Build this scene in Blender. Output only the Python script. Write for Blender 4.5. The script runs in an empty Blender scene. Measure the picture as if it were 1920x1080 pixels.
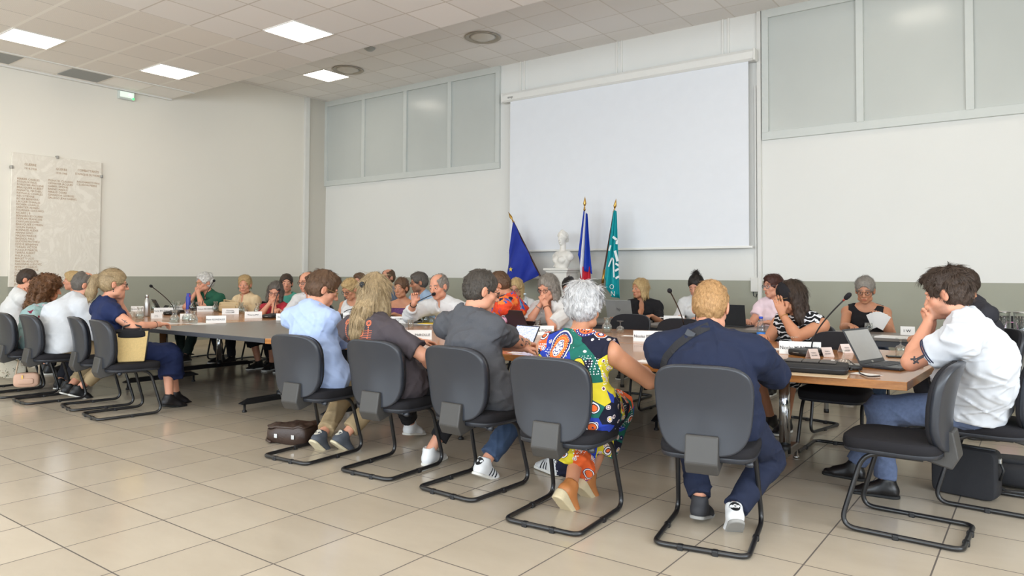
import bpy, bmesh, math, random
import numpy as np
from mathutils import Vector, Matrix
from mathutils.bvhtree import BVHTree
PI = math.pi
rng = np.random.RandomState(7)
random.seed(7)
SC = bpy.context.scene
COL = SC.collection

# ------------------------------------------------------------------ camera
T = 0.47                                   # floor tile, metres
F_PX, CY = 1354.0, 472.763                 # focal length and principal row for a 1920x1080 frame
YAW, PITCH, ROLL = math.radians(-36.3297), math.radians(1.74290), math.radians(0.29914)
H = 2.733833 * T
OX, OY = -10.86633 * T, 4.21815 * T        # a floor-tile corner
_fw = np.array([math.sin(YAW)*math.cos(PITCH), math.cos(YAW)*math.cos(PITCH), math.sin(PITCH)])
_rt = np.array([math.cos(YAW), -math.sin(YAW), 0.0]); _up = np.cross(_rt, _fw)
_c, _s = math.cos(ROLL), math.sin(ROLL)
_rt, _up = _c*_rt + _s*_up, -_s*_rt + _c*_up
CAM_R = np.stack([_rt, _up, _fw])
cam_d = bpy.data.cameras.new('camera'); cam = bpy.data.objects.new('camera', cam_d); COL.objects.link(cam)
cam_d.sensor_width = 36.0; cam_d.lens = 36.0*F_PX/1920.0; cam_d.shift_y = -(540.0-CY)/1920.0
cam_d.clip_end = 200
mw = Matrix.Identity(4)
for i in range(3):
    mw[i][0], mw[i][1], mw[i][2] = _rt[i], _up[i], -_fw[i]
mw[2][3] = H
cam.matrix_world = mw
SC.camera = cam

def ray(x, y):
    return CAM_R.T @ np.array([(x-960.0)/F_PX, -(y-CY)/F_PX, 1.0])
def P(x, y, z=0.73):                       # the point at height z seen at a pixel
    d = ray(x, y); p = d*((z-H)/d[2]); return np.array([p[0], p[1], z])
def atY(x, y, Y):
    d = ray(x, y); p = d*(Y/d[1]); return p + np.array([0, 0, H])
def atX(x, y, X):
    d = ray(x, y); p = d*(X/d[0]); return p + np.array([0, 0, H])
def atD(x, y, d):
    return ray(x, y)*d + np.array([0, 0, H])

# ------------------------------------------------------------------ room size, light, exposure
XL, YB = -12.07, 9.805                     # left and back wall
XR, YR = 4.2, -5.2                         # right and rear wall (behind the camera)
ZR, ZD = 4.86, 4.26                        # raised and dropped ceiling
YE = 6.45                                  # edge of the dropped ceiling
SC.view_settings.view_transform = 'Standard'
SC.view_settings.look = 'None'
SC.view_settings.gamma = 1.0
SC.view_settings.use_curve_mapping = False
SC.view_settings.exposure = 0.26
SC.cycles.use_denoising = True
SC.cycles.max_bounces = 6
SC.cycles.diffuse_bounces = 4
SC.cycles.glossy_bounces = 3
SC.cycles.transmission_bounces = 6
SC.cycles.transparent_max_bounces = 28
SC.cycles.caustics_reflective = False
SC.cycles.caustics_refractive = False
SC.cycles.sample_clamp_indirect = 4.0
W = bpy.data.worlds.new('sky'); SC.world = W; W.use_nodes = True
W.node_tree.nodes['Background'].inputs[0].default_value = (0.80, 0.90, 1.0, 1)
W.node_tree.nodes['Background'].inputs[1].default_value = 1.0
DAY = 1.2
def window_light(name, loc, rot, sx, sy, power, col):
    l = bpy.data.lights.new(name, 'AREA'); l.shape = 'RECTANGLE'; l.size = sx; l.size_y = sy
    l.energy = power; l.color = col
    o = bpy.data.objects.new(name, l); o.location = loc; o.rotation_euler = rot; COL.objects.link(o); return o
# daylight entering by the glazed bays in the rear wall and the right wall
REAR_WINDOWS = [(-10.2, -6.6), (-5.4, -1.8), (-0.6, 3.0)]
RIGHT_WINDOWS = [(-3.6, -0.4), (0.8, 4.0)]
WZ = (0.9, 3.1)
for a, b in REAR_WINDOWS:
    window_light('daylight', ((a+b)/2, YR+0.02, sum(WZ)/2), (PI/2, 0, 0), b-a, WZ[1]-WZ[0], 185*DAY, (0.78, 0.89, 1.0))
for a, b in RIGHT_WINDOWS:
    window_light('daylight', (XR-0.02, (a+b)/2, sum(WZ)/2), (0, PI/2, 0), WZ[1]-WZ[0], b-a, 150*DAY, (0.82, 0.91, 1.0))
LAMP = 6.6                                 # emission of the ceiling panels

# ------------------------------------------------------------------ materials
def s2l(c):
    return tuple(((x/255.0)/12.92 if x/255.0 <= 0.04045 else ((x/255.0+0.055)/1.055)**2.4) for x in c)
class NT:
    def __init__(s, m): s.t = m.node_tree; s.b = s.t.nodes['Principled BSDF']
    def n(s, kind, **kw):
        x = s.t.nodes.new(kind)
        for k, v in kw.items(): setattr(x, k, v)
        return x
    def l(s, a, b): s.t.links.new(a, b)
    def math(s, op, a, b=None, c=None):
        x = s.n('ShaderNodeMath', operation=op)
        for i, v in enumerate((a, b, c)):
            if v is None: continue
            if hasattr(v, 'is_linked'): s.l(v, x.inputs[i])
            else: x.inputs[i].default_value = v
        return x.outputs[0]
    def mix(s, f, a, b):
        x = s.n('ShaderNodeMix', data_type='RGBA')
        for i, v in ((0, f), (6, a), (7, b)):
            if hasattr(v, 'is_linked'): s.l(v, x.inputs[i])
            elif i == 0: x.inputs[0].default_value = v
            else: x.inputs[i].default_value = tuple(v)[:3] + (1,)
        return x.outputs[2]
    def coord(s, kind='Object', scale=None):
        o = s.n('ShaderNodeTexCoord').outputs[kind]
        if scale is not None:
            m = s.n('ShaderNodeMapping'); s.l(o, m.inputs[0]); m.inputs['Scale'].default_value = scale; o = m.outputs[0]
        return o
    def noise(s, scale, vec=None, detail=3.0, rough=0.5):
        x = s.n('ShaderNodeTexNoise'); x.inputs['Scale'].default_value = scale
        x.inputs['Detail'].default_value = detail; x.inputs['Roughness'].default_value = rough
        if vec is not None: s.l(vec, x.inputs['Vector'])
        return x.outputs[0]
    def ramp(s, f, stops, mode='LINEAR'):
        x = s.n('ShaderNodeValToRGB'); r = x.color_ramp; r.interpolation = mode
        while len(r.elements) < len(stops): r.elements.new(0.5)
        for e, (p, c) in zip(r.elements, stops):
            e.position = p; e.color = tuple(c)[:3] + (1,)
        s.l(f, x.inputs[0]); return x.outputs[0]
    def bump(s, h, strength=0.3, dist=0.01):
        x = s.n('ShaderNodeBump'); x.inputs['Strength'].default_value = strength; x.inputs['Distance'].default_value = dist
        s.l(h, x.inputs['Height']); s.l(x.outputs[0], s.b.inputs['Normal'])
_mats = {}
def mat(name, col, rough=0.6, metal=0.0, spec=0.5, var=0.06, vscale=8.0, bump=0.0, bscale=200.0, trans=0.0, emit=0.0, ior=None, sss=0.0, stretch=None, coat=0.0):
    key = (name, tuple(col), rough)
    if key in _mats: return _mats[key]
    m = bpy.data.materials.new(name); m.use_nodes = True; nt = NT(m); b = nt.b
    c = s2l(col)
    co = nt.coord('Object', stretch) if stretch else nt.coord('Object')
    if var > 0:
        f = nt.noise(vscale, co)
        nt.l(nt.mix(f, [x*(1-var*2) for x in c], [min(1, x*(1+var*2)) for x in c]), b.inputs['Base Color'])
    else: b.inputs['Base Color'].default_value = c + (1,)
    b.inputs['Roughness'].default_value = rough; b.inputs['Metallic'].default_value = metal
    b.inputs['Specular IOR Level'].default_value = spec
    if coat: b.inputs['Coat Weight'].default_value = coat; b.inputs['Coat Roughness'].default_value = 0.08
    if trans: b.inputs['Transmission Weight'].default_value = trans
    if ior: b.inputs['IOR'].default_value = ior
    if emit: b.inputs['Emission Color'].default_value = c + (1,); b.inputs['Emission Strength'].default_value = emit
    if sss: b.inputs['Subsurface Weight'].default_value = sss; b.inputs['Subsurface Radius'].default_value = (0.02, 0.008, 0.004); b.inputs['Subsurface Scale'].default_value = 0.5
    if bump: nt.bump(nt.noise(bscale, co, 2.0), bump, 0.003)
    _mats[key] = m; return m
def clear_glass(name, tint=(255, 255, 255), mixf=0.80):
    """thin clear glass: mostly see-through with a sharp reflection"""
    m = bpy.data.materials.new(name); m.use_nodes = True; t = m.node_tree
    out = t.nodes['Material Output']; t.nodes.remove(t.nodes['Principled BSDF'])
    tr = t.nodes.new('ShaderNodeBsdfTransparent'); tr.inputs[0].default_value = s2l(tint) + (1,)
    gl = t.nodes.new('ShaderNodeBsdfGlossy'); gl.inputs['Roughness'].default_value = 0.03
    lw = t.nodes.new('ShaderNodeLayerWeight'); lw.inputs[0].default_value = 0.35
    mp = t.nodes.new('ShaderNodeMapRange'); mp.inputs[3].default_value = (1-mixf)*.16; mp.inputs[4].default_value = 0.62
    mx = t.nodes.new('ShaderNodeMixShader')
    t.links.new(lw.outputs['Facing'], mp.inputs[0]); t.links.new(mp.outputs[0], mx.inputs[0])
    t.links.new(tr.outputs[0], mx.inputs[1]); t.links.new(gl.outputs[0], mx.inputs[2]); t.links.new(mx.outputs[0], out.inputs[0])
    return m

# ------------------------------------------------------------------ object helpers
def tag(o, label=None, cat=None, group=None, kind=None):
    if label: o['label'] = label
    if cat: o['category'] = cat
    if group: o['group'] = group
    if kind: o['kind'] = kind
    return o
def empty(name, loc, rz=0.0, label=None, cat=None, group=None):
    o = bpy.data.objects.new(name, None); COL.objects.link(o); o.empty_display_size = 0.1
    o.location = loc; o.rotation_euler = (0, 0, rz); return tag(o, label, cat, group)
def link(name, me, mats, parent=None, loc=None, rz=None):
    o = bpy.data.objects.new(name, me); COL.objects.link(o)
    for m in (mats if isinstance(mats, (list, tuple)) else [mats]):
        if m is not None: me.materials.append(m)
    if parent is not None: o.parent = parent
    if loc is not None: o.location = loc
    if rz is not None: o.rotation_euler = (0, 0, rz)
    return o
def copy_tree(o, parent=None):
    c = o.copy(); COL.objects.link(c)
    if parent is not None: c.parent = parent; c.matrix_parent_inverse = o.matrix_parent_inverse
    for ch in list(o.children): copy_tree(ch, c)
    return c
class MB:
    """collects shapes into one mesh"""
    def __init__(s): s.v = []; s.f = []; s.m = []; s.sm = []
    def add(s, v, f, mi=0, smooth=False):
        o = len(s.v); s.v += [tuple(map(float, p)) for p in v]; s.f += [tuple(i+o for i in q) for q in f]
        s.m += [mi]*len(f); s.sm += [smooth]*len(f); return s
    def box(s, c, d, rz=0.0, mi=0, R=None, bev=0.0):
        hx, hy, hz = d[0]/2, d[1]/2, d[2]/2
        if bev > 0:
            b = min(bev, hx*.95, hy*.95, hz*.95); v = []; f = []
            # chamfered box: three rings per corner axis
            bm = bmesh.new(); bmesh.ops.create_cube(bm, size=1.0)
            for q in bm.verts: q.co = Vector((q.co.x*2*hx, q.co.y*2*hy, q.co.z*2*hz))
            bmesh.ops.bevel(bm, geom=list(bm.edges), offset=b, segments=2, profile=0.5, affect='EDGES')
            bm.verts.index_update(); v = [tuple(q.co) for q in bm.verts]; f = [tuple(q.index for q in g.verts) for g in bm.faces]; bm.free()
        else:
            v = [(x, y, z) for x in (-hx, hx) for y in (-hy, hy) for z in (-hz, hz)]
            f = [(0, 1, 3, 2), (4, 6, 7, 5), (0, 4, 5, 1), (2, 3, 7, 6), (0, 2, 6, 4), (1, 5, 7, 3)]
        M = np.array(R) if R is not None else rotz(rz)
        v = (M @ np.array(v).T).T + np.array(c)
        return s.add(v, f, mi)
    def tube(s, pts, r, seg=10, mi=0, closed=False, caps=True):
        pts = [np.array(p, float) for p in pts]; n = len(pts)
        rs = r if isinstance(r, (list, tuple)) else [r]*n
        tang = []
        for i in range(n):
            a = pts[i-1] if (i > 0 or closed) else pts[i]; b = pts[(i+1) % n] if (i < n-1 or closed) else pts[i]
            d = b-a; tang.append(d/(np.linalg.norm(d)+1e-12))
        u = np.cross(tang[0], [0, 0, 1.0])
        if np.linalg.norm(u) < 1e-3: u = np.cross(tang[0], [1.0, 0, 0])
        u /= np.linalg.norm(u); v = []
        for i in range(n):
            u = u - tang[i]*np.dot(u, tang[i]); u /= (np.linalg.norm(u)+1e-12); w = np.cross(tang[i], u)
            for k in range(seg):
                a = 2*PI*k/seg; v.append(pts[i] + rs[i]*(math.cos(a)*u + math.sin(a)*w))
        f = []
        for i in range(n if closed else n-1):
            j = (i+1) % n
            for k in range(seg):
                k2 = (k+1) % seg; f.append((i*seg+k, i*seg+k2, j*seg+k2, j*seg+k))
        if caps and not closed:
            f.append(tuple(range(seg-1, -1, -1))); f.append(tuple((n-1)*seg+k for k in range(seg)))
        return s.add(v, f, mi, True)
    def lathe(s, prof, c=(0, 0, 0), seg=20, mi=0, R=None):
        v = []; f = []; n = len(prof)
        for (r, z) in prof:
            for k in range(seg):
                a = 2*PI*k/seg; v.append((r*math.cos(a), r*math.sin(a), z))
        for i in range(n-1):
            for k in range(seg):
                k2 = (k+1) % seg; f.append((i*seg+k, i*seg+k2, (i+1)*seg+k2, (i+1)*seg+k))
        if prof[0][0] > 1e-4: f.append(tuple(range(seg-1, -1, -1)))
        if prof[-1][0] > 1e-4: f.append(tuple((n-1)*seg+k for k in range(seg)))
        v = np.array(v)
        if R is not None: v = (np.array(R) @ v.T).T
        return s.add(v + np.array(c), f, mi, True)
    def ball(s, c, r, seg=12, mi=0, R=None):
        r = np.array(r if isinstance(r, (list, tuple, np.ndarray)) else [r]*3, float); n = max(4, seg//2); v = []; f = []
        for i in range(1, n):
            t = PI*i/n
            for k in range(seg):
                a = 2*PI*k/seg; v.append((math.sin(t)*math.cos(a), math.sin(t)*math.sin(a), math.cos(t)))
        top = len(v); v.append((0, 0, 1)); v.append((0, 0, -1))
        for i in range(n-2):
            for k in range(seg):
                k2 = (k+1) % seg; f.append((i*seg+k, (i+1)*seg+k, (i+1)*seg+k2, i*seg+k2))
        for k in range(seg):
            k2 = (k+1) % seg; f.append((top, k, k2)); f.append((top+1, (n-2)*seg+k2, (n-2)*seg+k))
        v = np.array(v)*r
        if R is not None: v = (np.array(R) @ v.T).T
        return s.add(v + np.array(c), f, mi, True)
    def prism(s, poly, z0, z1, mi=0):
        n = len(poly); v = [(x, y, z0) for x, y in poly] + [(x, y, z1) for x, y in poly]
        f = [tuple(range(n-1, -1, -1)), tuple(range(n, 2*n))] + [(i, (i+1) % n, n+(i+1) % n, n+i) for i in range(n)]
        return s.add(v, f, mi)
    def pillow(s, a, b, th, c=(0, 0, 0), R=None, p=4.0, q=3.0, seg=40, mi=0, warp=None, edge=0.25, half=False):
        """superellipse plate with domed faces: half sizes a, b, thickness th; normal is local z"""
        rings = [0.02, 0.3, 0.55, 0.75, 0.88, 0.95, 0.985, 1.0]
        def out(t, sc):
            ct, st = math.cos(t), math.sin(t)
            return (sc*a*math.copysign(abs(ct)**(2/p), ct), sc*b*math.copysign(abs(st)**(2/p), st))
        v = []; f = []
        seq = [(r, 1) for r in rings] + [(r, -1) for r in reversed(rings[:-1])]
        if half: seq = [(r, 1) for r in rings] + [(0.985, -1), (0.6, -1), (0.02, -1)]
        for (r, sg) in seq:
            prof = edge + (1-edge)*max(0.0, 1-r**q)**(1/q) if r < 1 else 0.0
            z = sg*th/2*prof
            for k in range(seg):
                x, y = out(2*PI*k/seg, r); v.append((x, y, z))
        m = len(seq)
        for i in range(m-1):
            for k in range(seg):
                k2 = (k+1) % seg; f.append((i*seg+k2, i*seg+k, (i+1)*seg+k, (i+1)*seg+k2))
        f.append(tuple(range(seg))); f.append(tuple((m-1)*seg+k for k in range(seg-1, -1, -1)))
        v = np.array(v)
        if warp is not None: v = warp(v)
        if R is not None: v = (np.array(R) @ v.T).T
        return s.add(v + np.array(c), f, mi, True)
    def mesh(s, name='mesh'):
        me = bpy.data.meshes.new(name); me.from_pydata(s.v, [], s.f); me.polygons.foreach_set('material_index', s.m)
        me.polygons.foreach_set('use_smooth', s.sm); me.update(); return me
    def build(s, name, mats, parent=None, loc=None, rz=None):
        me = s.mesh(name)
        return link(name, me, mats, parent, loc, rz)
def rotz(a):
    c, s = math.cos(a), math.sin(a); return np.array([[c, -s, 0], [s, c, 0], [0, 0, 1.0]])
def rotx(a):
    c, s = math.cos(a), math.sin(a); return np.array([[1.0, 0, 0], [0, c, -s], [0, s, c]])
def roty(a):
    c, s = math.cos(a), math.sin(a); return np.array([[c, 0, s], [0, 1.0, 0], [-s, 0, c]])
def unit(v): v = np.array(v, float); return v/(np.linalg.norm(v)+1e-12)
def fillet(pts, r, n=6):
    """polyline with rounded corners"""
    pts = [np.array(p, float) for p in pts]; out = [pts[0]]
    for i in range(1, len(pts)-1):
        a, b, c = pts[i-1], pts[i], pts[i+1]; d1 = unit(a-b); d2 = unit(c-b)
        rr = min(r, np.linalg.norm(a-b)*.49, np.linalg.norm(c-b)*.49)
        p0, p1 = b+d1*rr, b+d2*rr
        for k in range(n+1):
            t = k/n; out.append((1-t)**2*p0 + 2*t*(1-t)*b + t*t*p1)
    out.append(pts[-1]); return out
def text_mesh(txt, size, align='CENTER', extrude=0.0, bold=0.0):
    cu = bpy.data.curves.new('lettering', 'FONT'); cu.body = txt; cu.size = size; cu.align_x = align; cu.align_y = 'CENTER'
    cu.extrude = extrude; cu.resolution_u = 2; cu.offset = size*bold
    o = bpy.data.objects.new('lettering', cu); me = bpy.data.meshes.new_from_object(o)
    v = np.array([tuple(p.co) for p in me.vertices]).reshape(-1, 3); f = [tuple(p.vertices) for p in me.polygons]
    bpy.data.objects.remove(o); bpy.data.curves.remove(cu); bpy.data.meshes.remove(me)
    return v, f
# ------------------------------------------------------------------ shared materials
MATS = {}
MATS['eye_white'] = mat('eye_white', (226, 220, 214), 0.25, var=0)
MATS['iris'] = mat('iris', (70, 54, 42), 0.2, var=0)
MATS['pupil'] = mat('pupil', (12, 10, 10), 0.15, var=0)
MATS['lens'] = clear_glass('lens', mixf=0.86)
MATS['glass'] = clear_glass('clear_glass', (250, 252, 251), 0.74)
MATS['water'] = clear_glass('water', (240, 246, 246), 0.80)
MATS['pet'] = clear_glass('clear_plastic', (240, 246, 250), 0.72)
MATS['black_frame'] = mat('black_acetate', (20, 19, 20), 0.3, var=0)
MATS['gold_frame'] = mat('gold_wire', (180, 150, 100), 0.3, metal=0.8, var=0)
MATS['paper'] = mat('paper', (236, 234, 232), 0.7, var=0.02)
MATS['ink'] = mat('ink', (38, 38, 46), 0.8, var=0)
MATS['black'] = mat('black_plastic', (24, 24, 26), 0.45, var=0.03)
MATS['darkfab'] = mat('charcoal_fabric', (36, 35, 38), 0.9, spec=0.2, bump=0.3, bscale=900)
MATS['shell'] = mat('grey_plastic_shell', (46, 49, 56), 0.33, spec=0.5, var=0.02, bump=0.05, bscale=900)
MATS['bracket'] = mat('grey_plastic_bracket', (62, 60, 58), 0.5, var=0.03)
MATS['tube'] = mat('black_enamelled_tube', (26, 26, 28), 0.30, spec=0.6, var=0.03)
MATS['chrome'] = mat('chrome', (205, 208, 212), 0.12, metal=1.0, var=0)
MATS['steel'] = mat('brushed_steel', (178, 176, 172), 0.3, metal=1.0, var=0.03)
MATS['gold'] = mat('brass', (190, 150, 80), 0.3, metal=1.0, var=0)
# ------------------------------------------------------------------ the room
def struct(name, mb, m, parent=None):
    o = mb.build(name, m, parent)
    if parent is None: o['kind'] = 'structure'
    return o
ZDA = 1.214
def plaster(name, col, var=0.02):
    m = bpy.data.materials.new(name); m.use_nodes = True; nt = NT(m); c = s2l(col); co = nt.coord('Object')
    nt.l(nt.mix(nt.noise(1.3, co, 4), [x*(1-var) for x in c], [min(1, x*(1+var)) for x in c]), nt.b.inputs['Base Color'])
    nt.b.inputs['Roughness'].default_value = 0.75; nt.b.inputs['Specular IOR Level'].default_value = 0.3
    nt.bump(nt.noise(160, co, 3), 0.12, 0.004); return m
M_cream = plaster('cream_wall_paint', (233, 228, 217)); M_white = plaster('white_wall_paint', (232, 231, 226)); M_dado = plaster('sage_green_paint', (166, 166, 151), 0.03)
M_skirt = mat('beige_skirting_tile', (206, 192, 166), 0.4, var=0.05, vscale=3)
def wall(name, a, b, z1, upper, n, cut=()):
    """wall from a to b with a painted dado; n is the outward thickness direction"""
    a = np.array(a, float); b = np.array(b, float); L = np.linalg.norm(b-a); d = (b-a)/L; rz = math.atan2(d[1], d[0]); t = 0.15
    mb = MB(); xs = 0.0
    def seg(x0, x1, z0, z2, mi): 
        c = a + d*(x0+x1)/2 + np.array(n)*t/2; mb.box((c[0], c[1], (z0+z2)/2), (x1-x0, t, z2-z0), rz, mi)
    if not cut: seg(0, L, 0, ZDA, 1); seg(0, L, ZDA, z1, 0)
    else:
        seg(0, L, 0, cut[0][2], 1); seg(0, L, cut[0][3], z1, 0)
        for (x0, x1, w0, w1) in cut: seg(xs, x0, w0, w1, 0); xs = x1
        seg(xs, L, cut[0][2], cut[0][3], 0)
    return struct(name, mb, [upper, M_dado])
wall('wall_left', (XL, YR), (XL, YB), ZR+.1, M_cream, (-1, 0))
wall('wall_back', (XL-.15, YB), (XR+.15, YB), ZR+.1, M_white, (0, 1))
wall('wall_right', (XR, YR), (XR, YB), ZR+.1, M_cream, (1, 0), [(a-YR, b-YR, WZ[0], WZ[1]) for a, b in RIGHT_WINDOWS])
wall('wall_rear', (XL-.15, YR), (XR+.15, YR), ZR+.1, M_cream, (0, -1), [(a-XL+.15, b-XL+.15, WZ[0], WZ[1]) for a, b in REAR_WINDOWS])
M_alu = mat('white_window_frame', (225, 226, 226), 0.4, var=0.01)
k_ = 3
for a, b in REAR_WINDOWS:
    w = MB()
    for x in (a+.03, (a+b)/2, b-.03): w.box((x, YR-.06, sum(WZ)/2), (.06, .06, WZ[1]-WZ[0]))
    for z in (WZ[0]+.03, WZ[1]-.03): w.box(((a+b)/2, YR-.06, z), (b-a, .06, .06))
    struct(f'window_{k_}', w, M_alu); k_ += 1
for a, b in RIGHT_WINDOWS:
    w = MB()
    for y in (a+.03, (a+b)/2, b-.03): w.box((XR+.06, y, sum(WZ)/2), (.06, .06, WZ[1]-WZ[0]))
    for z in (WZ[0]+.03, WZ[1]-.03): w.box((XR+.06, (a+b)/2, z), (.06, b-a, .06))
    struct(f'window_{k_}', w, M_alu); k_ += 1
struct('baseboard_left', MB().box((XL+.006, (YR+YB)/2, .045), (.012, YB-YR, .09)), M_skirt)
struct('baseboard_back', MB().box(((XL+XR)/2, YB-.006, .045), (XR-XL, .012, .09)), M_skirt)
# floor tiles
def floor_mat():
    m = bpy.data.materials.new('beige_porcelain_tile'); m.use_nodes = True; nt = NT(m)
    sx = nt.n('ShaderNodeSeparateXYZ'); nt.l(nt.coord('Object'), sx.inputs[0])
    u = nt.math('DIVIDE', nt.math('SUBTRACT', sx.outputs[0], OX), T); v = nt.math('DIVIDE', nt.math('SUBTRACT', sx.outputs[1], OY), T)
    g = 0.0075
    def line(w):
        fr = nt.math('FRACT', nt.math('ADD', w, 100.0)); return nt.math('LESS_THAN', nt.math('MINIMUM', fr, nt.math('SUBTRACT', 1.0, fr)), g)
    grout = nt.math('MAXIMUM', line(u), line(v))
    cb = nt.n('ShaderNodeCombineXYZ'); nt.l(nt.math('FLOOR', u), cb.inputs[0]); nt.l(nt.math('FLOOR', v), cb.inputs[1])
    wn = nt.n('ShaderNodeTexWhiteNoise'); nt.l(cb.outputs[0], wn.inputs[0])
    big = nt.noise(1.6, nt.coord('Object', (1, 2.2, 1)), 5, 0.6)
    f = nt.math('ADD', nt.math('MULTIPLY', wn.outputs[0], 0.35), nt.math('MULTIPLY', big, 0.65))
    col = nt.mix(f, s2l((169, 157, 139)), s2l((198, 186, 168)))
    nt.l(nt.mix(grout, col, s2l((92, 84, 78))), nt.b.inputs['Base Color'])
    r = nt.math('ADD', 0.17, 0.0)
    nt.l(nt.math('MAXIMUM', r, nt.math('MULTIPLY', grout, 0.8)), nt.b.inputs['Roughness'])
    nt.b.inputs['Specular IOR Level'].default_value = 0.5
    nt.bump(nt.math('SUBTRACT', 1.0, grout), 0.25, 0.004)
    return m
struct('floor', MB().box(((XL+XR)/2, (YR+YB)/2, -.05), (XR-XL+.3, YB-YR+.3, .1)), floor_mat())
# ceilings
def ceil_mat(name, col, ox, oy, sx_=0.61, sy_=0.61, perf=False, line=(206, 200, 190), wl=0.016):
    m = bpy.data.materials.new(name); m.use_nodes = True; nt = NT(m)
    s = nt.n('ShaderNodeSeparateXYZ'); nt.l(nt.coord('Object'), s.inputs[0])
    u = nt.math('DIVIDE', nt.math('SUBTRACT', s.outputs[0], ox), sx_); v = nt.math('DIVIDE', nt.math('SUBTRACT', s.outputs[1], oy), sy_)
    def ln(w, g):
        fr = nt.math('FRACT', nt.math('ADD', w, 100.0)); return nt.math('LESS_THAN', nt.math('MINIMUM', fr, nt.math('SUBTRACT', 1.0, fr)), g)
    g1 = ln(u, wl*(0.5 if perf else 1)); g2 = ln(v, wl*(2.2 if perf else 1))
    cb = nt.n('ShaderNodeCombineXYZ'); nt.l(nt.math('FLOOR', u), cb.inputs[0]); nt.l(nt.math('FLOOR', v), cb.inputs[1])
    wn = nt.n('ShaderNodeTexWhiteNoise'); nt.l(cb.outputs[0], wn.inputs[0]); c = s2l(col)
    base = nt.mix(wn.outputs[0], [x*.94 for x in c], [min(1, x*1.04) for x in c])
    if perf:
        a = nt.math('MULTIPLY', nt.math('SINE', nt.math('MULTIPLY', s.outputs[0], 2*PI/0.026)), nt.math('SINE', nt.math('MULTIPLY', s.outputs[1], 2*PI/0.026)))
        base = nt.mix(nt.math('GREATER_THAN', nt.math('ABSOLUTE', a), 0.52), base, [x*.74 for x in c])
        base = nt.mix(nt.math('MULTIPLY', ln(u, .010), nt.math('SUBTRACT', 1.0, g2)), base, [x*.60 for x in c]); g1 = nt.math('MULTIPLY', g1, 0.0)
    nt.l(nt.mix(nt.math('MAXIMUM', g1, g2), base, s2l(line)), nt.b.inputs['Base Color'])
    nt.b.inputs['Roughness'].default_value = 0.85; nt.b.inputs['Specular IOR Level'].default_value = 0.2
    nt.bump(nt.noise(300, nt.coord('Object'), 2), 0.12, 0.003); return m
M_ct = ceil_mat('white_ceiling_tile', (246, 241, 236), -7.05, 8.14, line=(226, 219, 210))
M_ct2 = ceil_mat('plain_ceiling_tile', (246, 241, 236), -7.06, 5.86-.61*3, line=(218, 210, 200))
M_cp = ceil_mat('perforated_ceiling_tile', (248, 241, 232), -8.25, 4.02, perf=True, line=(246, 241, 232), wl=0.016)
M_cs = ceil_mat('strip_ceiling_tile', (250, 246, 240), -11.31, 4.0, line=(238, 233, 224), wl=.03)
struct('ceiling', MB().box(((XL+XR)/2, (YE+YB)/2, ZR+.05), (XR-XL+.3, YB-YE+.3, .1)), M_ct)
dc = MB(); dc.box(((-8.25+XR)/2, (YR+YE)/2, (ZD+ZR)/2), (XR+8.25, YE-YR, ZR-ZD), mi=0); dc.box(((-8.25-11.31)/2, (YR+YE)/2, (ZD+ZR)/2), (11.31-8.25, YE-YR, ZR-ZD), mi=1)
dc.box(((-11.31+XL)/2, (YR+YE)/2, (ZD+ZR)/2), (-11.31-XL, YE-YR, ZR-ZD), mi=2)
struct('ceiling_dropped', dc, [M_ct2, M_cp, M_cs])
M_vent = mat('grey_return_grille', (150, 152, 150), 0.6, var=0.05, vscale=60)
first = None
for i, y in enumerate((-.6, 1.2, 2.4+.61*0, 3.7, 4.9)):
    o = MB().box((0, 0, 0), (.56, .57, .012), bev=.004).build('ceiling_grille', M_vent) if first is None else first.copy()
    if first is None: first = o
    else: COL.objects.link(o)
    o.location = (-11.62, y, ZD-.004)
    tag(o, ['grey ceiling grille farthest from the exit sign', 'grey ceiling grille out of view behind the camera side', 'grey ceiling grille beyond the frame edge', 'grey square ceiling grille cut by the photo edge',
            'grey square ceiling grille between white tiles above the marble plaque'][i], 'ceiling grille', 'grey grilles along the left ceiling strip')
M_lampf = mat('lamp_frame', (225, 222, 216), 0.5, var=0)
M_lamp = mat('lit_diffuser', (255, 246, 231), 0.5, var=0, emit=LAMP)
fr = MB()
for s in (1, -1): fr.box((s*.295, 0, -.006), (.012, .60, .012)); fr.box((0, s*.295, -.006), (.60, .012, .012))
fme = fr.mesh('frame'); dme = MB().box((0, 0, -.003), (.578, .578, .006)).mesh('diffuser')
lampn = 0
seen = {(0, 0): 'lit square ceiling panel among perforated tiles, cut by the photo edge', (0, 1): 'lit square ceiling panel among perforated tiles above the exit sign', (1, 1): 'lit square ceiling panel among plain tiles near the ceiling step'}
def lamp(x, y, z, label):
    t = empty('ceiling_light', (x, y, z), 0, label, 'ceiling light', 'lit square ceiling panels')
    link('frame', fme, [] if fme.materials else M_lampf, t); link('diffuser', dme, [] if dme.materials else M_lamp, t)
for i, x in enumerate((-10.38, -7.36, -4.34, -1.32, 1.70)):
    for j, y in enumerate((3.71, 5.54, 1.88, 0.05, -1.78, -3.61)):
        if j == 0 and i == 1: pass
        lamp(x, y, ZD, seen.get((i, j), 'lit square ceiling panel out of view over the camera side of the room'))
lamp(-10.40, 8.44, ZR, 'lit square ceiling panel on the raised ceiling beside a round diffuser')
for x in (-1.3, 1.7): lamp(x, 8.44, ZR, 'lit square ceiling panel out of view over the right end of the back wall')
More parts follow.
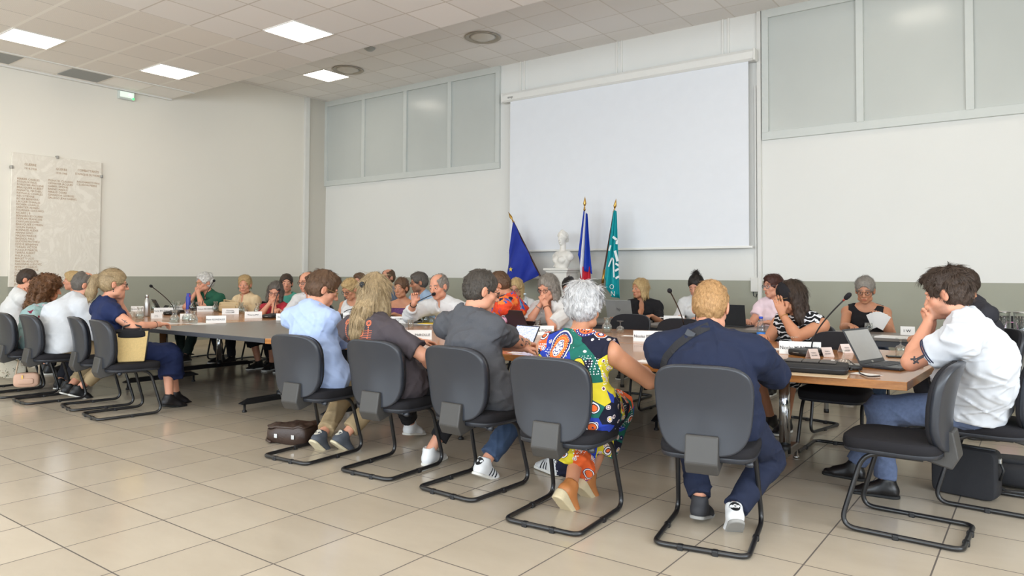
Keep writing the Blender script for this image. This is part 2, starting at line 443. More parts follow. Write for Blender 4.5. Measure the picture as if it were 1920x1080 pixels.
for (x, y, lab) in ((-6.76, 8.42, 'round ceiling air diffuser nearer the projection screen'), (-9.78, 8.41, 'round ceiling air diffuser beside the lit panel')):
    t = empty('air_diffuser', (x, y, ZR), 0, lab, 'air diffuser', 'round diffusers on the raised ceiling')
    MB().lathe([(.16, -.002), (.26, -.004), (.275, -.016), (.262, -.024), (.225, -.012), (.215, -.002)], seg=36).build('outer_ring', mat('diffuser_grey', (176, 168, 154), .5), t)
    MB().lathe([(.0, -.05), (.07, -.055), (.11, -.044), (.16, -.014), (.20, -.006)], seg=36).build('cone', mat('diffuser_white', (214, 208, 198), .5), t)
tag(MB().lathe([(0, -.05), (.05, -.045), (.085, -.02), (.09, 0)], (-8.56, 7.8, ZR)).build('motion_sensor', mat('sensor_grey', (165, 166, 162), .4)), 'small grey round sensor on the raised ceiling', 'sensor')
# panelled bands under the ceiling of the back wall
M_frame = mat('grey_green_frame', (208, 211, 206), 0.45, var=0.02); M_pane = mat('satin_grey_panel', (198, 201, 196), 0.21, var=0.02, vscale=2, spec=0.5)
def band(name, x0, x1, z0, z1, mull):
    w = struct(name, MB().box(((x0+x1)/2, YB-.02, z0+.055), (x1-x0, .05, .11), bev=.004).box(((x0+x1)/2, YB-.02, z1-.055), (x1-x0, .05, .11)), M_frame)
    xs = [x0+.045]+mull+[x1-.045]
    for x in xs: MB().box((x, YB-.022, (z0+z1)/2), (.085, .056, z1-z0-.2), bev=.004).build('window_mullion', M_frame, w)
    for a, b in zip(xs[:-1], xs[1:]): MB().box(((a+b)/2, YB-.006, (z0+z1)/2), (b-a-.07, .012, z1-z0-.2)).build('window_panel', M_pane, w)
    return w
band('window_1', XL, -7.46, 3.09, ZR, [-10.88, -9.72, -8.60])
band('window_2', -3.02, XR, 3.10, ZR, [-1.81, -.65, .50, 1.65, 2.8])
M_trim = mat('white_trim', (226, 224, 218), 0.5, var=0.02)
struct('trim_1', MB().box((XL+.03, 9.30, (ZR)/2), (.06, .10, ZR)), M_trim)
struct('trim_4', MB().box((XL+.03, (YR+YE)/2, ZD-.012), (.06, YE-YR, .024)).box((-11.31, (YR+YE)/2, ZD-.006), (.05, YE-YR, .012)), M_trim)
struct('trim_2', MB().box((-3.06, YB-.02, ZR/2), (.05, .04, ZR)), M_trim)
struct('trim_3', MB().box((XL+.012, 9.58, ZR/2), (.024, .45, ZR)), plaster('grey_white_paint', (206, 201, 190)))
# projection screen
sy = YB-.13
def SX(x, y): return atY(x, y, sy)
t = empty('projection_screen', (-5.2, sy, 4.2), 0, 'large white roll-down projection screen hanging on the back wall', 'projection screen')
def at(o): o.location = -Vector(t.location); return o
M_scr = mat('white_screen_cloth', (236, 238, 242), 0.8, var=0.01); M_case = mat('white_screen_casing', (238, 236, 230), 0.35, var=0.01)
a, b = SX(957, 192), SX(1403, 112); zb = SX(1180, 467)[2]; zt = (SX(957, 192)[2]+SX(1403, 114)[2])/2
c0, c1 = SX(945, 183)[0], SX(1414, 100)[0]
at(MB().box(((a[0]+b[0])/2, sy, (zb+zt)/2), (b[0]-a[0], .006, zt-zb)).build('screen_cloth', M_scr, t))
cz = zt+.075
prof = [(-.075, -.075), (.02, -.075), (.05, -.05), (.055, .04), (.03, .078), (-.075, .078)]
cs = MB(); n = len(prof); v = [(x, sy-py, cz+pz) for x in (c0, c1) for py, pz in prof]
cs.add(v, [tuple(range(n-1, -1, -1)), tuple(range(n, 2*n))]+[(i, (i+1) % n, n+(i+1) % n, n+i) for i in range(n)])
at(cs.build('casing', M_case, t))
for x in (c0-.012, c1+.012): at(MB().box((x, sy+.01, cz), (.03, .14, .165), bev=.012).build('end_cap', M_case, t))
at(MB().box(((a[0]+b[0])/2, sy, zb), (b[0]-a[0]+.10, .03, .032), bev=.008).build('bottom_bar', M_case, t))
lv, lf = text_mesh('oray', .06); lg = MB().add([(c0+.17+p[0], sy-.057, cz+p[1]-.01) for p in lv], lf); at(lg.build('logo', MATS['ink'], t))
for x in (-7.0, -5.18, -3.52):
    for d in (-.04, .04): at(MB().box((x+d, YB-.012, (ZR+cz+.07)/2), (.022, .024, ZR-cz-.07)).build('bracket', M_case, t))
# wall box and its conduit
t = empty('wall_socket_box', (-3.13, YB, 1.16), 0, 'small white electrical box on the green dado under a thin conduit', 'electrical box')
MB().box((0, -.03, 0), (.095, .06, .19), bev=.008).build('box_body', M_trim, t); MB().box((.015, -.012, 1.4), (.02, .024, 2.6)).build('conduit', M_trim, t)
MB().tube([(-.02, -.03, -.095), (-.01, -.05, -.15), (.02, -.04, -.17), (.03, -.03, -.12)], .006, 6).build('cable', MATS['shell'], t)
# exit sign
t = empty('exit_sign', (XL, 5.70, 4.165), 0, 'small lit emergency exit sign high on the left wall', 'exit sign')
MB().box((.03, 0, 0), (.06, .26, .135), bev=.01).build('housing', mat('sign_housing', (206, 212, 206), .4), t)
MB().box((.062, .0, .012), (.004, .22, .09)).build('diffuser', mat('sign_face', (214, 226, 214), .4, var=0, emit=.55), t)
MB().box((.065, .05, .012), (.004, .05, .012)).box((.065, .05, .020), (.004, .012, .03)).build('pictogram', mat('sign_white', (255, 255, 255), .4, var=0, emit=1.5), t)
MB().ball((.066, .10, -.036), .017, 10).build('indicator', mat('green_led', (60, 240, 100), .3, var=0, emit=2.5), t)
# marble plaque
def marble():
    m = bpy.data.materials.new('veined_white_marble'); m.use_nodes = True; nt = NT(m); co = nt.coord('Object', (1, 1, .7))
    w = nt.n('ShaderNodeTexNoise'); w.inputs['Scale'].default_value = 3.2; w.inputs['Detail'].default_value = 8; w.inputs['Roughness'].default_value = .68; w.inputs['Distortion'].default_value = 1.8; nt.l(co, w.inputs[0])
    nt.l(nt.ramp(w.outputs[0], [(0.26, s2l((210, 202, 188))), (.40, s2l((234, 228, 216))), (.5, s2l((226, 219, 206))), (.58, s2l((236, 230, 218)))]), nt.b.inputs['Base Color'])
    nt.b.inputs['Roughness'].default_value = .35; return m
t = empty('memorial_plaque', (XL+.004, 4.72, 2.02), 0, 'tall veined marble war memorial plaque with engraved name columns on the left wall', 'plaque')
pz0, pz1, py0, py1 = 1.06, 3.02, 4.10, 5.34
MB().box((.02, 0, (pz0+pz1)/2-2.02), (.04, py1-py0, pz1-pz0), bev=.006).build('slab', marble(), t)
M_eng = mat('ochre_engraving', (160, 122, 76), 0.7, var=0.05)
cols = [(4.17, 2.64, ['PERRIER CHARLES', 'DUSSAUX PAUL', 'FORESTIER ANTOINE', 'BRAUQUIER HUBERT', 'PIGNATEL MATHIEU', 'RAYNAUD CHARLES', 'RIEU ETIENNE', 'BOYER BIENVENU', 'LAUGIER CHARLES', 'RICHIER CHARLES', 'SABATIER ADRIEN', 'FOURNIER EDOUARD', 'RICARD J B', 'BERNARD EDOUARD', 'DESPLAN FRANCOIS', 'CHAYLAN JOSEPH', 'BRAUQUIER CYPRIEN', 'GOUIN MARIUS', 'BONNEZE ALEXIS', 'MANNI GINO', 'MAZAN MARIUS', 'BAGNOL PAUL', 'GUOGNI MATHIEU', 'ESTEVE BENJAMIN', 'TUREAU VICTOR', 'FOUQUE MARCEL', 'TERRAS ALBERT', 'PHILIP JULES', 'BIAGETTI UGO', 'MARTIN AUGUSTE', 'FASSONNE LUDOVIC', 'PEYRUT CHARLES', 'TUREAU GUSTAVE', 'DEMOUSTIER', 'BERTET ED', 'SAULLEIL', 'FOUQUE A', 'JEANSELME']),
        (4.58, 2.66, ['PIGNATEL CLAUDIN', 'DESMAYER JACQUES', 'GABREL SIMONE', 'BARNES MARIUS', 'FERAUD DESIRE', 'GIANADDA GEORGES', 'GALLEGO JEAN GABRIEL']), (4.98, 2.68, ['BACCHARETTI MAX', 'CELADON PIERRE'])]
heads = [(4.34, 2.86, ['GUERRE', '1914-1918']), (4.76, 2.84, ['GUERRE', '1939-1945']), (5.14, 2.86, ['COMBATTANTS', "D'AFRIQUE DU NORD"])]
for (y, z, lines) in cols:
    mb = MB(); st = (2.64-1.10)/37 if len(lines) > 10 else .0435
    for i, s_ in enumerate(lines):
        v, f = text_mesh(s_, .042, 'LEFT'); mb.add([(.0415, y-4.72+p[0]*.88, z-2.02-i*st+p[1]) for p in v], f)
    mb.build('inscription', M_eng, t)
for (y, z, lines) in heads:
    for i, s_ in enumerate(lines):
        v, f = text_mesh(s_, .050 if i == 0 else .044); MB().add([(.0415, y-4.72+p[0]*.86, z-2.02-i*.06+p[1]) for p in v], f).build('heading', M_eng, t)
for (y, z) in ((4.70, 3.02), (4.10, 2.80), (5.34, 2.80)): MB().box((.03, y-4.72, z-2.02), (.06, .035, .045), bev=.006).build('clip', MATS['steel'], t)
# ------------------------------------------------------------------ smooth solid modelling (signed distances -> mesh)
f32 = np.float32
class Vol:
    def __init__(s, lo, hi, h):
        s.lo = np.array(lo, float) - 3*h; s.h = h
        s.n = np.maximum(4, np.ceil((np.array(hi, float)+3*h - s.lo)/h).astype(int)+1)
        s.D = np.full(s.n, 1.0, f32)
    def reg(s, lo, hi):
        i0 = np.clip(np.floor((np.array(lo)-s.lo)/s.h).astype(int), 0, s.n-1)
        i1 = np.clip(np.ceil((np.array(hi)-s.lo)/s.h).astype(int)+1, 1, s.n)
        if np.any(i1 <= i0): return None
        sl = tuple(slice(a, b) for a, b in zip(i0, i1))
        ax = [(s.lo[k] + s.h*np.arange(i0[k], i1[k])).astype(f32) for k in range(3)]
        return sl, ax[0][:, None, None], ax[1][None, :, None], ax[2][None, None, :]
    def comb(s, sl, d, k, mode):
        A = s.D[sl]
        if mode == 'u':
            if k <= 0: s.D[sl] = np.minimum(A, d)
            else:
                t = np.clip(0.5+0.5*(d-A)/k, 0, 1); s.D[sl] = d + (A-d)*t - k*t*(1-t)
        else:
            d = -d
            if k <= 0: s.D[sl] = np.maximum(A, d)
            else:
                t = np.clip(0.5-0.5*(d-A)/k, 0, 1); s.D[sl] = d + (A-d)*t + k*t*(1-t)
    def ell(s, c, r, R=None, k=0.01, mode='u', cuts=()):
        c = np.array(c, float); r = np.array(r, float); pad = max(k, 3*s.h) + s.h
        g = s.reg(c-r.max()-pad, c+r.max()+pad)
        if g is None: return
        sl, X, Y, Z = g; X = X-f32(c[0]); Y = Y-f32(c[1]); Z = Z-f32(c[2])
        if R is not None:
            x = X*f32(R[0, 0])+Y*f32(R[1, 0])+Z*f32(R[2, 0]); y = X*f32(R[0, 1])+Y*f32(R[1, 1])+Z*f32(R[2, 1]); z = X*f32(R[0, 2])+Y*f32(R[1, 2])+Z*f32(R[2, 2])
        else: x, y, z = X, Y, Z
        k0 = np.sqrt((x/r[0])**2+(y/r[1])**2+(z/r[2])**2) + 1e-6
        k1 = np.sqrt((x/r[0]**2)**2+(y/r[1]**2)**2+(z/r[2]**2)**2) + 1e-6
        d = (k0*(k0-1)/k1).astype(f32)
        d = s._cut(d, cuts, X, Y, Z, c)
        s.comb(sl, d, k, mode)
    def _cut(s, d, cuts, X, Y, Z, c):
        for p, n in cuts:
            p = np.array(p, float)-c; n = unit(n)
            d = np.maximum(d, (X-f32(p[0]))*f32(n[0])+(Y-f32(p[1]))*f32(n[1])+(Z-f32(p[2]))*f32(n[2]))
        return d
    def cap(s, a, b, ra, rb, u=None, ua=None, ub=None, k=0.012, mode='u', cuts=()):
        """tapered capsule; with u the cross-section is an ellipse ua/ub wide along u"""
        a = np.array(a, float); b = np.array(b, float); R = max(ra, rb, ua or 0, ub or 0); pad = max(k, 3*s.h)+s.h
        g = s.reg(np.minimum(a, b)-R-pad, np.maximum(a, b)+R+pad)
        if g is None: return
        sl, X, Y, Z = g; X = X-f32(a[0]); Y = Y-f32(a[1]); Z = Z-f32(a[2]); v = b-a; L2 = max(1e-9, float(v @ v))
        t = np.clip((X*f32(v[0])+Y*f32(v[1])+Z*f32(v[2]))/f32(L2), 0, 1)
        qx, qy, qz = X-t*f32(v[0]), Y-t*f32(v[1]), Z-t*f32(v[2])
        r = f32(ra)+t*f32(rb-ra)
        if u is None: d = np.sqrt(qx*qx+qy*qy+qz*qz) - r
        else:
            u = unit(u); w = qx*f32(u[0])+qy*f32(u[1])+qz*f32(u[2]); q2 = np.maximum(qx*qx+qy*qy+qz*qz-w*w, 0)
            ru = f32(ua)+t*f32((ub if ub is not None else ua)-ua)
            k0 = np.sqrt(q2/(r*r)+w*w/(ru*ru))+1e-6; k1 = np.sqrt(q2/r**4+w*w/ru**4)+1e-6
            d = k0*(k0-1)/k1
        d = s._cut(d.astype(f32), cuts, X, Y, Z, a)
        s.comb(sl, d, k, mode)
    def plane(s, p, n, k=0.0):                       # keeps the side opposite to n
        n = unit(n); p = np.array(p, float); g = s.reg(s.lo, s.lo+s.h*s.n)
        sl, X, Y, Z = g
        d = (X-f32(p[0]))*f32(n[0])+(Y-f32(p[1]))*f32(n[1])+(Z-f32(p[2]))*f32(n[2])
        A = s.D
        if k <= 0: s.D = np.maximum(A, d).astype(f32)
        else:
            t = np.clip(0.5-0.5*(d-A)/k, 0, 1); s.D = (d+(A-d)*t+k*t*(1-t)).astype(f32)
    def wrinkle(s, amp, freq, seed=0, dirs=None):
        rs = np.random.RandomState(seed); sl, X, Y, Z = s.reg(s.lo, s.lo+s.h*s.n)
        m = np.abs(s.D) < 0.06
        if not m.any(): return
        i, j, k = np.nonzero(m); p = np.stack([X[i, 0, 0], Y[0, j, 0], Z[0, 0, k]], 1)
        out = np.zeros(len(i), f32)
        for q in range(5):
            w = rs.normal(size=3); w /= np.linalg.norm(w)
            if dirs is not None: w = w*np.array(dirs)
            w2 = rs.normal(size=3)*0.6
            out += np.sin(p @ (w*freq) + 1.5*np.sin(p @ (w2*freq*0.5) + rs.rand()*6) + rs.rand()*6)
        s.D[i, j, k] += f32(amp)*out/2.2
    def crease(s, amp, freq, seed=0, n=4):
        """pulled folds: narrow ridges whose direction wanders"""
        rs = np.random.RandomState(seed); sl, X, Y, Z = s.reg(s.lo, s.lo+s.h*s.n); m = np.abs(s.D) < 0.05
        if not m.any(): return
        i, j, k = np.nonzero(m); p = np.stack([X[i, 0, 0], Y[0, j, 0], Z[0, 0, k]], 1); out = np.zeros(len(i), f32)
        for q in range(n):
            w = rs.normal(size=3)*np.array((1, 1, .8)); w /= np.linalg.norm(w); w2 = rs.normal(size=3); w3 = rs.normal(size=3)
            warp = 1.3*np.sin(p @ (w2*freq*.28)+rs.rand()*6); gate = np.clip(np.sin(p @ (w3*freq*.22)+rs.rand()*6), 0, 1)
            a = np.abs(np.sin(p @ (w*freq*.5)+warp+rs.rand()*6)); out -= gate*np.clip(1-a*2.2, 0, 1)
        s.D[i, j, k] += f32(amp)*(out+.04)
    def mesh(s):
        """surface nets"""
        D = s.D; S = D < 0
        if not S.any(): return np.zeros((0, 3)), np.zeros((0, 4), int)
        bb = []
        for a in range(3):
            o = tuple(x for x in range(3) if x != a); w = np.nonzero(S.any(axis=o))[0]; bb.append((max(0, w[0]-2), min(D.shape[a], w[-1]+3)))
        sl = tuple(slice(*b) for b in bb); D = D[sl]; S = S[sl]; off = np.array([b[0] for b in bb])
        n = np.array(D.shape)
        cnt = np.zeros(n-1, np.uint8)
        for dx in (0, 1):
            for dy in (0, 1):
                for dz in (0, 1):
                    cnt += S[dx:n[0]-1+dx, dy:n[1]-1+dy, dz:n[2]-1+dz]
        act = (cnt > 0) & (cnt < 8); I = np.stack(np.nonzero(act), 1)
        ids = np.full(act.shape, -1, np.int64); ids[act] = np.arange(len(I))
        pos = np.zeros((len(I), 3)); wt = np.zeros(len(I))
        cr = [(0, 0, 0), (1, 0, 0), (0, 1, 0), (1, 1, 0), (0, 0, 1), (1, 0, 1), (0, 1, 1), (1, 1, 1)]
        val = [D[I[:, 0]+c[0], I[:, 1]+c[1], I[:, 2]+c[2]] for c in cr]
        for a, b in ((0, 1), (2, 3), (4, 5), (6, 7), (0, 2), (1, 3), (4, 6), (5, 7), (0, 4), (1, 5), (2, 6), (3, 7)):
            x, y = val[a], val[b]; m = (x < 0) != (y < 0); t = np.where(m, x/(x-y+1e-12), 0)
            pa, pb = np.array(cr[a], float), np.array(cr[b], float)
            pos += m[:, None]*(pa + t[:, None]*(pb-pa)); wt += m
        pos = s.lo + s.h*(off + I + pos/np.maximum(wt, 1)[:, None])
        Q = []
        for ax in range(3):
            o1, o2 = [(1, 2), (2, 0), (0, 1)][ax]
            A = [slice(None)]*3; B = [slice(None)]*3; A[ax] = slice(0, n[ax]-1); B[ax] = slice(1, n[ax])
            sa, sb = S[tuple(A)], S[tuple(B)]; e = np.stack(np.nonzero(sa != sb), 1)
            ok = (e[:, o1] > 0) & (e[:, o2] > 0) & (e[:, o1] < n[o1]-1) & (e[:, o2] < n[o2]-1); e = e[ok]
            if not len(e): continue
            fl = sa[e[:, 0], e[:, 1], e[:, 2]]
            def g(d1, d2):
                q = e.copy(); q[:, o1] += d1; q[:, o2] += d2; return ids[q[:, 0], q[:, 1], q[:, 2]]
            q = np.stack([g(-1, -1), g(0, -1), g(0, 0), g(-1, 0)], 1)
            q[~fl] = q[~fl][:, ::-1]; Q.append(q)
        Q = np.concatenate(Q); Q = Q[(Q >= 0).all(1)]
        return pos, Q
def np_mesh(name, v, q, midx=None):
    me = bpy.data.meshes.new(name); me.vertices.add(len(v)); me.vertices.foreach_set('co', np.asarray(v, f32).ravel())
    me.loops.add(q.size); me.loops.foreach_set('vertex_index', np.asarray(q, np.int32).ravel())
    me.polygons.add(len(q)); me.polygons.foreach_set('loop_start', np.arange(0, q.size, q.shape[1], dtype=np.int32))
    me.polygons.foreach_set('use_smooth', np.ones(len(q), bool))
    if midx is not None: me.polygons.foreach_set('material_index', np.asarray(midx, np.int32))
    me.update(); me.validate(); return me
def relax(v, q, it=2, lam=0.5):
    e = np.concatenate([q[:, [0, 1]], q[:, [1, 2]], q[:, [2, 3]], q[:, [3, 0]]]); n = len(v)
    c = np.bincount(e[:, 0], minlength=n) + np.bincount(e[:, 1], minlength=n)
    for _ in range(it):
        a = np.stack([np.bincount(e[:, 0], v[e[:, 1], k], n) + np.bincount(e[:, 1], v[e[:, 0], k], n) for k in range(3)], 1)
        v = v*(1-lam) + lam*a/np.maximum(c, 1)[:, None]
    return v
# ------------------------------------------------------------------ chairs
def make_chair():
    """visitor chair on a bent tube cantilever: +y is the front, origin on the floor under the seat"""
    root = empty('visitor_chair', (0, 0, 0))
    tr = .0125; fw, tw = .215, .195
    def side(s): return [(s*fw, -.30, tr+.003), (s*fw, .235, tr+.003), (s*tw, .125, .40), (s*tw, -.14, .405)]
    path = list(reversed(fillet(side(-1), .085, 8)))[:-1] ; 
    rear = fillet([(-fw, .0, tr+.003), (-fw, -.30, tr+.003), (fw, -.30, tr+.003), (fw, .0, tr+.003)], .055, 8)
    L_ = [p for p in reversed(fillet(side(-1)[1:] if False else [(-fw, .0, tr+.003)]+side(-1)[1:], .085, 8))]
    R_ = fillet([(fw, .0, tr+.003)]+side(1)[1:], .085, 8)
    fb = MB().tube(L_[:-1]+rear+R_[1:], tr, 10); fo = fb.build('tube_frame', MATS['tube'], root)
    MB().tube([(-tw, -.02, .405), (tw, -.02, .405)], .011, 8).tube([(-tw, .09, .405), (tw, .09, .405)], .011, 8).build('cross_bar', MATS['tube'], root)
    for x in (-.09, .07): MB().box((x, -.30, tr), (.03, .032, .030), bev=.006).build('glide', MATS['black'], root)
    for s in (-1, 1): MB().box((s*fw, -.02, tr), (.030, .03, .028), bev=.006).build('glide', MATS['black'], root)
    # seat cushion and its shell
    def sw(v):
        v = v.copy(); v[:, 2] -= 0.10*np.maximum(0, v[:, 1]-.10)**1.5; return v
    MB().pillow(.232, .228, .075, (0, .015, .443), p=4.2, q=3.2, seg=44, warp=sw, edge=.45).build('seat', MATS['darkfab'], root)
    MB().pillow(.229, .225, .040, (0, .014, .420), p=4.2, q=6, seg=44, warp=sw, edge=.75).build('seat_shell', MATS['shell'], root)
    # back: cushion in front of a moulded shell
    R = np.stack([[1.0, 0, 0], unit([0, -.14, 1.0]), unit(np.cross([1.0, 0, 0], unit([0, -.14, 1.0])))], 1)
    def bw(v):
        v = v.copy(); yy = v[:, 1]/.195; v[:, 0] *= 1.0+0.075*yy; v[:, 2] += 0.55*v[:, 0]**2*(-1)*(-1) - 0.028*(1-yy**2) ; return v
    def flip(f):
        def g(v):
            v = f(v); return v
        return g
    bc = np.array((0, -.225, .650))
    nrm = R[:, 2]     # points to the rear or front depending on handedness
    sgn = -1.0 if nrm[1] < 0 else 1.0
    def bw2(v):
        v = v.copy(); yy = v[:, 1]/.195; v[:, 0] *= 1.0+0.075*yy
        v[:, 2] += sgn*(0.62*v[:, 0]**2 + 0.020*(yy**2)*(-1 if True else 1) + .012); return v
    MB().pillow(.224, .214, .040, bc+nrm*sgn*.012, R, p=3.6, q=4, seg=44, warp=bw2, edge=.5).build('backrest', MATS['darkfab'], root)
    MB().pillow(.229, .219, .042, bc-nrm*sgn*.012, R, p=3.6, q=5, seg=44, warp=bw2, edge=.72).build('back_shell', MATS['shell'], root)
    # bracket that carries the back
    br = MB(); prof = [(-.252, .53), (-.275, .40), (-.245, .345), (-.13, .372), (-.12, .405), (-.205, .41), (-.212, .53)]
    n = len(prof); w = .078; v = [(x, y, z) for x in (-w, w) for y, z in prof]
    br.add(v, [tuple(range(n)), tuple(range(2*n-1, n-1, -1))]+[(i+n, (i+1) % n+n, (i+1) % n, i) for i in range(n)])
    bo = br.build('back_bracket', MATS['bracket'], root)
    bv = bo.modifiers.new('bevel', 'BEVEL'); bv.width = .008; bv.segments = 2
    MB().tube([(.10, -.13, .39), (.205, -.13, .39)], .007, 8).lathe([(0, -.02), (.014, -.016), (.016, 0), (.014, .016), (0, .02)], (.20, -.13, .39), 12, R=roty(PI/2)).build('adjustment_knob', MATS['shell'], root)
    return root
CHAIR = make_chair(); _used = [False]
def chair(x, y, yaw, label, group):
    o = CHAIR if not _used[0] else copy_tree(CHAIR); _used[0] = True
    o.location = (x, y, 0); o.rotation_euler = (0, 0, math.radians(yaw)); tag(o, label, 'chair', group); return o
def chair_at_rear(px, py, yaw, label, group):
    """chair whose rear floor bar is seen at a pixel"""
    p = P(px, py, .015); a = math.radians(yaw); f = np.array([-math.sin(a), math.cos(a)])
    q = p[:2]+f*.30; chair(q[0], q[1], yaw, label, group); return np.array([q[0], q[1], yaw])
# ------------------------------------------------------------------ tables
def wood_mat(name, c1, c2, ang=0.0, gloss=0.22):
    m = bpy.data.materials.new(name); m.use_nodes = True; nt = NT(m)
    mp = nt.n('ShaderNodeMapping'); nt.l(nt.coord('Object'), mp.inputs[0]); mp.inputs['Scale'].default_value = (1.3, 16, 16); mp.inputs['Rotation'].default_value = (0, 0, ang)
    f = nt.noise(3.0, mp.outputs[0], 6, .62); g = nt.noise(26, mp.outputs[0], 3, .6)
    h = nt.math('ADD', nt.math('MULTIPLY', f, .75), nt.math('MULTIPLY', g, .25))
    nt.l(nt.ramp(h, [(.32, s2l(c1)), (.55, s2l(tuple((np.array(c1)+np.array(c2))/2))), (.72, s2l(c2))]), nt.b.inputs['Base Color'])
    nt.b.inputs['Roughness'].default_value = gloss; nt.b.inputs['Coat Weight'].default_value = .25; nt.b.inputs['Coat Roughness'].default_value = .06; return m
M_wood = wood_mat('varnished_oak', (158, 98, 46), (198, 140, 80)); M_edge = wood_mat('oak_edging', (140, 86, 40), (196, 136, 76))
M_grey = mat('grey_laminate', (116, 110, 104), 0.32, var=0.03, vscale=4); M_gedge = mat('dark_grey_edging', (62, 64, 70), 0.45, var=0.02)
TABLES = []
def table(name, poly, z, th, top, edge, label, group, beams=(), cat='table', legm='black'):
    cx = sum(p[0] for p in poly)/len(poly); cy = sum(p[1] for p in poly)/len(poly)
    t = empty(name, (cx, cy, 0), 0, label, cat, group)
    TABLES.append(poly)
    loc = [(p[0]-cx, p[1]-cy) for p in poly]
    me = MB(); me.prism(loc, z-th, z); n = len(poly); me.m = [1, 0]+[1]*n
    o = me.build('table_top', [top, edge], t); b = o.modifiers.new('bevel', 'BEVEL'); b.width = .003; b.segments = 2
    for (x, y0, y1, py, km) in beams:
        fm = MATS['black'] if km == 'black' else MATS['steel']
        MB().lathe([(.038, .09), (.038, .15)], (x-cx, py-cy, 0), 20).build('leg_collar', MATS['black'], t)
        MB().lathe([(.036, .10), (.036, z-th)], (x-cx, py-cy, 0), 24).build('leg_post', MATS['chrome'], t)
        bm = MB(); bm.add([(x-cx+a, y-cy, zz) for y, h0, h1 in ((y0-.03, .075, .085), (y0+.06, .07, .12), (y1-.06, .07, .12), (y1+.03, .075, .085)) for a, zz in ((-.03, h0), (.03, h0), (.026, h1), (-.026, h1))],
               [(0, 1, 2, 3), (15, 14, 13, 12)]+[(4*i+k, 4*i+4+k, 4*i+4+(k+1) % 4, 4*i+(k+1) % 4) for i in range(3) for k in range(4)])
        bo = bm.build('foot_beam', fm, t); bb = bo.modifiers.new('bevel', 'BEVEL'); bb.width = .006
        for y in (y0+.02, y1-.02): MB().lathe([(.012, .08), (.012, .02), (.020, .015), (.022, 0)], (x-cx, y-cy, 0), 14).build('glide_foot', MATS['steel'] if km != 'black' else MATS['black'], t)
    return t
G = 'meeting tables'
Z0 = .73
table('meeting_table', [(-8.85, 3.62), (-7.28, 3.64), (-7.30, 4.86), (-8.85, 4.84)], Z0, .045, M_wood, M_edge, 'oak meeting table reached by the woman in the navy dress', G, [(-8.1, 3.9, 4.7, 4.3, 'black')])
table('meeting_table', [(-10.45, 3.60), (-8.86, 3.62), (-8.86, 4.84), (-10.45, 4.82)], Z0, .045, M_wood, M_edge, 'oak meeting table hidden behind the seated curly-haired woman', G, [(-9.9, 3.9, 4.7, 4.3, 'black')])
table('meeting_table', [(-8.85, 4.85), (-7.30, 4.87), (-7.32, 6.02), (-8.85, 5.95)], Z0, .045, M_wood, M_edge, 'oak meeting table in front of the red-top and white-shirt listeners', G, [(-8.58, 4.66, 5.76, 5.3, 'black')])
table('meeting_table', [(-10.45, 4.83), (-8.86, 4.85), (-8.86, 5.95), (-10.45, 5.9)], Z0, .045, M_wood, M_edge, 'oak meeting table in front of the white-haired man in green', G, [(-10.1, 5.0, 5.8, 5.4, 'black')])
table('filler_table', [(-7.27, 3.64), (-5.32, 3.70), (-5.32, 4.95), (-7.29, 4.87)], Z0, .040, M_grey, M_gedge, 'grey laminate table with the open near edge left of the blue shirt', 'grey tables between the oak ones', [(-5.95, 3.92, 4.75, 4.33, 'black')])
table('filler_table', [(-7.29, 4.88), (-5.32, 4.96), (-5.32, 6.10), (-7.31, 6.02)], Z0, .040, M_grey, M_gedge, 'grey laminate table right in front of the speaking man', 'grey tables between the oak ones', [(-6.3, 5.1, 5.9, 5.5, 'black')])
table('meeting_table', [(-5.31, 3.70), (-3.12, 4.00), (-3.12, 5.3), (-5.31, 4.97)], Z0, .045, M_wood, M_edge, 'oak meeting table before the blue shirt and the long blond hair', G, [(-3.66, 4.30, 5.12, 4.7, 'black'), (-4.95, 4.05, 4.8, 4.45, 'black')])
table('meeting_table', [(-5.31, 4.98), (-3.12, 5.31), (-3.12, 6.66), (-3.5, 6.60), (-4.2, 6.20), (-5.31, 6.10)], Z0, .045, M_wood, M_edge, 'oak meeting table before the woman with the grey bob', G, [(-3.2, 5.2, 5.95, 5.6, 'black')])
table('meeting_table', [(-3.11, 4.02), (-.58, 4.28), (-.55, 5.2), (-3.11, 5.3)], Z0, .045, M_wood, M_edge, 'oak meeting table with the free corner under the laptop', G, [(-1.42, 4.55, 5.35, 5.05, 'steel'), (-1.75, 4.9, 5.8, 5.25, 'steel')])
table('meeting_table', [(-3.11, 5.31), (-.55, 5.21), (-.62, 6.02), (-1.4, 6.10), (-3.11, 6.68)], Z0, .045, M_wood, M_edge, 'oak meeting table before the two empty dark chairs', G, [(-2.6, 5.55, 6.2, 5.9, 'black')])
M_gleg = mat('grey_steel_leg', (150, 148, 142), .4, var=.02)
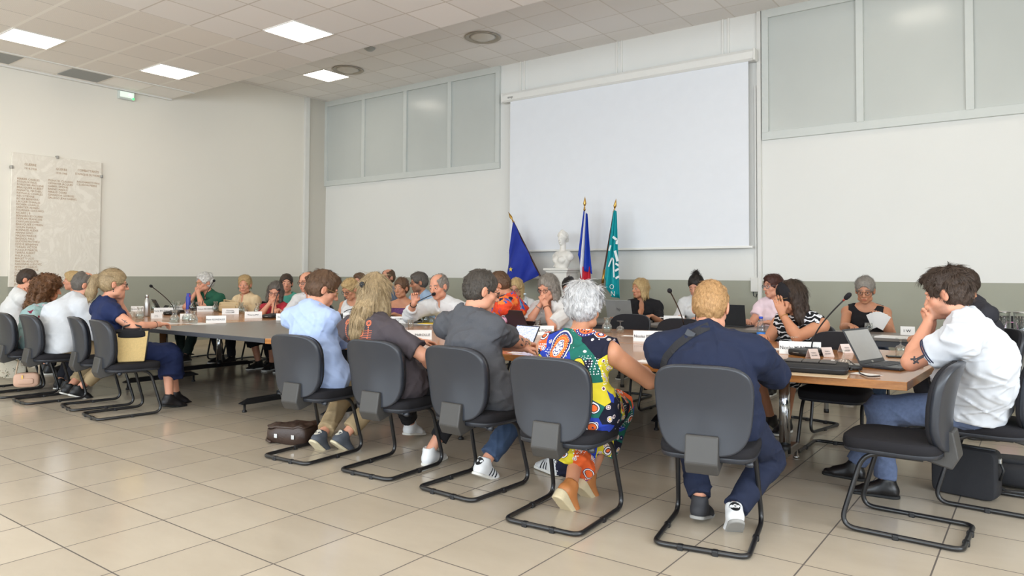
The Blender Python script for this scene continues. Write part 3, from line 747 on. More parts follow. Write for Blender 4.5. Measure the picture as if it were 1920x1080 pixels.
def grey_table(x0, x1, y0, y1, label):
    TABLES.append([(x0, y0), (x1, y0), (x1, y1), (x0, y1)])
    cx, cy = (x0+x1)/2, (y0+y1)/2; t = empty('side_table', (cx, cy, 0), 0, label, 'table', 'grey tables along the back wall')
    MB().box((0, 0, Z0-.014), (x1-x0, y1-y0, .028), bev=.004).build('table_top', M_grey, t)
    MB().box((0, -(y1-y0)/2+.03, Z0-.055), (x1-x0-.08, .03, .05)).box((0, (y1-y0)/2-.03, Z0-.055), (x1-x0-.08, .03, .05)).build('apron', M_gedge, t)
    for sx in (-1, 1):
        for sy_ in (-1, 1):
            l = MB().lathe([(.02, .03), (.02, Z0-.03)], (sx*((x1-x0)/2-.06), sy_*((y1-y0)/2-.06), 0), 16).build('leg', M_gleg, t)
            MB().lathe([(.023, 0), (.023, .035)], (sx*((x1-x0)/2-.06), sy_*((y1-y0)/2-.06), 0), 16).build('leg_tip', MATS['black'], l)
grey_table(-5.4, -3.83, 7.37, 8.1, 'grey side table under the open silver laptop'); grey_table(-3.66, -2.0, 7.37, 8.1, 'grey side table before the person in the white jacket')
grey_table(-1.72, -.10, 7.2, 7.95, 'grey side table before the woman in the black tank top'); grey_table(0.02, 1.6, 7.2, 7.95, 'grey side table with two glass jars at the right edge')
# ------------------------------------------------------------------ people
SKIN = {'fair': (224, 174, 148), 'pink': (212, 152, 124), 'tan': (194, 136, 104), 'brown': (160, 108, 78), 'deep': (150, 100, 74)}
def skin_mat(k): return mat('skin_'+k, SKIN[k], 0.5, var=0.04, vscale=25, sss=0.12, spec=0.4)
_fs = {}
def face_skin(k, hcol, lip, brow):
    key = (k, hcol, tuple(lip))
    if key in _fs: return _fs[key]
    m = bpy.data.materials.new('skin'); m.use_nodes = True; nt = NT(m); c = s2l(SKIN[k]); b = nt.b
    def at_(n): x = nt.n('ShaderNodeAttribute'); x.attribute_name = n; return x.outputs['Fac']
    base = nt.mix(nt.noise(24, nt.coord('Object'), 4), [x*.93 for x in c], [min(1, x*1.05) for x in c])
    base = nt.mix(nt.math('MULTIPLY', at_('flush'), .55), base, [c[0]*.98, c[1]*.66, c[2]*.62])
    base = nt.mix(nt.math('MULTIPLY', at_('lid'), .25), base, [c[0]*.62, c[1]*.50, c[2]*.46])
    sp = nt.math('MULTIPLY_ADD', nt.noise(420, nt.coord('Object'), 2), .9, .35)
    base = nt.mix(nt.math('MULTIPLY', at_('beard'), sp), base, s2l(brow)); base = nt.mix(at_('lip'), base, s2l(lip)); base = nt.mix(nt.math('MULTIPLY', at_('brow'), .9), base, s2l(brow))
    nt.l(base, b.inputs['Base Color']); b.inputs['Roughness'].default_value = .5; b.inputs['Specular IOR Level'].default_value = .4
    b.inputs['Subsurface Weight'].default_value = .12; b.inputs['Subsurface Radius'].default_value = (.02, .008, .004); b.inputs['Subsurface Scale'].default_value = .5
    _fs[key] = m; return m
def cloth_mat(name, col, rough=0.85, bump=0.25, bscale=350, var=0.05, vscale=14, **kw): return mat(name, col, rough, spec=0.25, bump=bump, bscale=bscale, var=var, vscale=vscale, **kw)
_hair = {}
def hair_mat(c1, c2, key=None, fine=260):
    k = (tuple(c1), tuple(c2))
    if k in _hair: return _hair[k]
    m = bpy.data.materials.new('hair'); m.use_nodes = True; nt = NT(m)
    co = nt.coord('Object', (1, 1, 0.16)); f = nt.noise(fine, co, 4.0, 0.7)
    nt.l(nt.ramp(f, [(0.22, s2l(c1)), (0.80, s2l(c2))]), nt.b.inputs['Base Color'])
    nt.b.inputs['Roughness'].default_value = 0.48; nt.b.inputs['Specular IOR Level'].default_value = 0.35
    nt.bump(f, 0.6, 0.004); _hair[k] = m; return m
HAIR = {'black': ((14, 11, 10), (44, 36, 32)), 'darkbrown': ((38, 28, 22), (88, 70, 58)), 'dark': ((30, 22, 17), (74, 56, 44)), 'brown': ((62, 44, 32), (116, 86, 62)), 'pepper': ((36, 32, 29), (92, 84, 76)), 'grey': ((92, 86, 80), (168, 160, 150)),
        'darkgrey': ((52, 47, 42), (120, 112, 104)), 'white': ((176, 172, 166), (238, 236, 230)), 'silver': ((150, 148, 148), (226, 225, 226)), 'blond': ((134, 104, 66), (222, 192, 138)),
        'ash': ((86, 70, 52), (196, 170, 128)), 'ginger': ((140, 98, 58), (206, 166, 116)), 'auburn': ((40, 20, 16), (88, 46, 34)), 'curly': ((58, 36, 22), (134, 92, 58))}
def ik(a, t, l1, l2, hint):
    a = np.array(a, float); t = np.array(t, float); d = t-a; L = np.linalg.norm(d)
    if L > (l1+l2)*0.995: t = a + d/L*(l1+l2)*0.995; d = t-a; L = np.linalg.norm(d)
    L = max(L, abs(l1-l2)+0.02); x = (l1*l1-l2*l2+L*L)/(2*L); hgt = math.sqrt(max(1e-6, l1*l1-x*x)); u = unit(d)
    hint = np.array(hint, float); p = hint - u*(hint @ u); p = unit(p)
    return a+u*x+p*hgt, t
def rot_axis(v, ax, a):
    ax = unit(ax); return v*math.cos(a) + np.cross(ax, v)*math.sin(a) + ax*(ax @ v)*(1-math.cos(a))

class Person: pass
def build_person(label, group, head, yaw=0.0, hyaw=None, hpitch=0.0, hroll=0.0, hip=None, lean=0.1, hs=1.06, female=False, build=1.0, skin='pink', hair='short',
                 hcol='brown', glasses=None, arms=('table', 'table'), top='shirt', topmat=None, sleeve=0.7, neck='collar', e=0.016, bottom='trousers', botmat=None,
                 feet=None, shoemat=None, knees=None, res='far', stubble=None, face=True, eyes_open=True, zs=0.47, hunch=0.03, belly=0.0, ztwist=0.0, headband=None,
                 shoes=True, sole=None, legs=True, dress_len=None, lipcol=None, ppl_name='person', earring=None, shw=None, pant_len=1.0, deco=None, trimm=None):
    yaw = math.radians(yaw); hyaw = yaw if hyaw is None else math.radians(hyaw)
    head = np.array(head, float); fwd = np.array([-math.sin(yaw), math.cos(yaw), 0])
    hipw = np.array([hip[0], hip[1], 0.0]) if hip is not None else np.array([head[0], head[1], 0]) - fwd*lean
    Rw = rotz(-yaw); toL = lambda w: Rw @ (np.array(w, float)-hipw)
    Hc = toL(head)
    Rh = rotz(hyaw-yaw) @ rotx(-math.radians(hpitch)) @ roty(math.radians(hroll))
    hh = {'near': 0.0062, 'mid': 0.0075, 'far': 0.0095, 'fine': 0.0052}[res]; ch = {'near': 0.009, 'mid': 0.011, 'far': 0.014, 'fine': 0.0085}[res]
    hp = lambda *p: Hc + Rh @ (np.array(p, float)*hs)
    zp = zs+0.085*build
    pel = np.array([0, 0.0, zp]); ntop = hp(0, -0.022, -0.075)
    nb = hp(0, -0.035, -0.10) + np.array([0, -0.012, -0.055]); sc = nb + np.array([0, -0.012, -0.045])
    lat = rotz(ztwist) @ np.array([1.0, 0, 0])
    up = unit(sc-pel)
    ctrl = (pel+sc)/2 + np.array([0, -1, 0.2])*hunch*1.5 + np.array([0, -0.28*max(0, sc[1]), 0.15*max(0, sc[1])])
    B = build; sw = (shw if shw else (0.176 if female else 0.196))*B**0.5
    sp = lambda t: (1-t)**2*pel + 2*t*(1-t)*ctrl + t*t*sc
    lt = lambda t: unit((1-t)*np.array([1.0, 0, 0]) + t*lat)
    if female: ring = [(0.0, .168, .115), (0.30, .142, .100), (0.62, .130, .101), (0.88, .116, .072)]
    else: ring = [(0.0, .160, .118), (0.30, .156, .110), (0.62, .152, .110), (0.88, .134, .076)]
    torso = [(sp(a[0]), sp(b[0]), a[2]*B, b[2]*B, lt((a[0]+b[0])/2), a[1]*B, b[1]*B) for a, b in zip(ring[:-1], ring[1:])]
    S, E, Wr, HD, HN, CU = {}, {}, {}, {}, {}, {}
    for s, nm in ((1, 'R'), (-1, 'L')):
        S[s] = sc + lat*s*(sw-0.002) + up*0.0 + np.array([0, 0.0, -0.035])
        spec = arms[0] if s == -1 else arms[1]
        if isinstance(spec, str): spec = (spec,)
        kind = spec[0]; opt = spec[1] if len(spec) > 1 and isinstance(spec[1], dict) else {}
        hint = (s*0.55, -0.25, -1.0); hd = None; hn = (0, 0, -1); cu = 0.55
        if kind == 'table': t = np.array([s*0.12, 0.43, 0.782])
        elif kind == 'wide': t = np.array([s*0.24, 0.40, 0.782])
        elif kind == 'lap': t = np.array([s*0.09, 0.26, zs+0.20]); hn = (0, 0, -1)
        elif kind == 'mouth': t = hp(s*0.030, 0.125, -0.125); hint = (s*0.45, 0.55, -1.0); hd = unit(hp(-s*0.01, 0.11, -0.03)-t); hn = unit(Rh @ np.array([-s*0.75, -0.6, 0.1])); cu = 1.25
        elif kind == 'chin': t = hp(s*0.05, 0.07, -0.16); hint = (s*0.4, 0.6, -1.0); hd = unit(np.array([-s*0.25, 0.0, 1.0])); hn = (-s*0.6, -0.8, 0); cu = 0.8
        elif kind == 'local': t = np.array(spec[2], float)
        elif kind == 'world': t = toL(spec[2])
        t = np.array(opt.get('t', t), float)
        if 'HEAD' in opt: t = hp(*opt['HEAD'])
        if 'hint' in opt: hint = opt['hint']
        if 'hd' in opt: hd = unit(opt['hd'])
        if 'hn' in opt: hn = opt['hn']
        if 'cu' in opt: cu = opt['cu']
        E[s], Wr[s] = ik(S[s], t, 0.285, 0.25, hint)
        fd = unit(Wr[s]-E[s])
        if hd is None:
            hd = unit(fd*np.array([1, 1, 0.25]) + np.array([-s*0.1, 0.1, -0.05]))
        hn = np.array(hn, float); hn = unit(hn - hd*(hn @ hd)); HD[s], HN[s], CU[s] = hd, hn, cu
    Kn, An, HJ = {}, {}, {}
    for s in (1, -1):
        HJ[s] = pel + np.array([s*0.088*B, 0.02, -0.015])
        ft = (feet or {}).get('R' if s == 1 else 'L', (s*0.12, 0.36, 0.085))
        kh = (knees or {}).get('R' if s == 1 else 'L', (s*0.25, 0.6, 1.0))
        Kn[s], An[s] = ik(HJ[s], np.array(ft[:3], float), 0.43, 0.42, kh)
    # ---- bounds and body
    pts = np.array([Hc]+[pel]+list(S.values())+list(E.values())+list(Wr.values())+[Wr[s]+HD[s]*0.1 for s in (1, -1)]+(list(Kn.values())+list(An.values()) if legs else []))
    lo, hi = pts.min(0)-0.17, pts.max(0)+0.17; lo[2] = max(lo[2], -0.0)
    V = Vol(lo, hi, hh)
    for a, b, ra, rb, u, ua, ub in torso: V.cap(a, b, ra*0.93, rb*0.93, u, ua*0.93, ub*0.93, k=0.03)
    if female:
        for s in (1, -1): V.ell(sp(0.66)+lt(.6)*s*0.07*B+np.array([0, 0.085*B, 0.0]), (0.058*B, 0.05*B, 0.058*B), k=0.03)
    if belly: V.ell(sp(0.25)+np.array([0, 0.06, 0]), (0.15*B, 0.10+belly, 0.14), k=0.04)
    V.cap(sc+np.array([0, 0, -0.01]), nb, 0.066, 0.060 if not female else 0.052, k=0.03)
    V.cap(nb, ntop, 0.058 if not female else 0.049, 0.056 if not female else 0.047, k=0.02)
    for s in (1, -1):
        V.cap(nb+np.array([0, -0.01, -0.01]), S[s], 0.045, 0.05, k=0.04)
        V.cap(sc+lat*s*0.06, S[s], 0.062*B, 0.056*B, k=0.03)
        V.cap(S[s], E[s], 0.051*B, 0.040*B, k=0.02)
        m = E[s]+(Wr[s]-E[s])*0.3
        V.cap(E[s], m, 0.039*B, 0.041*B, k=0.015); V.cap(m, Wr[s], 0.041*B, 0.026, k=0.015)
    if legs:
        for s in (1, -1):
            g_ = 0.88 if (bottom == 'trousers' or dress_len) else 1.0
            V.cap(HJ[s], Kn[s], 0.078*B*g_, 0.054*B*g_, k=0.02)
            m = Kn[s]+(An[s]-Kn[s])*0.3+np.array([0, -0.010, 0])
            V.cap(Kn[s], m, 0.05*B*g_, 0.050*B*g_, k=0.015); V.cap(m, An[s], 0.050*B*g_, 0.034, k=0.015)
            fdv = foot_dir(feet, s)
            if not shoes: V.cap(An[s]+np.array([0, -0.02, -0.045]), An[s]+fdv*0.15+np.array([0, 0, -0.06]), 0.030, 0.020, np.cross(fdv, [0, 0, 1]), 0.034, 0.042, k=0.02)
    # hands
    for s in (1, -1): hand(V, Wr[s], HD[s], HN[s], s, CU[s])
    # head
    a = hs
    V.ell(hp(0, -0.012, 0.035), np.array((.076, .096, .088))*a, Rh, 0.02)
    V.ell(hp(0, 0.026, -0.03), np.array((.060 if not female else .056, .066, .080))*a, Rh, 0.03)
    V.ell(hp(0, 0.060, -0.098), np.array((.028, .024, .020))*a, Rh, 0.03)
    for s in (1, -1):
        V.ell(hp(s*.048, .022, -.075), np.array((.018, .03, .022))*a, Rh, 0.025)
        V.ell(hp(s*.042, .058, -.026), np.array((.020, .018, .018))*a, Rh, 0.02)
    if face:
        for s in (1, -1):
            V.ell(hp(s*.031, .104, .004), np.array((.021, .018, .013))*a, Rh, 0.012, 's')
            V.ell(hp(s*.032, .079, .028), np.array((.026, .014, .009))*a, Rh, 0.010)
            V.ell(hp(s*.031, .0765, .003), np.array((.0155, .0135, .0130))*a, Rh, 0.004)
            V.ell(hp(s*.0315, .0865, .0105), np.array((.0165, .0075, .0050))*a, Rh @ rotx(.35), 0.004); V.ell(hp(s*.0315, .0845, -.0065), np.array((.0150, .0060, .0035))*a, Rh, 0.004)
        V.cap(hp(0, .088, .012), hp(0, .111, -.030), .0085*a, .0125*a, k=0.008)
        for s in (1, -1): V.ell(hp(s*.0115, .100, -.034), np.array((.0085, .011, .0085))*a, Rh, 0.005)
        V.cap(hp(-.020, .086, -.062), hp(.020, .086, -.062), .0075*a, .0075*a, k=0.007)
        V.cap(hp(-.017, .085, -.074), hp(.017, .085, -.074), .0080*a, .0080*a, k=0.006)
        V.ell(hp(0, .100, -.068), np.array((.022, .010, .0018))*a, Rh, 0.004, 's')
    for s in (1, -1):
        V.ell(hp(s*.079, -.006, -.004), np.array((.010, .020, .033))*a, Rh @ rotz(s*0.35), 0.006)
        V.ell(hp(s*.089, .000, -.002), np.array((.006, .010, .018))*a, Rh @ rotz(s*0.35), 0.004, 's')
    v, q = V.mesh(); v = relax(v, q, 1, 0.4)
    # soft colour regions of the face, carried as point values
    hl = ((v-Hc) @ Rh)/hs; n_ = len(v); S01 = lambda x: np.clip(x, 0, 1)
    armd = np.full(n_, 9.0)
    for s in (1, -1):
        for a_, b_ in ((E[s], Wr[s]), (Wr[s], Wr[s]+HD[s]*0.19)):
            t_ = np.clip(((v-a_) @ (b_-a_))/((b_-a_) @ (b_-a_)), 0, 1); armd = np.minimum(armd, np.linalg.norm(v-a_-t_[:, None]*(b_-a_), axis=1))
    head_ = S01((armd-0.040)/0.012)*S01((0.165-np.linalg.norm(hl, axis=1))/0.02)
    fr = S01((hl[:, 1]-0.055)/0.012)*head_
    ax_ = np.abs(hl[:, 0])
    lipv = 0.8*fr*S01((0.0235-ax_-0.6*np.abs(hl[:, 2]+0.067))/0.006)*S01((0.0105-np.abs(hl[:, 2]+0.068))/0.004) if face else np.zeros(n_)
    bz = 0.030-0.10*np.abs(ax_-0.030)
    browv = fr*S01((0.0062-np.abs(hl[:, 2]-bz))/0.003)*S01((ax_-0.011)/0.004)*S01((0.054-ax_)/0.006) if face else np.zeros(n_)
    jaw = S01((-0.030-0.35*S01((ax_-.02)/.05)*0.02-hl[:, 2])/0.022)*S01((hl[:, 1]+0.010-0.10*S01((hl[:, 2]+.045)/.05))/0.03)*S01((hl[:, 2]+0.145)/0.02)
    side = S01((ax_-.055)/.012)*S01((hl[:, 1]+.005)/.012)*S01((.042-hl[:, 1])/.02)*S01((.03-hl[:, 2])/.02)
    beardv = head_*np.maximum(jaw, side)*(1-lipv)*(stubble or 0)
    flush = head_*(0.55*S01(1-np.linalg.norm((hl-np.array((0, .112, -.03)))/.022, axis=1))+sum(0.5*S01(1-np.linalg.norm((hl-np.array((s*.046, .066, -.03)))/.03, axis=1))+0.6*S01(1-np.linalg.norm((hl-np.array((s*.084, -.004, -.004)))/.04, axis=1)) for s in (1, -1)))
    lidv = fr*sum(S01(1-np.linalg.norm((hl-np.array((s*.031, .092, .009)))/np.array((.022, .02, .009)), axis=1)) for s in (1, -1)) if face else np.zeros(n_)
    c1, c2 = HAIR.get(hcol, HAIR['brown']); brow = tuple(0.6*np.array(c1)+0.4*np.array(c2)*0.7)
    sk = SKIN[skin]; lip = lipcol or tuple(np.array(sk)*np.array((0.84, 0.60, 0.58)))
    mats = [face_skin(skin, hcol, lip, brow)]
    me = np_mesh('person', v, q)
    for nm_, va in (('lip', lipv), ('brow', browv), ('beard', beardv), ('flush', flush), ('lid', lidv)):
        at_ = me.attributes.new(nm_, 'FLOAT', 'POINT'); at_.data.foreach_set('value', np.asarray(va, f32))
    per = link(ppl_name, me, mats, None, tuple(hipw), yaw); tag(per, label, 'person', group)
    R = Person(); R.o = per; R.toL = toL; R.hp = hp; R.Rh = Rh; R.hs = hs; R.S, R.E, R.W = S, E, Wr; R.body = (v, q); R.nb = nb; R.sp = sp; R.pel = pel; R.lat = lat; R.Kn, R.An = Kn, An; R.yaw = yaw; R.hipw = hipw
    # eyes
    if face and eyes_open:
        for s in (1, -1):
            mb = MB(); mb.ball((0, 0, 0), 0.0118*hs, 20, 0, rotx(-PI/2))
            eo = link('eye', mb.mesh('eye'), [MATS['eye_white'], MATS['iris'], MATS['pupil']], per)
            nn = np.array([tuple(p.center) for p in eo.data.polygons]); nn = nn/np.linalg.norm(nn, axis=1)[:, None]
            g = unit((0.0, 1.0, -0.12)); ca = nn @ g
            eo.data.polygons.foreach_set('material_index', np.where(ca > 0.95, 2, np.where(ca > 0.80, 1, 0)).astype(np.int32))
            eo.location = hp(s*.031, .0800, .002); eo.rotation_euler = Matrix(Rh.tolist()).to_euler()
    # ---- hair
    hv = make_hair(hair, R, hh*0.95 if res in ('near', 'fine') else hh*0.9)
    if hv is not None:
        for nm, (v2, q2) in hv.items():
            v2, q2 = strands(R, hair, v2, q2, {'fine': 7000, 'near': 6000, 'mid': 2200, 'far': 800}[res])
            link(nm, np_mesh(nm, v2, q2), hair_mat(*HAIR[hcol]), per)
    # ---- clothes
    TM = topmat or cloth_mat('cloth_white', (232, 230, 226))
    if top:
        pts = np.array([sc, pel, nb]+list(S.values())+list(E.values())+(list(Wr.values()) if sleeve > 1 else [])+(list(Kn.values()) if dress_len else []))
        lo, hi = pts.min(0)-0.24, pts.max(0)+0.22
        if dress_len: lo[2] = min(lo[2], 0.1)
        C = Vol(lo, hi, ch)
        for a_, b_, ra, rb, u, ua, ub in torso: C.cap(a_, b_, ra+e, rb+e, u, ua+e, ub+e, k=0.05)
        if female:
            for s in (1, -1): C.ell(sp(0.66)+lt(.6)*s*0.07*B+np.array([0, 0.085*B, 0.0]), np.array((0.058*B, 0.05*B, 0.058*B))+e*0.8, k=0.05)
        if belly: C.ell(sp(0.25)+np.array([0, 0.06, 0]), (0.15*B+e, 0.10+belly+e, 0.14+e), k=0.05)
        if neck not in ('tank', 'tube', 'straps'):
            C.cap(sc+np.array([0, 0, -0.01]), nb+(ntop-nb)*0.1, 0.074+e*.7, 0.059+e*.6, k=0.03)
        for s in (1, -1):
            if neck in ('tube',): continue
            C.cap(sc+lat*s*0.04, S[s], 0.060*B+e*.85, 0.053*B+e*.75, k=0.04)
            if neck not in ('tank', 'straps'): C.cap(nb+np.array([0, -0.012, -0.02]), S[s], 0.050+e*.75, 0.052+e*.75, k=0.05)
            if sleeve > 0:
                f = min(1.0, sleeve); end = S[s]+(E[s]-S[s])*f; d = unit(E[s]-S[s])
                cuts = [(end, d)] if sleeve < 1.0 else []
                C.cap(S[s], S[s]+(E[s]-S[s])*min(1.0, f+0.25 if sleeve < 1 else 1), 0.052*B+e*0.75, 0.044*B+e*0.95, k=0.03, cuts=cuts)
                if sleeve > 1:
                    f2 = sleeve-1; end = E[s]+(Wr[s]-E[s])*f2; d = unit(Wr[s]-E[s])
                    C.cap(E[s], E[s]+(Wr[s]-E[s])*min(1.0, f2+0.1), 0.042*B+e*.75, 0.040*B*(1-f2)+0.030*f2+e*0.7, k=0.03, cuts=[(end, d)])
        # skirts of the shirt over hips and lap
        if top in ('shirt', 'tunic'):
            C.cap(pel+np.array([-.05, 0.0, -0.02]), pel+np.array([.05, 0.0, -0.02]), 0.118*B+e, 0.118*B+e, k=0.05)
        if dress_len:
            km = (Kn[1]+Kn[-1])/2
            for s in (1, -1):
                C.cap(HJ[s], Kn[s], 0.088*B+e, 0.064*B+e, k=0.06)
                C.cap(Kn[s], Kn[s]+(An[s]-Kn[s])*dress_len, 0.066*B+e, 0.075*B+e, k=0.05, cuts=[(Kn[s]+(An[s]-Kn[s])*(dress_len-0.1), An[s]-Kn[s])])
        C.wrinkle(0.0030 if res in ('near', 'fine') else 0.0035, 34, seed=int(abs(head[0])*100) % 999)
        C.wrinkle(0.0022, 75, seed=int(abs(head[1])*100) % 999)
        C.crease(0.0075 if res in ('near', 'fine') else .006, 46, seed=int(abs(head[0]*37+head[1]*11)*10) % 997, n=7)
        if neck == 'round' or neck == 'tee': C.ell(nb+np.array([0, 0.022, 0.048]), (0.078, 0.075, 0.055), k=0.006, mode='s')
        elif neck == 'collar':
            C.ell(nb+np.array([0, 0.045, 0.05]), (0.058, 0.070, 0.062), k=0.006, mode='s'); C.ell(nb+np.array([0, 0.105, -0.045]), (0.026, 0.06, 0.075), k=0.006, mode='s')
        elif neck == 'v':
            C.ell(nb+np.array([0, 0.03, 0.055]), (0.080, 0.080, 0.060), k=0.006, mode='s'); C.ell(nb+np.array([0, 0.11, -0.07]), (0.045, 0.075, 0.13), k=0.01, mode='s')
        elif neck == 'wide': C.ell(nb+np.array([0, 0.03, 0.035]), (0.12, 0.11, 0.075), k=0.008, mode='s')
        elif neck == 'tank':
            C.ell(nb+np.array([0, 0.05, 0.02]), (0.105, 0.14, 0.10), k=0.008, mode='s')
            for s in (1, -1): C.ell(S[s]+lat*s*0.045+np.array([0, 0.0, -0.0]), (0.07, 0.11, 0.105), k=0.008, mode='s')
        elif neck == 'sleeveless':
            C.ell(nb+np.array([0, 0.03, 0.045]), (0.088, 0.095, 0.060), k=0.006, mode='s')
            for s in (1, -1): C.ell(S[s]+lat*s*0.050, (0.055, 0.09, 0.095), k=0.008, mode='s')
        elif neck == 'straps':
            C.plane(sp(0.78)+np.array([0, 0, 0.02]), (0, 0.0, 1), 0.004)
        elif neck == 'tube': C.plane(sp(0.74), (0, 0, 1), 0.004)
        if trimm is not None and 0 < sleeve < 1:
            tm_ = MB()
            for s in (1, -1):
                d_ = unit(E[s]-S[s]); u_ = unit(np.cross(d_, (.2, .3, 1))); w_ = np.cross(d_, u_); c_ = S[s]+(E[s]-S[s])*sleeve; rr_ = .049*B+e*.85
                for o_ in (.004, .014): tm_.tube([c_-d_*o_+(u_*math.cos(t)+w_*math.sin(t))*rr_ for t in np.linspace(0, 2*PI, 33)[:-1]], .0035, 6, closed=True)
            tm_.build('sleeve_trim', trimm, per)
        if not dress_len:
            C.plane(pel+np.array([0, 0, -0.09 if top == 'shirt' else -0.10]), (0, 0.15, -1), 0.004)
        v2, q2 = C.mesh(); R.top = (v2, q2)
        nm = 'dress' if dress_len else {'shirt': 'shirt', 'tunic': 'blouse', 'jacket': 'jacket', 'tank': 'tank_top'}.get(top, 'shirt')
        R.topo = link(nm, np_mesh(nm, v2, q2), TM, per)
        if neck == 'collar':
            K = Vol(nb-0.14, nb+0.14, hh); n = 22
            ringp = []
            for i in range(n+1):
                t = PI*1.5*(i/n-0.5) - PI/2; ringp.append(nb + lat*0.066*math.cos(t)*1.02 + np.array([0, 0.066*math.sin(t)*1.05+0.012, 0.028+0.018*(-math.sin(t))]))
            for p0, p1 in zip(ringp[:-1], ringp[1:]):
                K.cap(p0, p1, 0.0085, 0.0085, k=0.006)
                K.cap(p0+(p0-nb)*0.16+np.array([0, 0, -0.026]), p1+(p1-nb)*0.16+np.array([0, 0, -0.026]), 0.0085, 0.0085, k=0.016)
            v3, q3 = K.mesh(); link('collar', np_mesh('collar', v3, q3), TM, per)
    if legs and bottom:
        BM_ = botmat or cloth_mat('cloth_dark', (38, 38, 44))
        pts = np.array([pel]+list(Kn.values())+list(An.values())); lo, hi = pts.min(0)-0.2, pts.max(0)+0.17
        Q = Vol(lo, hi, ch)
        Q.cap(pel+np.array([-.06, -.005, -0.01]), pel+np.array([.06, -.005, -0.01]), 0.112*B, 0.112*B, k=0.05)
        Q.ell(pel+np.array([0, 0.0, 0.02]), (0.155*B, 0.112*B, 0.08), k=0.05)
        if bottom == 'skirt':
            km = (Kn[1]+Kn[-1])/2
            for s in (1, -1): Q.cap(HJ[s], Kn[s], 0.098*B, 0.075*B, k=0.08)
            Q.cap(Kn[1], Kn[-1], 0.07, 0.07, k=0.06)
            for s in (1, -1): Q.cap(Kn[s], Kn[s]+(An[s]-Kn[s])*pant_len, 0.078*B, 0.10, k=0.08, cuts=[(Kn[s]+(An[s]-Kn[s])*pant_len*0.9, An[s]-Kn[s])])
        else:
            for s in (1, -1):
                Q.cap(HJ[s], Kn[s], 0.090*B, 0.068*B, k=0.035)
                en = Kn[s]+(An[s]-Kn[s])*(0.93*pant_len)
                Q.cap(Kn[s], Kn[s]+(An[s]-Kn[s])*min(1, pant_len), 0.069*B, 0.056 if pant_len >= 1 else 0.064, k=0.03, cuts=[(en, An[s]-Kn[s])])
        Q.wrinkle(0.003, 40, 5); Q.crease(.007, 55, 3, 6)
        v4, q4 = Q.mesh(); nm = 'skirt' if bottom == 'skirt' else 'trousers'
        R.bot = link(nm, np_mesh(nm, v4, q4), BM_, per)
    if legs and shoes:
        for s in (1, -1):
            sm = (shoemat if not isinstance(shoemat, dict) else shoemat['R' if s == 1 else 'L']) or mat('shoe_black', (26, 25, 26), 0.5)
            shoe(An[s], foot_dir(feet, s), foot_pitch(feet, s), s, sm, sole or mat('shoe_sole', (225, 222, 214), 0.7), per, hh, (deco or {}).get('R' if s == 1 else 'L') or (deco or {}).get('B'))
    if glasses: make_glasses(R, glasses)
    if earring:
        for s in (1, -1):
            mb = MB(); mb.ball((0, 0, 0), 0.007, 8); mb.ball((0, 0, -0.016), 0.005, 8); o = mb.build('earring', earring, per); o.location = hp(s*.086, -.004, -.046)
    if headband:
        K = Vol(Hc-0.16, Hc+0.16, hh)
        K.ell(hp(0, -0.012, 0.037), np.array((.0985, .1185, .111))*hs, Rh, k=0.0)
        K.plane(hp(0, 0.085, 0.0), Rh @ np.array([0, 1, -0.15])); K.plane(hp(0, 0.012, 0.0), Rh @ np.array([0, -1, 0.25])); K.plane(hp(0, 0, -0.04), Rh @ np.array([0, 0, -1.0]))
        v3, q3 = K.mesh(); link('headband', np_mesh('headband', v3, q3), headband, per)
    return R
def foot_dir(feet, s):
    ft = (feet or {}).get('R' if s == 1 else 'L'); a = ft[3] if ft is not None and len(ft) > 3 else s*8
    a = -math.radians(a); return np.array([-math.sin(a), math.cos(a), 0.0])
def foot_pitch(feet, s):
    ft = (feet or {}).get('R' if s == 1 else 'L'); return math.radians(ft[4]) if ft is not None and len(ft) > 4 else 0.0
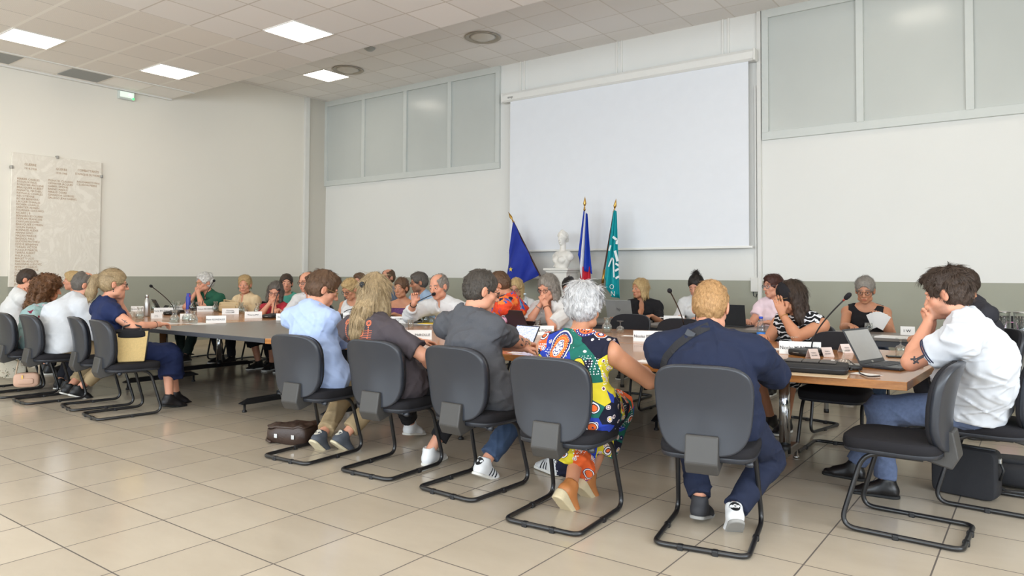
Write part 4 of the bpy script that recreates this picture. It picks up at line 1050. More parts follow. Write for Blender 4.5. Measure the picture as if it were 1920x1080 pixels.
def shoe(A, fd, pitch, s, m, sole, per, h, deco=None):
    deco = deco or {}
    """built pointing along +y with the ankle at the origin, then turned; pitch lifts the heel"""
    h = min(h, 0.0075)
    V = Vol((-.07, -.11, -.11), (.07, .23, .06), h); x = np.array([1.0, 0, 0])
    V.cap((0, -.035, -.052), (0, .10, -.062), .034, .027, x, .034, .042, k=0.015)
    V.cap((0, .10, -.062), (0, .165, -.066), .027, .020, x, .042, .036, k=0.02)
    V.cap((0, -.02, -.03), (0, -.012, .012), .042, .043, k=0.03)
    V.cap((0, .02, -.02), (0, .11, -.05), .036, .024, x, .036, .036, k=0.03)
    V.ell((0, -.012, .035), (.034, .036, .035), k=0.006, mode='s'); V.plane((0, 0, -.078), (0, 0, -1))
    v, q = V.mesh(); mi = np.zeros(len(q), int)
    S2 = Vol((-.07, -.11, -.12), (.07, .24, -.05), h)
    S2.cap((0, -.035, -.078), (0, .155, -.078), .040, .038, x, .041, .047, k=0.0)
    if deco.get('wedge'):
        S2 = Vol((-.07, -.11, -.16), (.07, .24, -.02), h)
        for zz in (-.075, -.09, -.105, -.12): S2.cap((0, -.04, zz), (0, .15+(zz+.075)*1.2, zz), .038, .034, x, .037, .046, k=0.0)
        S2.plane((0, 0, -.062), (0, 0, 1)); S2.plane((0, .16, -.078), (0, .22, -1)); S2.plane((0, 0, -.135), (0, 0, -1))
    S2.plane((0, 0, -.068), (0, 0, 1)); S2.plane((0, 0, -.086), (0, 0, -1)) if not deco.get('wedge') else None
    v2, q2 = S2.mesh()
    Rm = np.stack([np.cross(fd, [0, 0, 1]), fd, [0, 0, 1]], 1) @ rotx(-pitch)
    o = link('shoe', np_mesh('shoe', (Rm @ v.T).T, q), m, per); o.location = A
    o2 = link('sole', np_mesh('sole', (Rm @ v2.T).T, q2), sole, o)
    rot_ = lambda c_: c_.data.transform(Matrix(Rm.tolist()).to_4x4()) if c_ else None
    if 'tab' in deco:
        tv, tf = merge2d(*[([(0, 0)]+[(.024*math.cos(t)*(1.25 if math.sin(t) > 0 else 1), .026*math.sin(t)) for t in np.linspace(0, 2*PI, 25)[:-1]], [(0, i+1, (i+1) % 24+1) for i in range(24)])])
        rot_(decal('heel_tab', tv, tf, (v, q), (0, -.10, -.002), (1, 0, 0), (0, 0, 1), deco['tab'], o, .0015))
        if deco.get('emblem'):
            ev, ef = stroke([(.009*math.cos(t), .009*math.sin(t)) for t in np.linspace(0, 2*PI, 21)]+[(0, .0), (-.009, 0)], .003)
            rot_(decal('emblem', ev, ef, (v, q), (0, -.10, 0), (1, 0, 0), (0, 0, 1), MATS['paper'], o, .003))
    if 'stripes' in deco:
        for sd in (1, -1):
            pv, pf = merge2d(*[stroke(dense([(-.03+.026*i, -.028), (-.012+.026*i, .022)], .006), .010) for i in range(3)])
            rot_(decal('stripes', pv, pf, (v, q), (sd*.10, .055, -.038), (0, sd, 0), (0, 0, 1), deco['stripes'], o, .0015))
    return o
def hand(V, W_, f, n, s, cu, sc=1.0):
    tl = np.cross(f, n)*s
    V.cap(W_-f*0.01, W_+f*0.075, 0.019, 0.0145, tl, 0.026, 0.041, k=0.012)
    V.ell(W_+f*0.035+tl*0.022+n*0.008, (0.02, 0.02, 0.02), k=0.012)
    for i, (off, L) in enumerate(((.030, .074), (.0102, .082), (-.0098, .077), (-.029, .060))):
        p = W_+f*0.080+tl*off; ax = np.cross(f, n); ang = 0.0
        sp_ = (off*1.2); c_ = cu*(1+0.12*i)
        for k_, (seg, da) in enumerate(((.44, .45), (.32, .75), (.26, .55))):
            ang += da*c_; d = unit(f*math.cos(ang)+n*math.sin(ang)+tl*sp_*math.cos(ang)*1.6); p2 = p+d*L*seg
            V.cap(p, p2, .0092-.0007*k_, .0086-.0007*k_, k=0.0035); p = p2
    p = W_+f*0.022+tl*0.024; d = unit(f*0.62+tl*0.70+n*0.35); p2 = p+d*0.042; V.cap(p, p2, .0135, .0112, k=0.008)
    d = unit(f*0.9+tl*(0.15-0.25*min(1, cu))+n*(0.25+0.3*cu)); V.cap(p2, p2+d*0.034, .0108, .0088, k=0.004)
def make_hair(style, R, h):
    if style == 'none': return None
    hp, Rh, a = R.hp, R.Rh, R.hs; A = lambda *t: np.array(t)*a; Hc = hp(0, 0, 0)
    low = {'long': .42, 'ponytail': .36, 'curly': .36, 'bob': .2, 'midlong': .30}.get(style, .16)
    V = Vol(Hc-np.array([.19, .24, low]), Hc+np.array([.19, .22, .22]), h)
    th = {'short': .011, 'thick': .016, 'crew': .004, 'balding': .008, 'wavy': .010, 'silver': .020}.get(style, .012)
    V.ell(hp(0, -.015, .040), A(.079+th*.8, .099+th, .089+th), Rh, 0)
    V.ell(hp(0, -.035, -.005), A(.074+th*.6, .078+th*.8, .075), Rh, .03)
    facecut = [((0, .105, -.030), (.066, .072, .098))]
    nape = -.072; amp, fr = .0025, 190
    if style in ('short', 'crew', 'thick', 'wavy', 'silver'):
        if style in ('thick', 'wavy'):
            V.ell(hp(0, .046, .100), A(.056, .046, .028), Rh, .025); V.ell(hp(0, -.02, .104), A(.068, .075, .034), Rh, .03); amp, fr = .0045, 110
        if style == 'silver': V.ell(hp(0, -.04, .085), A(.085, .08, .055), Rh, .03); amp, fr = .0045, 120
        if style == 'short': V.ell(hp(0, .03, .092), A(.066, .06, .030), Rh, .03)
        nape = -.078
    if style == 'wavy': facecut = [((0, .112, -.006), (.066, .078, .098))]
    if style == 'balding':
        V.ell(hp(0, .035, .125), A(.066, .10, .075), Rh, 0.004, 's'); facecut = [((0, .105, -.02), (.072, .085, .13))]
    if style in ('bob', 'midlong', 'long'):
        d = {'bob': -.10, 'midlong': -.17, 'long': -.10}[style]
        for s in (1, -1):
            V.cap(hp(s*.070, -.012, .02), hp(s*.078, .000, d), .030*a, .026*a, Rh[:, 1], .052*a, .045*a, k=.03)
        V.cap(hp(0, -.066, .02), hp(0, -.070, d), .045*a, .036*a, Rh[:, 0], .074*a, .078*a, k=.03); nape = -1; facecut = [((0, .105, -.045), (.064, .078, .115)), ((0, .095, -.12), (.06, .075, .10))]
        amp, fr = .0035, 130
        if style == 'long':
            b0 = hp(0, -.07, -.02); bv = R.body[0]; prev = b0
            for k_, (dz, w_, t_, dx) in enumerate(((.09, .066, .038, 0), (.16, .056, .032, -.010), (.23, .044, .026, -.022), (.29, .026, .016, -.034))):
                zz = b0[2]-dz; m_ = (np.abs(bv[:, 2]-zz) < .02) & (np.abs(bv[:, 0]-b0[0]) < .09); yb_ = bv[m_, 1].min() if m_.any() else b0[1]
                nx = np.array([b0[0]+dx, min(b0[1]-.01, yb_-.030), zz]); V.cap(prev, nx, .048 if k_ == 0 else prev_t, t_, Rh[:, 0], prev_w if k_ else .085, w_, k=.03); prev, prev_w, prev_t = nx, w_, t_
            for s in (1, -1): V.cap(hp(s*.078, -.01, -.05), hp(s*.085, -.03, -.21), .03, .018, k=.03)
    if style == 'ponytail':
        V.cap(hp(0, -.095, .05), hp(0, -.150, .035), .022*a, .030*a, k=.01); V.cap(hp(0, -.150, .035), hp(0, -.165, -.09), .036*a, .042*a, k=.02); V.cap(hp(0, -.165, -.09), hp(0, -.135, -.25), .042*a, .014*a, k=.02)
        nape = -.07
    if style == 'bun': V.ell(hp(0, -.105, .085), A(.042, .04, .042), Rh, .008); nape = -.07
    if style == 'topbun': V.ell(hp(0, -.070, .140), A(.034, .032, .032), Rh, .003); nape = -.07
    if style == 'curly':
        V.ell(hp(0, -.03, .035), A(.115, .125, .115), Rh, .03)
        for s in (1, -1): V.cap(hp(s*.085, -.02, -.02), hp(s*.10, -.03, -.18), .062, .07, k=.04)
        V.cap(hp(0, -.09, -.02), hp(0, -.11, -.22), .08, .075, Rh[:, 0], .11, .12, k=.04); nape = -1; amp, fr = .013, 75; facecut = [((0, .115, -.04), (.062, .080, .10)), ((0, .12, -.13), (.055, .08, .10))]
    V.wrinkle(amp, fr, 3, (1, 1, .5)); V.wrinkle(amp*.6, fr*2, 9, (1, 1, .35))
    for c, r in facecut: V.ell(hp(*c), A(*r), Rh, .004, 's')
    if nape > -.5: V.plane(hp(0, -.04, nape), Rh @ np.array([0, 0.75, -1.0]), .006)
    if style in ('short', 'crew', 'thick', 'wavy', 'balding', 'silver', 'ponytail', 'bun', 'topbun'):
        for s in (1, -1):
            V.ell(hp(s*.090, .000, -.010), A(.030, .028, .036), Rh, .004, 's'); V.ell(hp(s*.085, .035, -.045), A(.03, .05, .045), Rh, .006, 's')
    v, q = V.mesh(); out = {'hair': (v, q)}
    return out
def strands(R, style, v, q, n):
    """locks lying on the hair, following its combing direction"""
    rs = np.random.RandomState(11); a = v[q[:, 0]]; nr = np.cross(v[q[:, 2]]-a, v[q[:, 3]]-v[q[:, 1]]); nr /= (np.linalg.norm(nr, axis=1)[:, None]+1e-12)
    out = ((v[q].mean(1)-R.hp(0, -.02, .02))*nr).sum(1) > 0; idx = np.nonzero(out)[0]
    if not len(idx): return v, q
    idx = rs.choice(idx, n); p = v[q[idx]].mean(1); nn = nr[idx]; hl = ((p-R.hp(0, 0, 0)) @ R.Rh)/R.hs
    big = style in ('curly',)
    L = {'crew': .018, 'balding': .022, 'short': .034, 'thick': .045, 'wavy': .050, 'silver': .045, 'curly': .07}.get(style, .075)*(.6+.8*rs.rand(n))
    if style == 'ponytail': tgt = np.array((0, -.12, .045)); fl = tgt-hl; low = hl[:, 1] < -.13; fl[low] = (0, 0.02, -1)
    elif style == 'bun': fl = np.array((0, -.10, .075))-hl
    elif style == 'topbun': fl = np.array((0, -.055, .14))-hl
    else:
        fl = hl-np.array((.012, -.05, .135)); low = hl[:, 2] < -.02; fl[low] = fl[low]*.15+np.array((0, 0, -1.0))*.1
        if style in ('bob', 'midlong'): fl = fl/(np.linalg.norm(fl, axis=1)[:, None]+1e-9)+np.array((0, 0, -.7)); L = L*.75
        if style == 'long': fl = fl/(np.linalg.norm(fl, axis=1)[:, None]+1e-9)+rs.normal(size=fl.shape)*.05
        if style in ('wavy', 'thick', 'short', 'silver'): fl = fl/np.linalg.norm(fl, axis=1)[:, None]+rs.normal(size=fl.shape)*{'wavy': .24, 'thick': .16, 'silver': .13}.get(style, .12)+np.array((.25, 0, 0))
    if big: fl = rs.normal(size=fl.shape)*.6+np.array((0, 0, -1.0))
    d = fl @ R.Rh.T; d -= nn*(d*nn).sum(1)[:, None]; d /= (np.linalg.norm(d, axis=1)[:, None]+1e-9)
    w = np.cross(nn, d)*R.hs; ns = 4; V_ = [v]; Q_ = [q]; o = len(v)
    wid = (.0008+.0012*rs.rand(n))*(1.4 if big else 1)*(1 if n > 3000 else 1.5); ph = rs.rand(n)*6
    lift = {'crew': .0030, 'wavy': .0045, 'thick': .0030, 'silver': .0024, 'curly': .012, 'short': .0025}.get(style, .0022)
    if style in ('long', 'bob', 'midlong'): L = L*np.where(hl[:, 1] > .035, .25, 1.0)*np.where(hl[:, 2] < -.20, .55, 1.0)
    else: L = L*np.where((np.abs(hl[:, 0]) > .052) & (hl[:, 2] < .045), .38, 1.0)*np.where((hl[:, 1] > .03) & (hl[:, 2] < .110), .3, 1.0)*np.where(hl[:, 2] < -.05, .5, 1.0)
    rows = []
    for k in range(ns+1):
        t = k/ns; c = p-nn*.0015+d*(L*t)[:, None]+nn*(lift*math.sin(t*2.6)-5.0*(L*t)**2*(1 if style not in ('long', 'bob', 'midlong') else .6)).reshape(-1, 1)
        if big: c = c+w*(.012*np.sin(t*9+ph))[:, None]+nn*(.008*np.cos(t*9+ph))[:, None]
        ww = (wid*(1-.85*t*t))[:, None]*w; rows += [c-ww, c+ww]
    A = np.stack(rows, 1).reshape(-1, 3); m = 2*(ns+1); b0 = o+np.arange(n)*m
    Q2 = np.concatenate([np.stack([b0+2*k, b0+2*k+1, b0+2*k+3, b0+2*k+2], 1) for k in range(ns)])
    return np.concatenate([v, A]), np.concatenate([q, Q2])
def make_glasses(R, m):
    hp, a = R.hp, R.hs; mb = MB(); rr = .022
    lens = MB()
    for s in (1, -1):
        c = np.array((s*.0325, .102, .000)); pts = [hp(*(c+np.array((rr*1.12*math.cos(t), -.008*abs(math.cos(t))*(1 if math.cos(t)*s > 0 else .2), rr*.82*math.sin(t))))) for t in np.linspace(0, 2*PI, 17)[:-1]]
        mb.tube(pts, .0024*a, 6, closed=True)
        lens.add([tuple(p) for p in pts], [tuple(range(16))])
        mb.tube([hp(s*.056, .094, .008), hp(s*.074, .06, .010), hp(s*.081, .0, .008), hp(s*.082, -.02, -.006)], .0020*a, 6)
    mb.tube([hp(-.010, .104, .006), hp(0, .107, .009), hp(.010, .104, .006)], .0020*a, 6)
    o = mb.build('glasses', m, R.o); lens.build('lens', MATS['lens'], o)
    return o
def decal(name, v2, f, target, origin, ux, uy, m, parent, off=0.002, cut=None, maxd=0.3, mi=None):
    """a flat pattern (2D points v2) laid onto a surface: rays go from the sheet along -normal"""
    ux, uy = unit(ux), unit(uy); n = np.cross(ux, uy); tv, tq = target
    bt = BVHTree.FromPolygons([tuple(p) for p in tv], [tuple(int(i) for i in q) for q in tq])
    out = []; ok = []
    for p in v2:
        o = np.array(origin)+ux*p[0]+uy*p[1]; hit = bt.ray_cast(Vector(o+n*0.12), Vector(-n), maxd)
        if hit[0] is None: out.append(o); ok.append(False)
        else: out.append(np.array(hit[0])+n*off); ok.append(True)
    ff = [(i, q) for i, q in enumerate(f) if all(ok[k] for k in q)]
    if not ff: return None
    mb = MB(); mb.add(out, [q for _, q in ff]); 
    if mi is not None: mb.m = [mi[i] for i, _ in ff]
    return mb.build(name, m, parent)
def stroke(pts, w):
    """a flat ribbon along 2D points"""
    pts = [np.array(p, float) for p in pts]; v = []; f = []
    for i, p in enumerate(pts):
        a = pts[max(0, i-1)]; b = pts[min(len(pts)-1, i+1)]; d = unit(b-a); nrm = np.array([-d[1], d[0]]); v += [p+nrm*w/2, p-nrm*w/2]
    for i in range(len(pts)-1): f.append((2*i, 2*i+1, 2*i+3, 2*i+2))
    return v, f
def dense(pts, step=0.012):
    out = [np.array(pts[0], float)]
    for a, b in zip(pts[:-1], pts[1:]):
        a, b = np.array(a, float), np.array(b, float); n = max(1, int(np.linalg.norm(b-a)/step)); out += [a+(b-a)*k/n for k in range(1, n+1)]
    return out
def merge2d(*parts):
    v = []; f = []
    for pv, pf in parts:
        o = len(v); v += [tuple(p)[:2] for p in pv]; f += [tuple(i+o for i in q) for q in pf]
    return v, f
# ------------------------------------------------------------------ printed cloths
def print_base(name, rough=0.85):
    m = bpy.data.materials.new(name); m.use_nodes = True; nt = NT(m)
    nt.b.inputs['Roughness'].default_value = rough; nt.b.inputs['Specular IOR Level'].default_value = .25; return m, nt
def wax_print():
    """ground patches with ringed discs scattered over them and dotted bands"""
    m, nt = print_base('medallion_print'); co = nt.coord('Object')
    v1 = nt.n('ShaderNodeTexVoronoi', feature='F1'); v1.inputs['Scale'].default_value = 9.5; v1.inputs['Randomness'].default_value = .9; nt.l(co, v1.inputs['Vector'])
    s = nt.n('ShaderNodeSeparateColor'); nt.l(v1.outputs['Color'], s.inputs[0])
    ground = nt.ramp(s.outputs[0], [(0.0, s2l((24, 26, 44))), (.28, s2l((40, 62, 160))), (.52, s2l((28, 96, 84))), (.68, s2l((206, 190, 50))), (.84, s2l((214, 92, 44)))], 'CONSTANT')
    ring = nt.ramp(v1.outputs['Distance'], [(0.0, s2l((232, 226, 222))), (.10, s2l((36, 46, 110))), (.17, s2l((228, 104, 52))), (.27, s2l((26, 26, 40))), (.30, s2l((230, 224, 226))), (.345, s2l((30, 34, 80)))], 'CONSTANT')
    big = nt.math('GREATER_THAN', s.outputs[1], .55)
    near = nt.math('LESS_THAN', v1.outputs['Distance'], .38)
    c = nt.mix(nt.math('MULTIPLY', big, near), ground, ring)
    v2 = nt.n('ShaderNodeTexVoronoi', feature='F1'); v2.inputs['Scale'].default_value = 21; v2.inputs['Randomness'].default_value = .8; nt.l(co, v2.inputs['Vector'])
    s2 = nt.n('ShaderNodeSeparateColor'); nt.l(v2.outputs['Color'], s2.inputs[0])
    small = nt.ramp(v2.outputs['Distance'], [(0, s2l((222, 194, 60))), (.14, s2l((228, 210, 204))), (.22, s2l((96, 48, 84))), (.27, s2l((226, 216, 214)))], 'CONSTANT')
    ok = nt.math('MULTIPLY', nt.math('LESS_THAN', v2.outputs['Distance'], .34), nt.math('MULTIPLY', nt.math('GREATER_THAN', s2.outputs[0], .48), nt.math('SUBTRACT', 1.0, nt.math('MULTIPLY', big, near))))
    c = nt.mix(ok, c, small)
    v3 = nt.n('ShaderNodeTexVoronoi', feature='F1'); v3.inputs['Scale'].default_value = 75; v3.inputs['Randomness'].default_value = .15; nt.l(co, v3.inputs['Vector'])
    band = nt.math('GREATER_THAN', nt.noise(7, co, 1), .58)
    dot = nt.math('MULTIPLY', nt.math('LESS_THAN', v3.outputs['Distance'], .33), nt.math('MULTIPLY', band, nt.math('SUBTRACT', 1.0, nt.math('MAXIMUM', ok, nt.math('MULTIPLY', big, near)))))
    nt.l(nt.mix(dot, c, s2l((232, 230, 234))), nt.b.inputs['Base Color']); return m
def floral_print(name, base, spots, scale=11, thr=.33):
    m, nt = print_base(name); co = nt.coord('Object')
    v1 = nt.n('ShaderNodeTexVoronoi', feature='F1'); v1.inputs['Scale'].default_value = scale; mp = nt.n('ShaderNodeMix', data_type='VECTOR')
    n_ = nt.n('ShaderNodeTexNoise'); n_.inputs['Scale'].default_value = scale*2.5; nt.l(co, n_.inputs[0])
    ad = nt.n('ShaderNodeVectorMath', operation='MULTIPLY_ADD'); nt.l(n_.outputs['Color'], ad.inputs[0]); ad.inputs[1].default_value = (.09, .09, .09); nt.l(co, ad.inputs[2]); nt.l(ad.outputs[0], v1.inputs['Vector'])
    s = nt.n('ShaderNodeSeparateColor'); nt.l(v1.outputs['Color'], s.inputs[0])
    st = [(i/len(spots), s2l(c)) for i, c in enumerate(spots)]
    col = nt.ramp(s.outputs[0], st, 'CONSTANT'); ok = nt.math('MULTIPLY', nt.math('LESS_THAN', v1.outputs['Distance'], thr), nt.math('GREATER_THAN', s.outputs[1], .3))
    nt.l(nt.mix(ok, s2l(base), col), nt.b.inputs['Base Color']); return m
def swirl_print():
    m, nt = print_base('swirl_print'); co = nt.coord('Object')
    w = nt.n('ShaderNodeTexWave', wave_type='RINGS'); w.inputs['Scale'].default_value = 9; w.inputs['Distortion'].default_value = 9; w.inputs['Detail'].default_value = 1.5; w.inputs['Detail Scale'].default_value = 1.6; nt.l(co, w.inputs[0])
    nt.l(nt.ramp(w.outputs['Fac'], [(0, s2l((22, 22, 26))), (.80, s2l((222, 222, 226)))], 'CONSTANT'), nt.b.inputs['Base Color']); return m
M_PRINT = wax_print(); M_FLORAL = floral_print('floral_print', (150, 178, 178), [(184, 70, 96), (206, 178, 190), (70, 88, 60), (120, 40, 62)], 14, .3)
M_TROPIC = floral_print('tropical_print', (222, 74, 44), [(46, 88, 168), (240, 130, 60), (30, 40, 70), (110, 160, 210), (240, 80, 50)], 16, .62); M_SWIRL = swirl_print()
# ------------------------------------------------------------------ chairs of the near row, then everyone
NR = 'chairs along the near side of the tables'; FR = 'chairs along the far side of the tables'
C_blue = chair_at_rear(533, 862, 4, 'visitor chair with grey back under the man in the light blue shirt', NR)
C_girl = chair_at_rear(682, 890, 3, 'visitor chair with grey back under the woman with long blond hair', NR)
C_gray = chair_at_rear(833, 926, -2, 'visitor chair with grey back under the man in the grey T-shirt', NR)
C_silv = chair_at_rear(1013, 988, 4, 'visitor chair with grey back under the woman in the patterned dress', NR)
C_navy = chair_at_rear(1312, 1031, 11, 'visitor chair with grey back under the man in the navy shirt', NR)
C_pony = chair_at_rear(168, 781, -7, 'visitor chair with grey back holding the straw tote beside the navy dress', NR)
C_free = chair_at_rear(124, 764, -10, 'visitor chair with grey back between the straw tote chair and the white linen shirt', NR)
C_bald = chair_at_rear(36, 753, -4, 'visitor chair with grey back and a beige handbag hanging from it', NR)
C_curl = chair_at_rear(-12, 742, -4, 'visitor chair with grey back under the curly-haired woman', NR)
C_p1 = chair_at_rear(-40, 733, -4, 'visitor chair under the man in the white T-shirt at the far left', NR)
C_emp = chair_at_rear(1816, 1008, 88, 'empty visitor chair with black seat at the right end of the table', 'chairs at the right end of the tables')
C_polo = np.array([-.27, 4.95, 87.0]); chair(-.27, 4.95, 87, 'visitor chair under the man in the white polo shirt', 'chairs at the right end of the tables')
def far_chair(x, y, yaw, label): chair(x, y, yaw, label, FR)
far_chair(-1.22, 5.62, 180, 'empty dark chair facing the camera behind the small tent cards'); far_chair(-2.84, 6.38, 178, 'empty dark chair facing the camera before the person in the black knit dress')
far_chair(-3.55, 6.75, 180, 'empty dark chair facing the camera in front of the silver laptop')

def lf(hip, yaw, px, py, z, dr=0.0, pitch=0.0):
    w = P(px, py, z) - np.array([hip[0], hip[1], 0]); l = rotz(-math.radians(yaw)) @ w; return (l[0], l[1], l[2]+.0, dr, pitch)
def seat(c, back=.06, side=0.0):
    a = math.radians(c[2]); f = np.array([-math.sin(a), math.cos(a)]); r = np.array([math.cos(a), math.sin(a)]); return c[:2]-f*back+r*side
NG = 'people seated along the near side'; FG = 'people seated along the far side'; BG = 'people seated along the back wall'
PPL = {}
M_white_tee = cloth_mat('white_cotton', (212, 212, 212)); M_linen = cloth_mat('white_linen', (200, 203, 208), bump=.45, bscale=180)
M_denim = cloth_mat('blue_denim', (62, 78, 104), bump=.4, bscale=500, var=.12); M_dkdenim = cloth_mat('dark_denim', (34, 40, 60), bump=.4, bscale=500, var=.1)
M_khaki = cloth_mat('khaki_twill', (168, 146, 112)); M_blackcl = cloth_mat('black_cloth', (30, 29, 32)); M_navy = cloth_mat('navy_cotton', (31, 38, 60), bump=.3); M_navyd = cloth_mat('navy_crepe', (32, 42, 78), bump=.2)
M_sneak = mat('white_sneaker', (222, 222, 222), .55, var=.03); M_sneakg = mat('slate_sneaker', (74, 78, 86), .7, var=.05)
# --- near row -----------------------------------------------------------
h = seat(C_blue, -.06, .02)
PPL['blue'] = build_person('man in a light blue shirt and khaki trousers, seen from behind, brown hair and glasses', NG, atD(606, 543, 5.32), yaw=3, hyaw=-30, hpitch=22, hip=h, hair='short', hcol='brown', skin='pink',
    glasses=MATS['gold_frame'], arms=('table', ('chin', {})), topmat=cloth_mat('light_blue_shirt', (170, 188, 226), bump=.25), sleeve=1.75, e=.022, botmat=M_khaki, res='near', hunch=.05,
    feet={'R': lf(h, 3, 645, 818, .095, 10, 38), 'L': lf(h, 3, 603, 818, .095, -5, 42)}, deco={'B': {'tab': mat('cream_tab', (214, 206, 190), .7)}}, shoemat=M_sneakg, sole=mat('cream_sole', (214, 202, 172), .7), pant_len=.9)
h = seat(C_girl, -.02, .0)
PPL['girl'] = build_person('woman seen from behind, long streaked blond hair clipped up, printed dark grey T-shirt', NG, atD(706, 552, 4.90), yaw=3, hyaw=8, hpitch=4, hip=h, hair='long', hcol='ash', skin='pink', female=True, build=1.08,
    arms=('table', ('local', {'hint': (.8, -.5, .1)}, (.24, .16, .60))), topmat=cloth_mat('washed_grey_cotton', (74, 67, 71)), sleeve=.80, neck='tee', e=.024, botmat=M_blackcl, res='near', shw=.172,
    feet={'R': lf(h, 3, 806, 846, .085, -8, 0), 'L': lf(h, 3, 772, 797, .10, -8, 10)}, shoemat=M_sneak, pant_len=.82)
h = seat(C_gray, -.05, .03)
PPL['gray'] = build_person('man in a dark grey T-shirt seen from behind, short dark hair, tattooed right forearm', NG, atD(903, 546, 4.60), yaw=-3, hyaw=-34, hpitch=14, hip=h, hair='crew', hcol='pepper', skin='pink', build=1.05,
    glasses=MATS['black_frame'], arms=(('local', {'hint': (-.1, .25, -1)}, (-.06, .44, .785)), ('world', {'hint': (.8, -.1, -.8), 'cu': .9}, P(1000, 650, .785))), topmat=cloth_mat('heather_grey_cotton', (80, 81, 86), bump=.5, bscale=420, var=.12, vscale=300), sleeve=.78, neck='tee', e=.022, botmat=M_denim, res='fine', hunch=.06,
    feet={'R': lf(h, -3, 909, 868, .10, 0, 24), 'L': lf(h, -3, 1038, 862, .09, -70, 0)}, shoemat=M_sneak, pant_len=.93, deco={'B': {'stripes': MATS['ink'], 'tab': MATS['black']}})
h = seat(C_silv, -.05, .03)
PPL['silver'] = build_person('woman with short silver hair seen from behind in a multicoloured medallion print dress', NG, atD(1095, 578, 4.10), yaw=4, hyaw=6, hpitch=10, hip=h, hair='silver', hcol='silver', skin='tan', female=True, build=1.12,
    arms=(('local', {'hint': (-1, .25, -.75), 'cu': .3, 'hd': (1, .15, 0)}, (-.06, .40, .785)), ('local', {'hint': (1, .2, -.75), 'cu': .3, 'hd': (-1, .1, -.05)}, (.13, .40, .785))), top='tunic', sleeve=0, neck='sleeveless', dress_len=.75, bottom=None, topmat=M_PRINT, e=.022, res='near', shw=.185,
    feet={'R': lf(h, 4, 1105, 893, .11, 4, 50), 'L': lf(h, 4, 1070, 915, .11, 6, 55)}, shoemat=mat('tan_leather', (176, 112, 62), .5), deco={'B': {'wedge': True}}, sole=mat('rope_sole', (200, 184, 150), .9, bump=.5, bscale=120))
h = seat(C_navy, -.07, .02); hn_ = h
PPL['navy'] = build_person('man in a navy shirt with a black shoulder strap seen from behind, cropped ginger hair', NG, atD(1333, 577, 3.80), yaw=10, hyaw=8, hpitch=20, hip=h, hair='crew', hcol='ginger', skin='pink', build=1.2, hs=1.08, shw=.215,
    arms=(('local', {'hint': (-1, 0, -.75)}, (-.10, .47, .785)), ('local', {'hint': (1, 0, -.75)}, (.14, .47, .785))), topmat=M_navy, sleeve=1.45, e=.028, botmat=M_dkdenim, res='near', hunch=.08,
    feet={'R': lf(h, 10, 1376, 958, .10, -18, 40), 'L': lf(h, 10, 1313, 940, .10, 4, 12)}, shoemat={'R': M_sneak, 'L': mat('black_sneaker', (40, 40, 44), .7)}, sole=mat('grey_sole', (150, 148, 144), .8), deco={'R': {'tab': MATS['black'], 'emblem': True}})
h = np.array([-.10, 4.86])
PPL['polo'] = build_person('dark-haired bearded man in a white polo shirt leaning on his clasped hands, tattooed arm', 'people seated at the right end of the table', atD(1776, 552, 3.90), yaw=88, hyaw=82, hpitch=16, hip=np.array([-.33, 4.86]), hair='wavy', hcol='darkbrown', skin='pink', stubble=.5, build=1.16, hs=1.03, shw=.20,
    arms=('mouth', 'mouth'), topmat=cloth_mat('white_pique', (208, 211, 217), bump=.3, bscale=500), sleeve=.60, trimm=mat('navy_piping', (34, 38, 66), .8), e=.026, botmat=cloth_mat('blue_grey_cotton', (92, 104, 132), bump=.4, bscale=420, var=.12, vscale=60), res='fine', hunch=.09, belly=.05,
    feet={'R': (.12, .66, .085, 6, 0), 'L': (-.16, .42, .085, -6, 0)}, shoemat=mat('black_leather', (24, 22, 23), .35), sole=mat('black_sole', (22, 22, 22), .7))
h = seat(C_pony, .03, -.13)
PPL['pony'] = build_person('woman with a greying blond ponytail and black glasses in a navy dress', NG, atD(214, 533, 6.74), yaw=-10, hyaw=-22, hpitch=6, hip=h, hair='ponytail', hcol='ash', skin='pink', female=True, glasses=MATS['black_frame'], build=1.1,
    arms=('chin', ('local', {'cu': .7, 'hint': (1.0, .15, -.7)}, (.15, .29, .80))), top='tunic', topmat=M_navyd, sleeve=.42, neck='round', e=.018, dress_len=.62, bottom=None, res='mid', earring=MATS['black'],
    feet={'R': lf(h, -10, 330, 738, .10, -10, 15), 'L': lf(h, -10, 318, 745, .10, -10, 10)}, shoemat=mat('black_sandal', (26, 22, 24), .5), sole=mat('black_sole', (22, 22, 22), .7))
h = seat(C_bald, -.06, .04)
PPL['bald'] = build_person('balding grey-haired man in a crumpled white linen shirt leaning over the table', NG, atD(160, 535, 7.55), yaw=-6, hyaw=-24, hpitch=18, hip=h, hair='balding', hcol='darkgrey', skin='pink', stubble=.3, glasses=MATS['black_frame'], build=1.25, hs=1.08,
    arms=('table', 'table'), topmat=M_linen, sleeve=1.3, e=.03, belly=.06, botmat=M_khaki, res='mid', hunch=.09, shw=.21, feet={'R': (.10, .12, .10, 0, 20), 'L': (-.10, .10, .10, 0, 20)}, pant_len=.85)
h = seat(C_curl, -.05, .0)
PPL['curly'] = build_person('woman with a mass of brown curls and a pale floral top', NG, atD(92, 542, 8.2), yaw=-8, hyaw=-30, hpitch=10, hip=h, hair='curly', hcol='curly', skin='tan', female=True, arms=('table', 'table'), top='tunic', topmat=M_FLORAL, sleeve=.5, neck='round', res='mid', feet={'R': (.1, .30, .09, 0, 0), 'L': (-.1, .28, .09, 0, 0)})
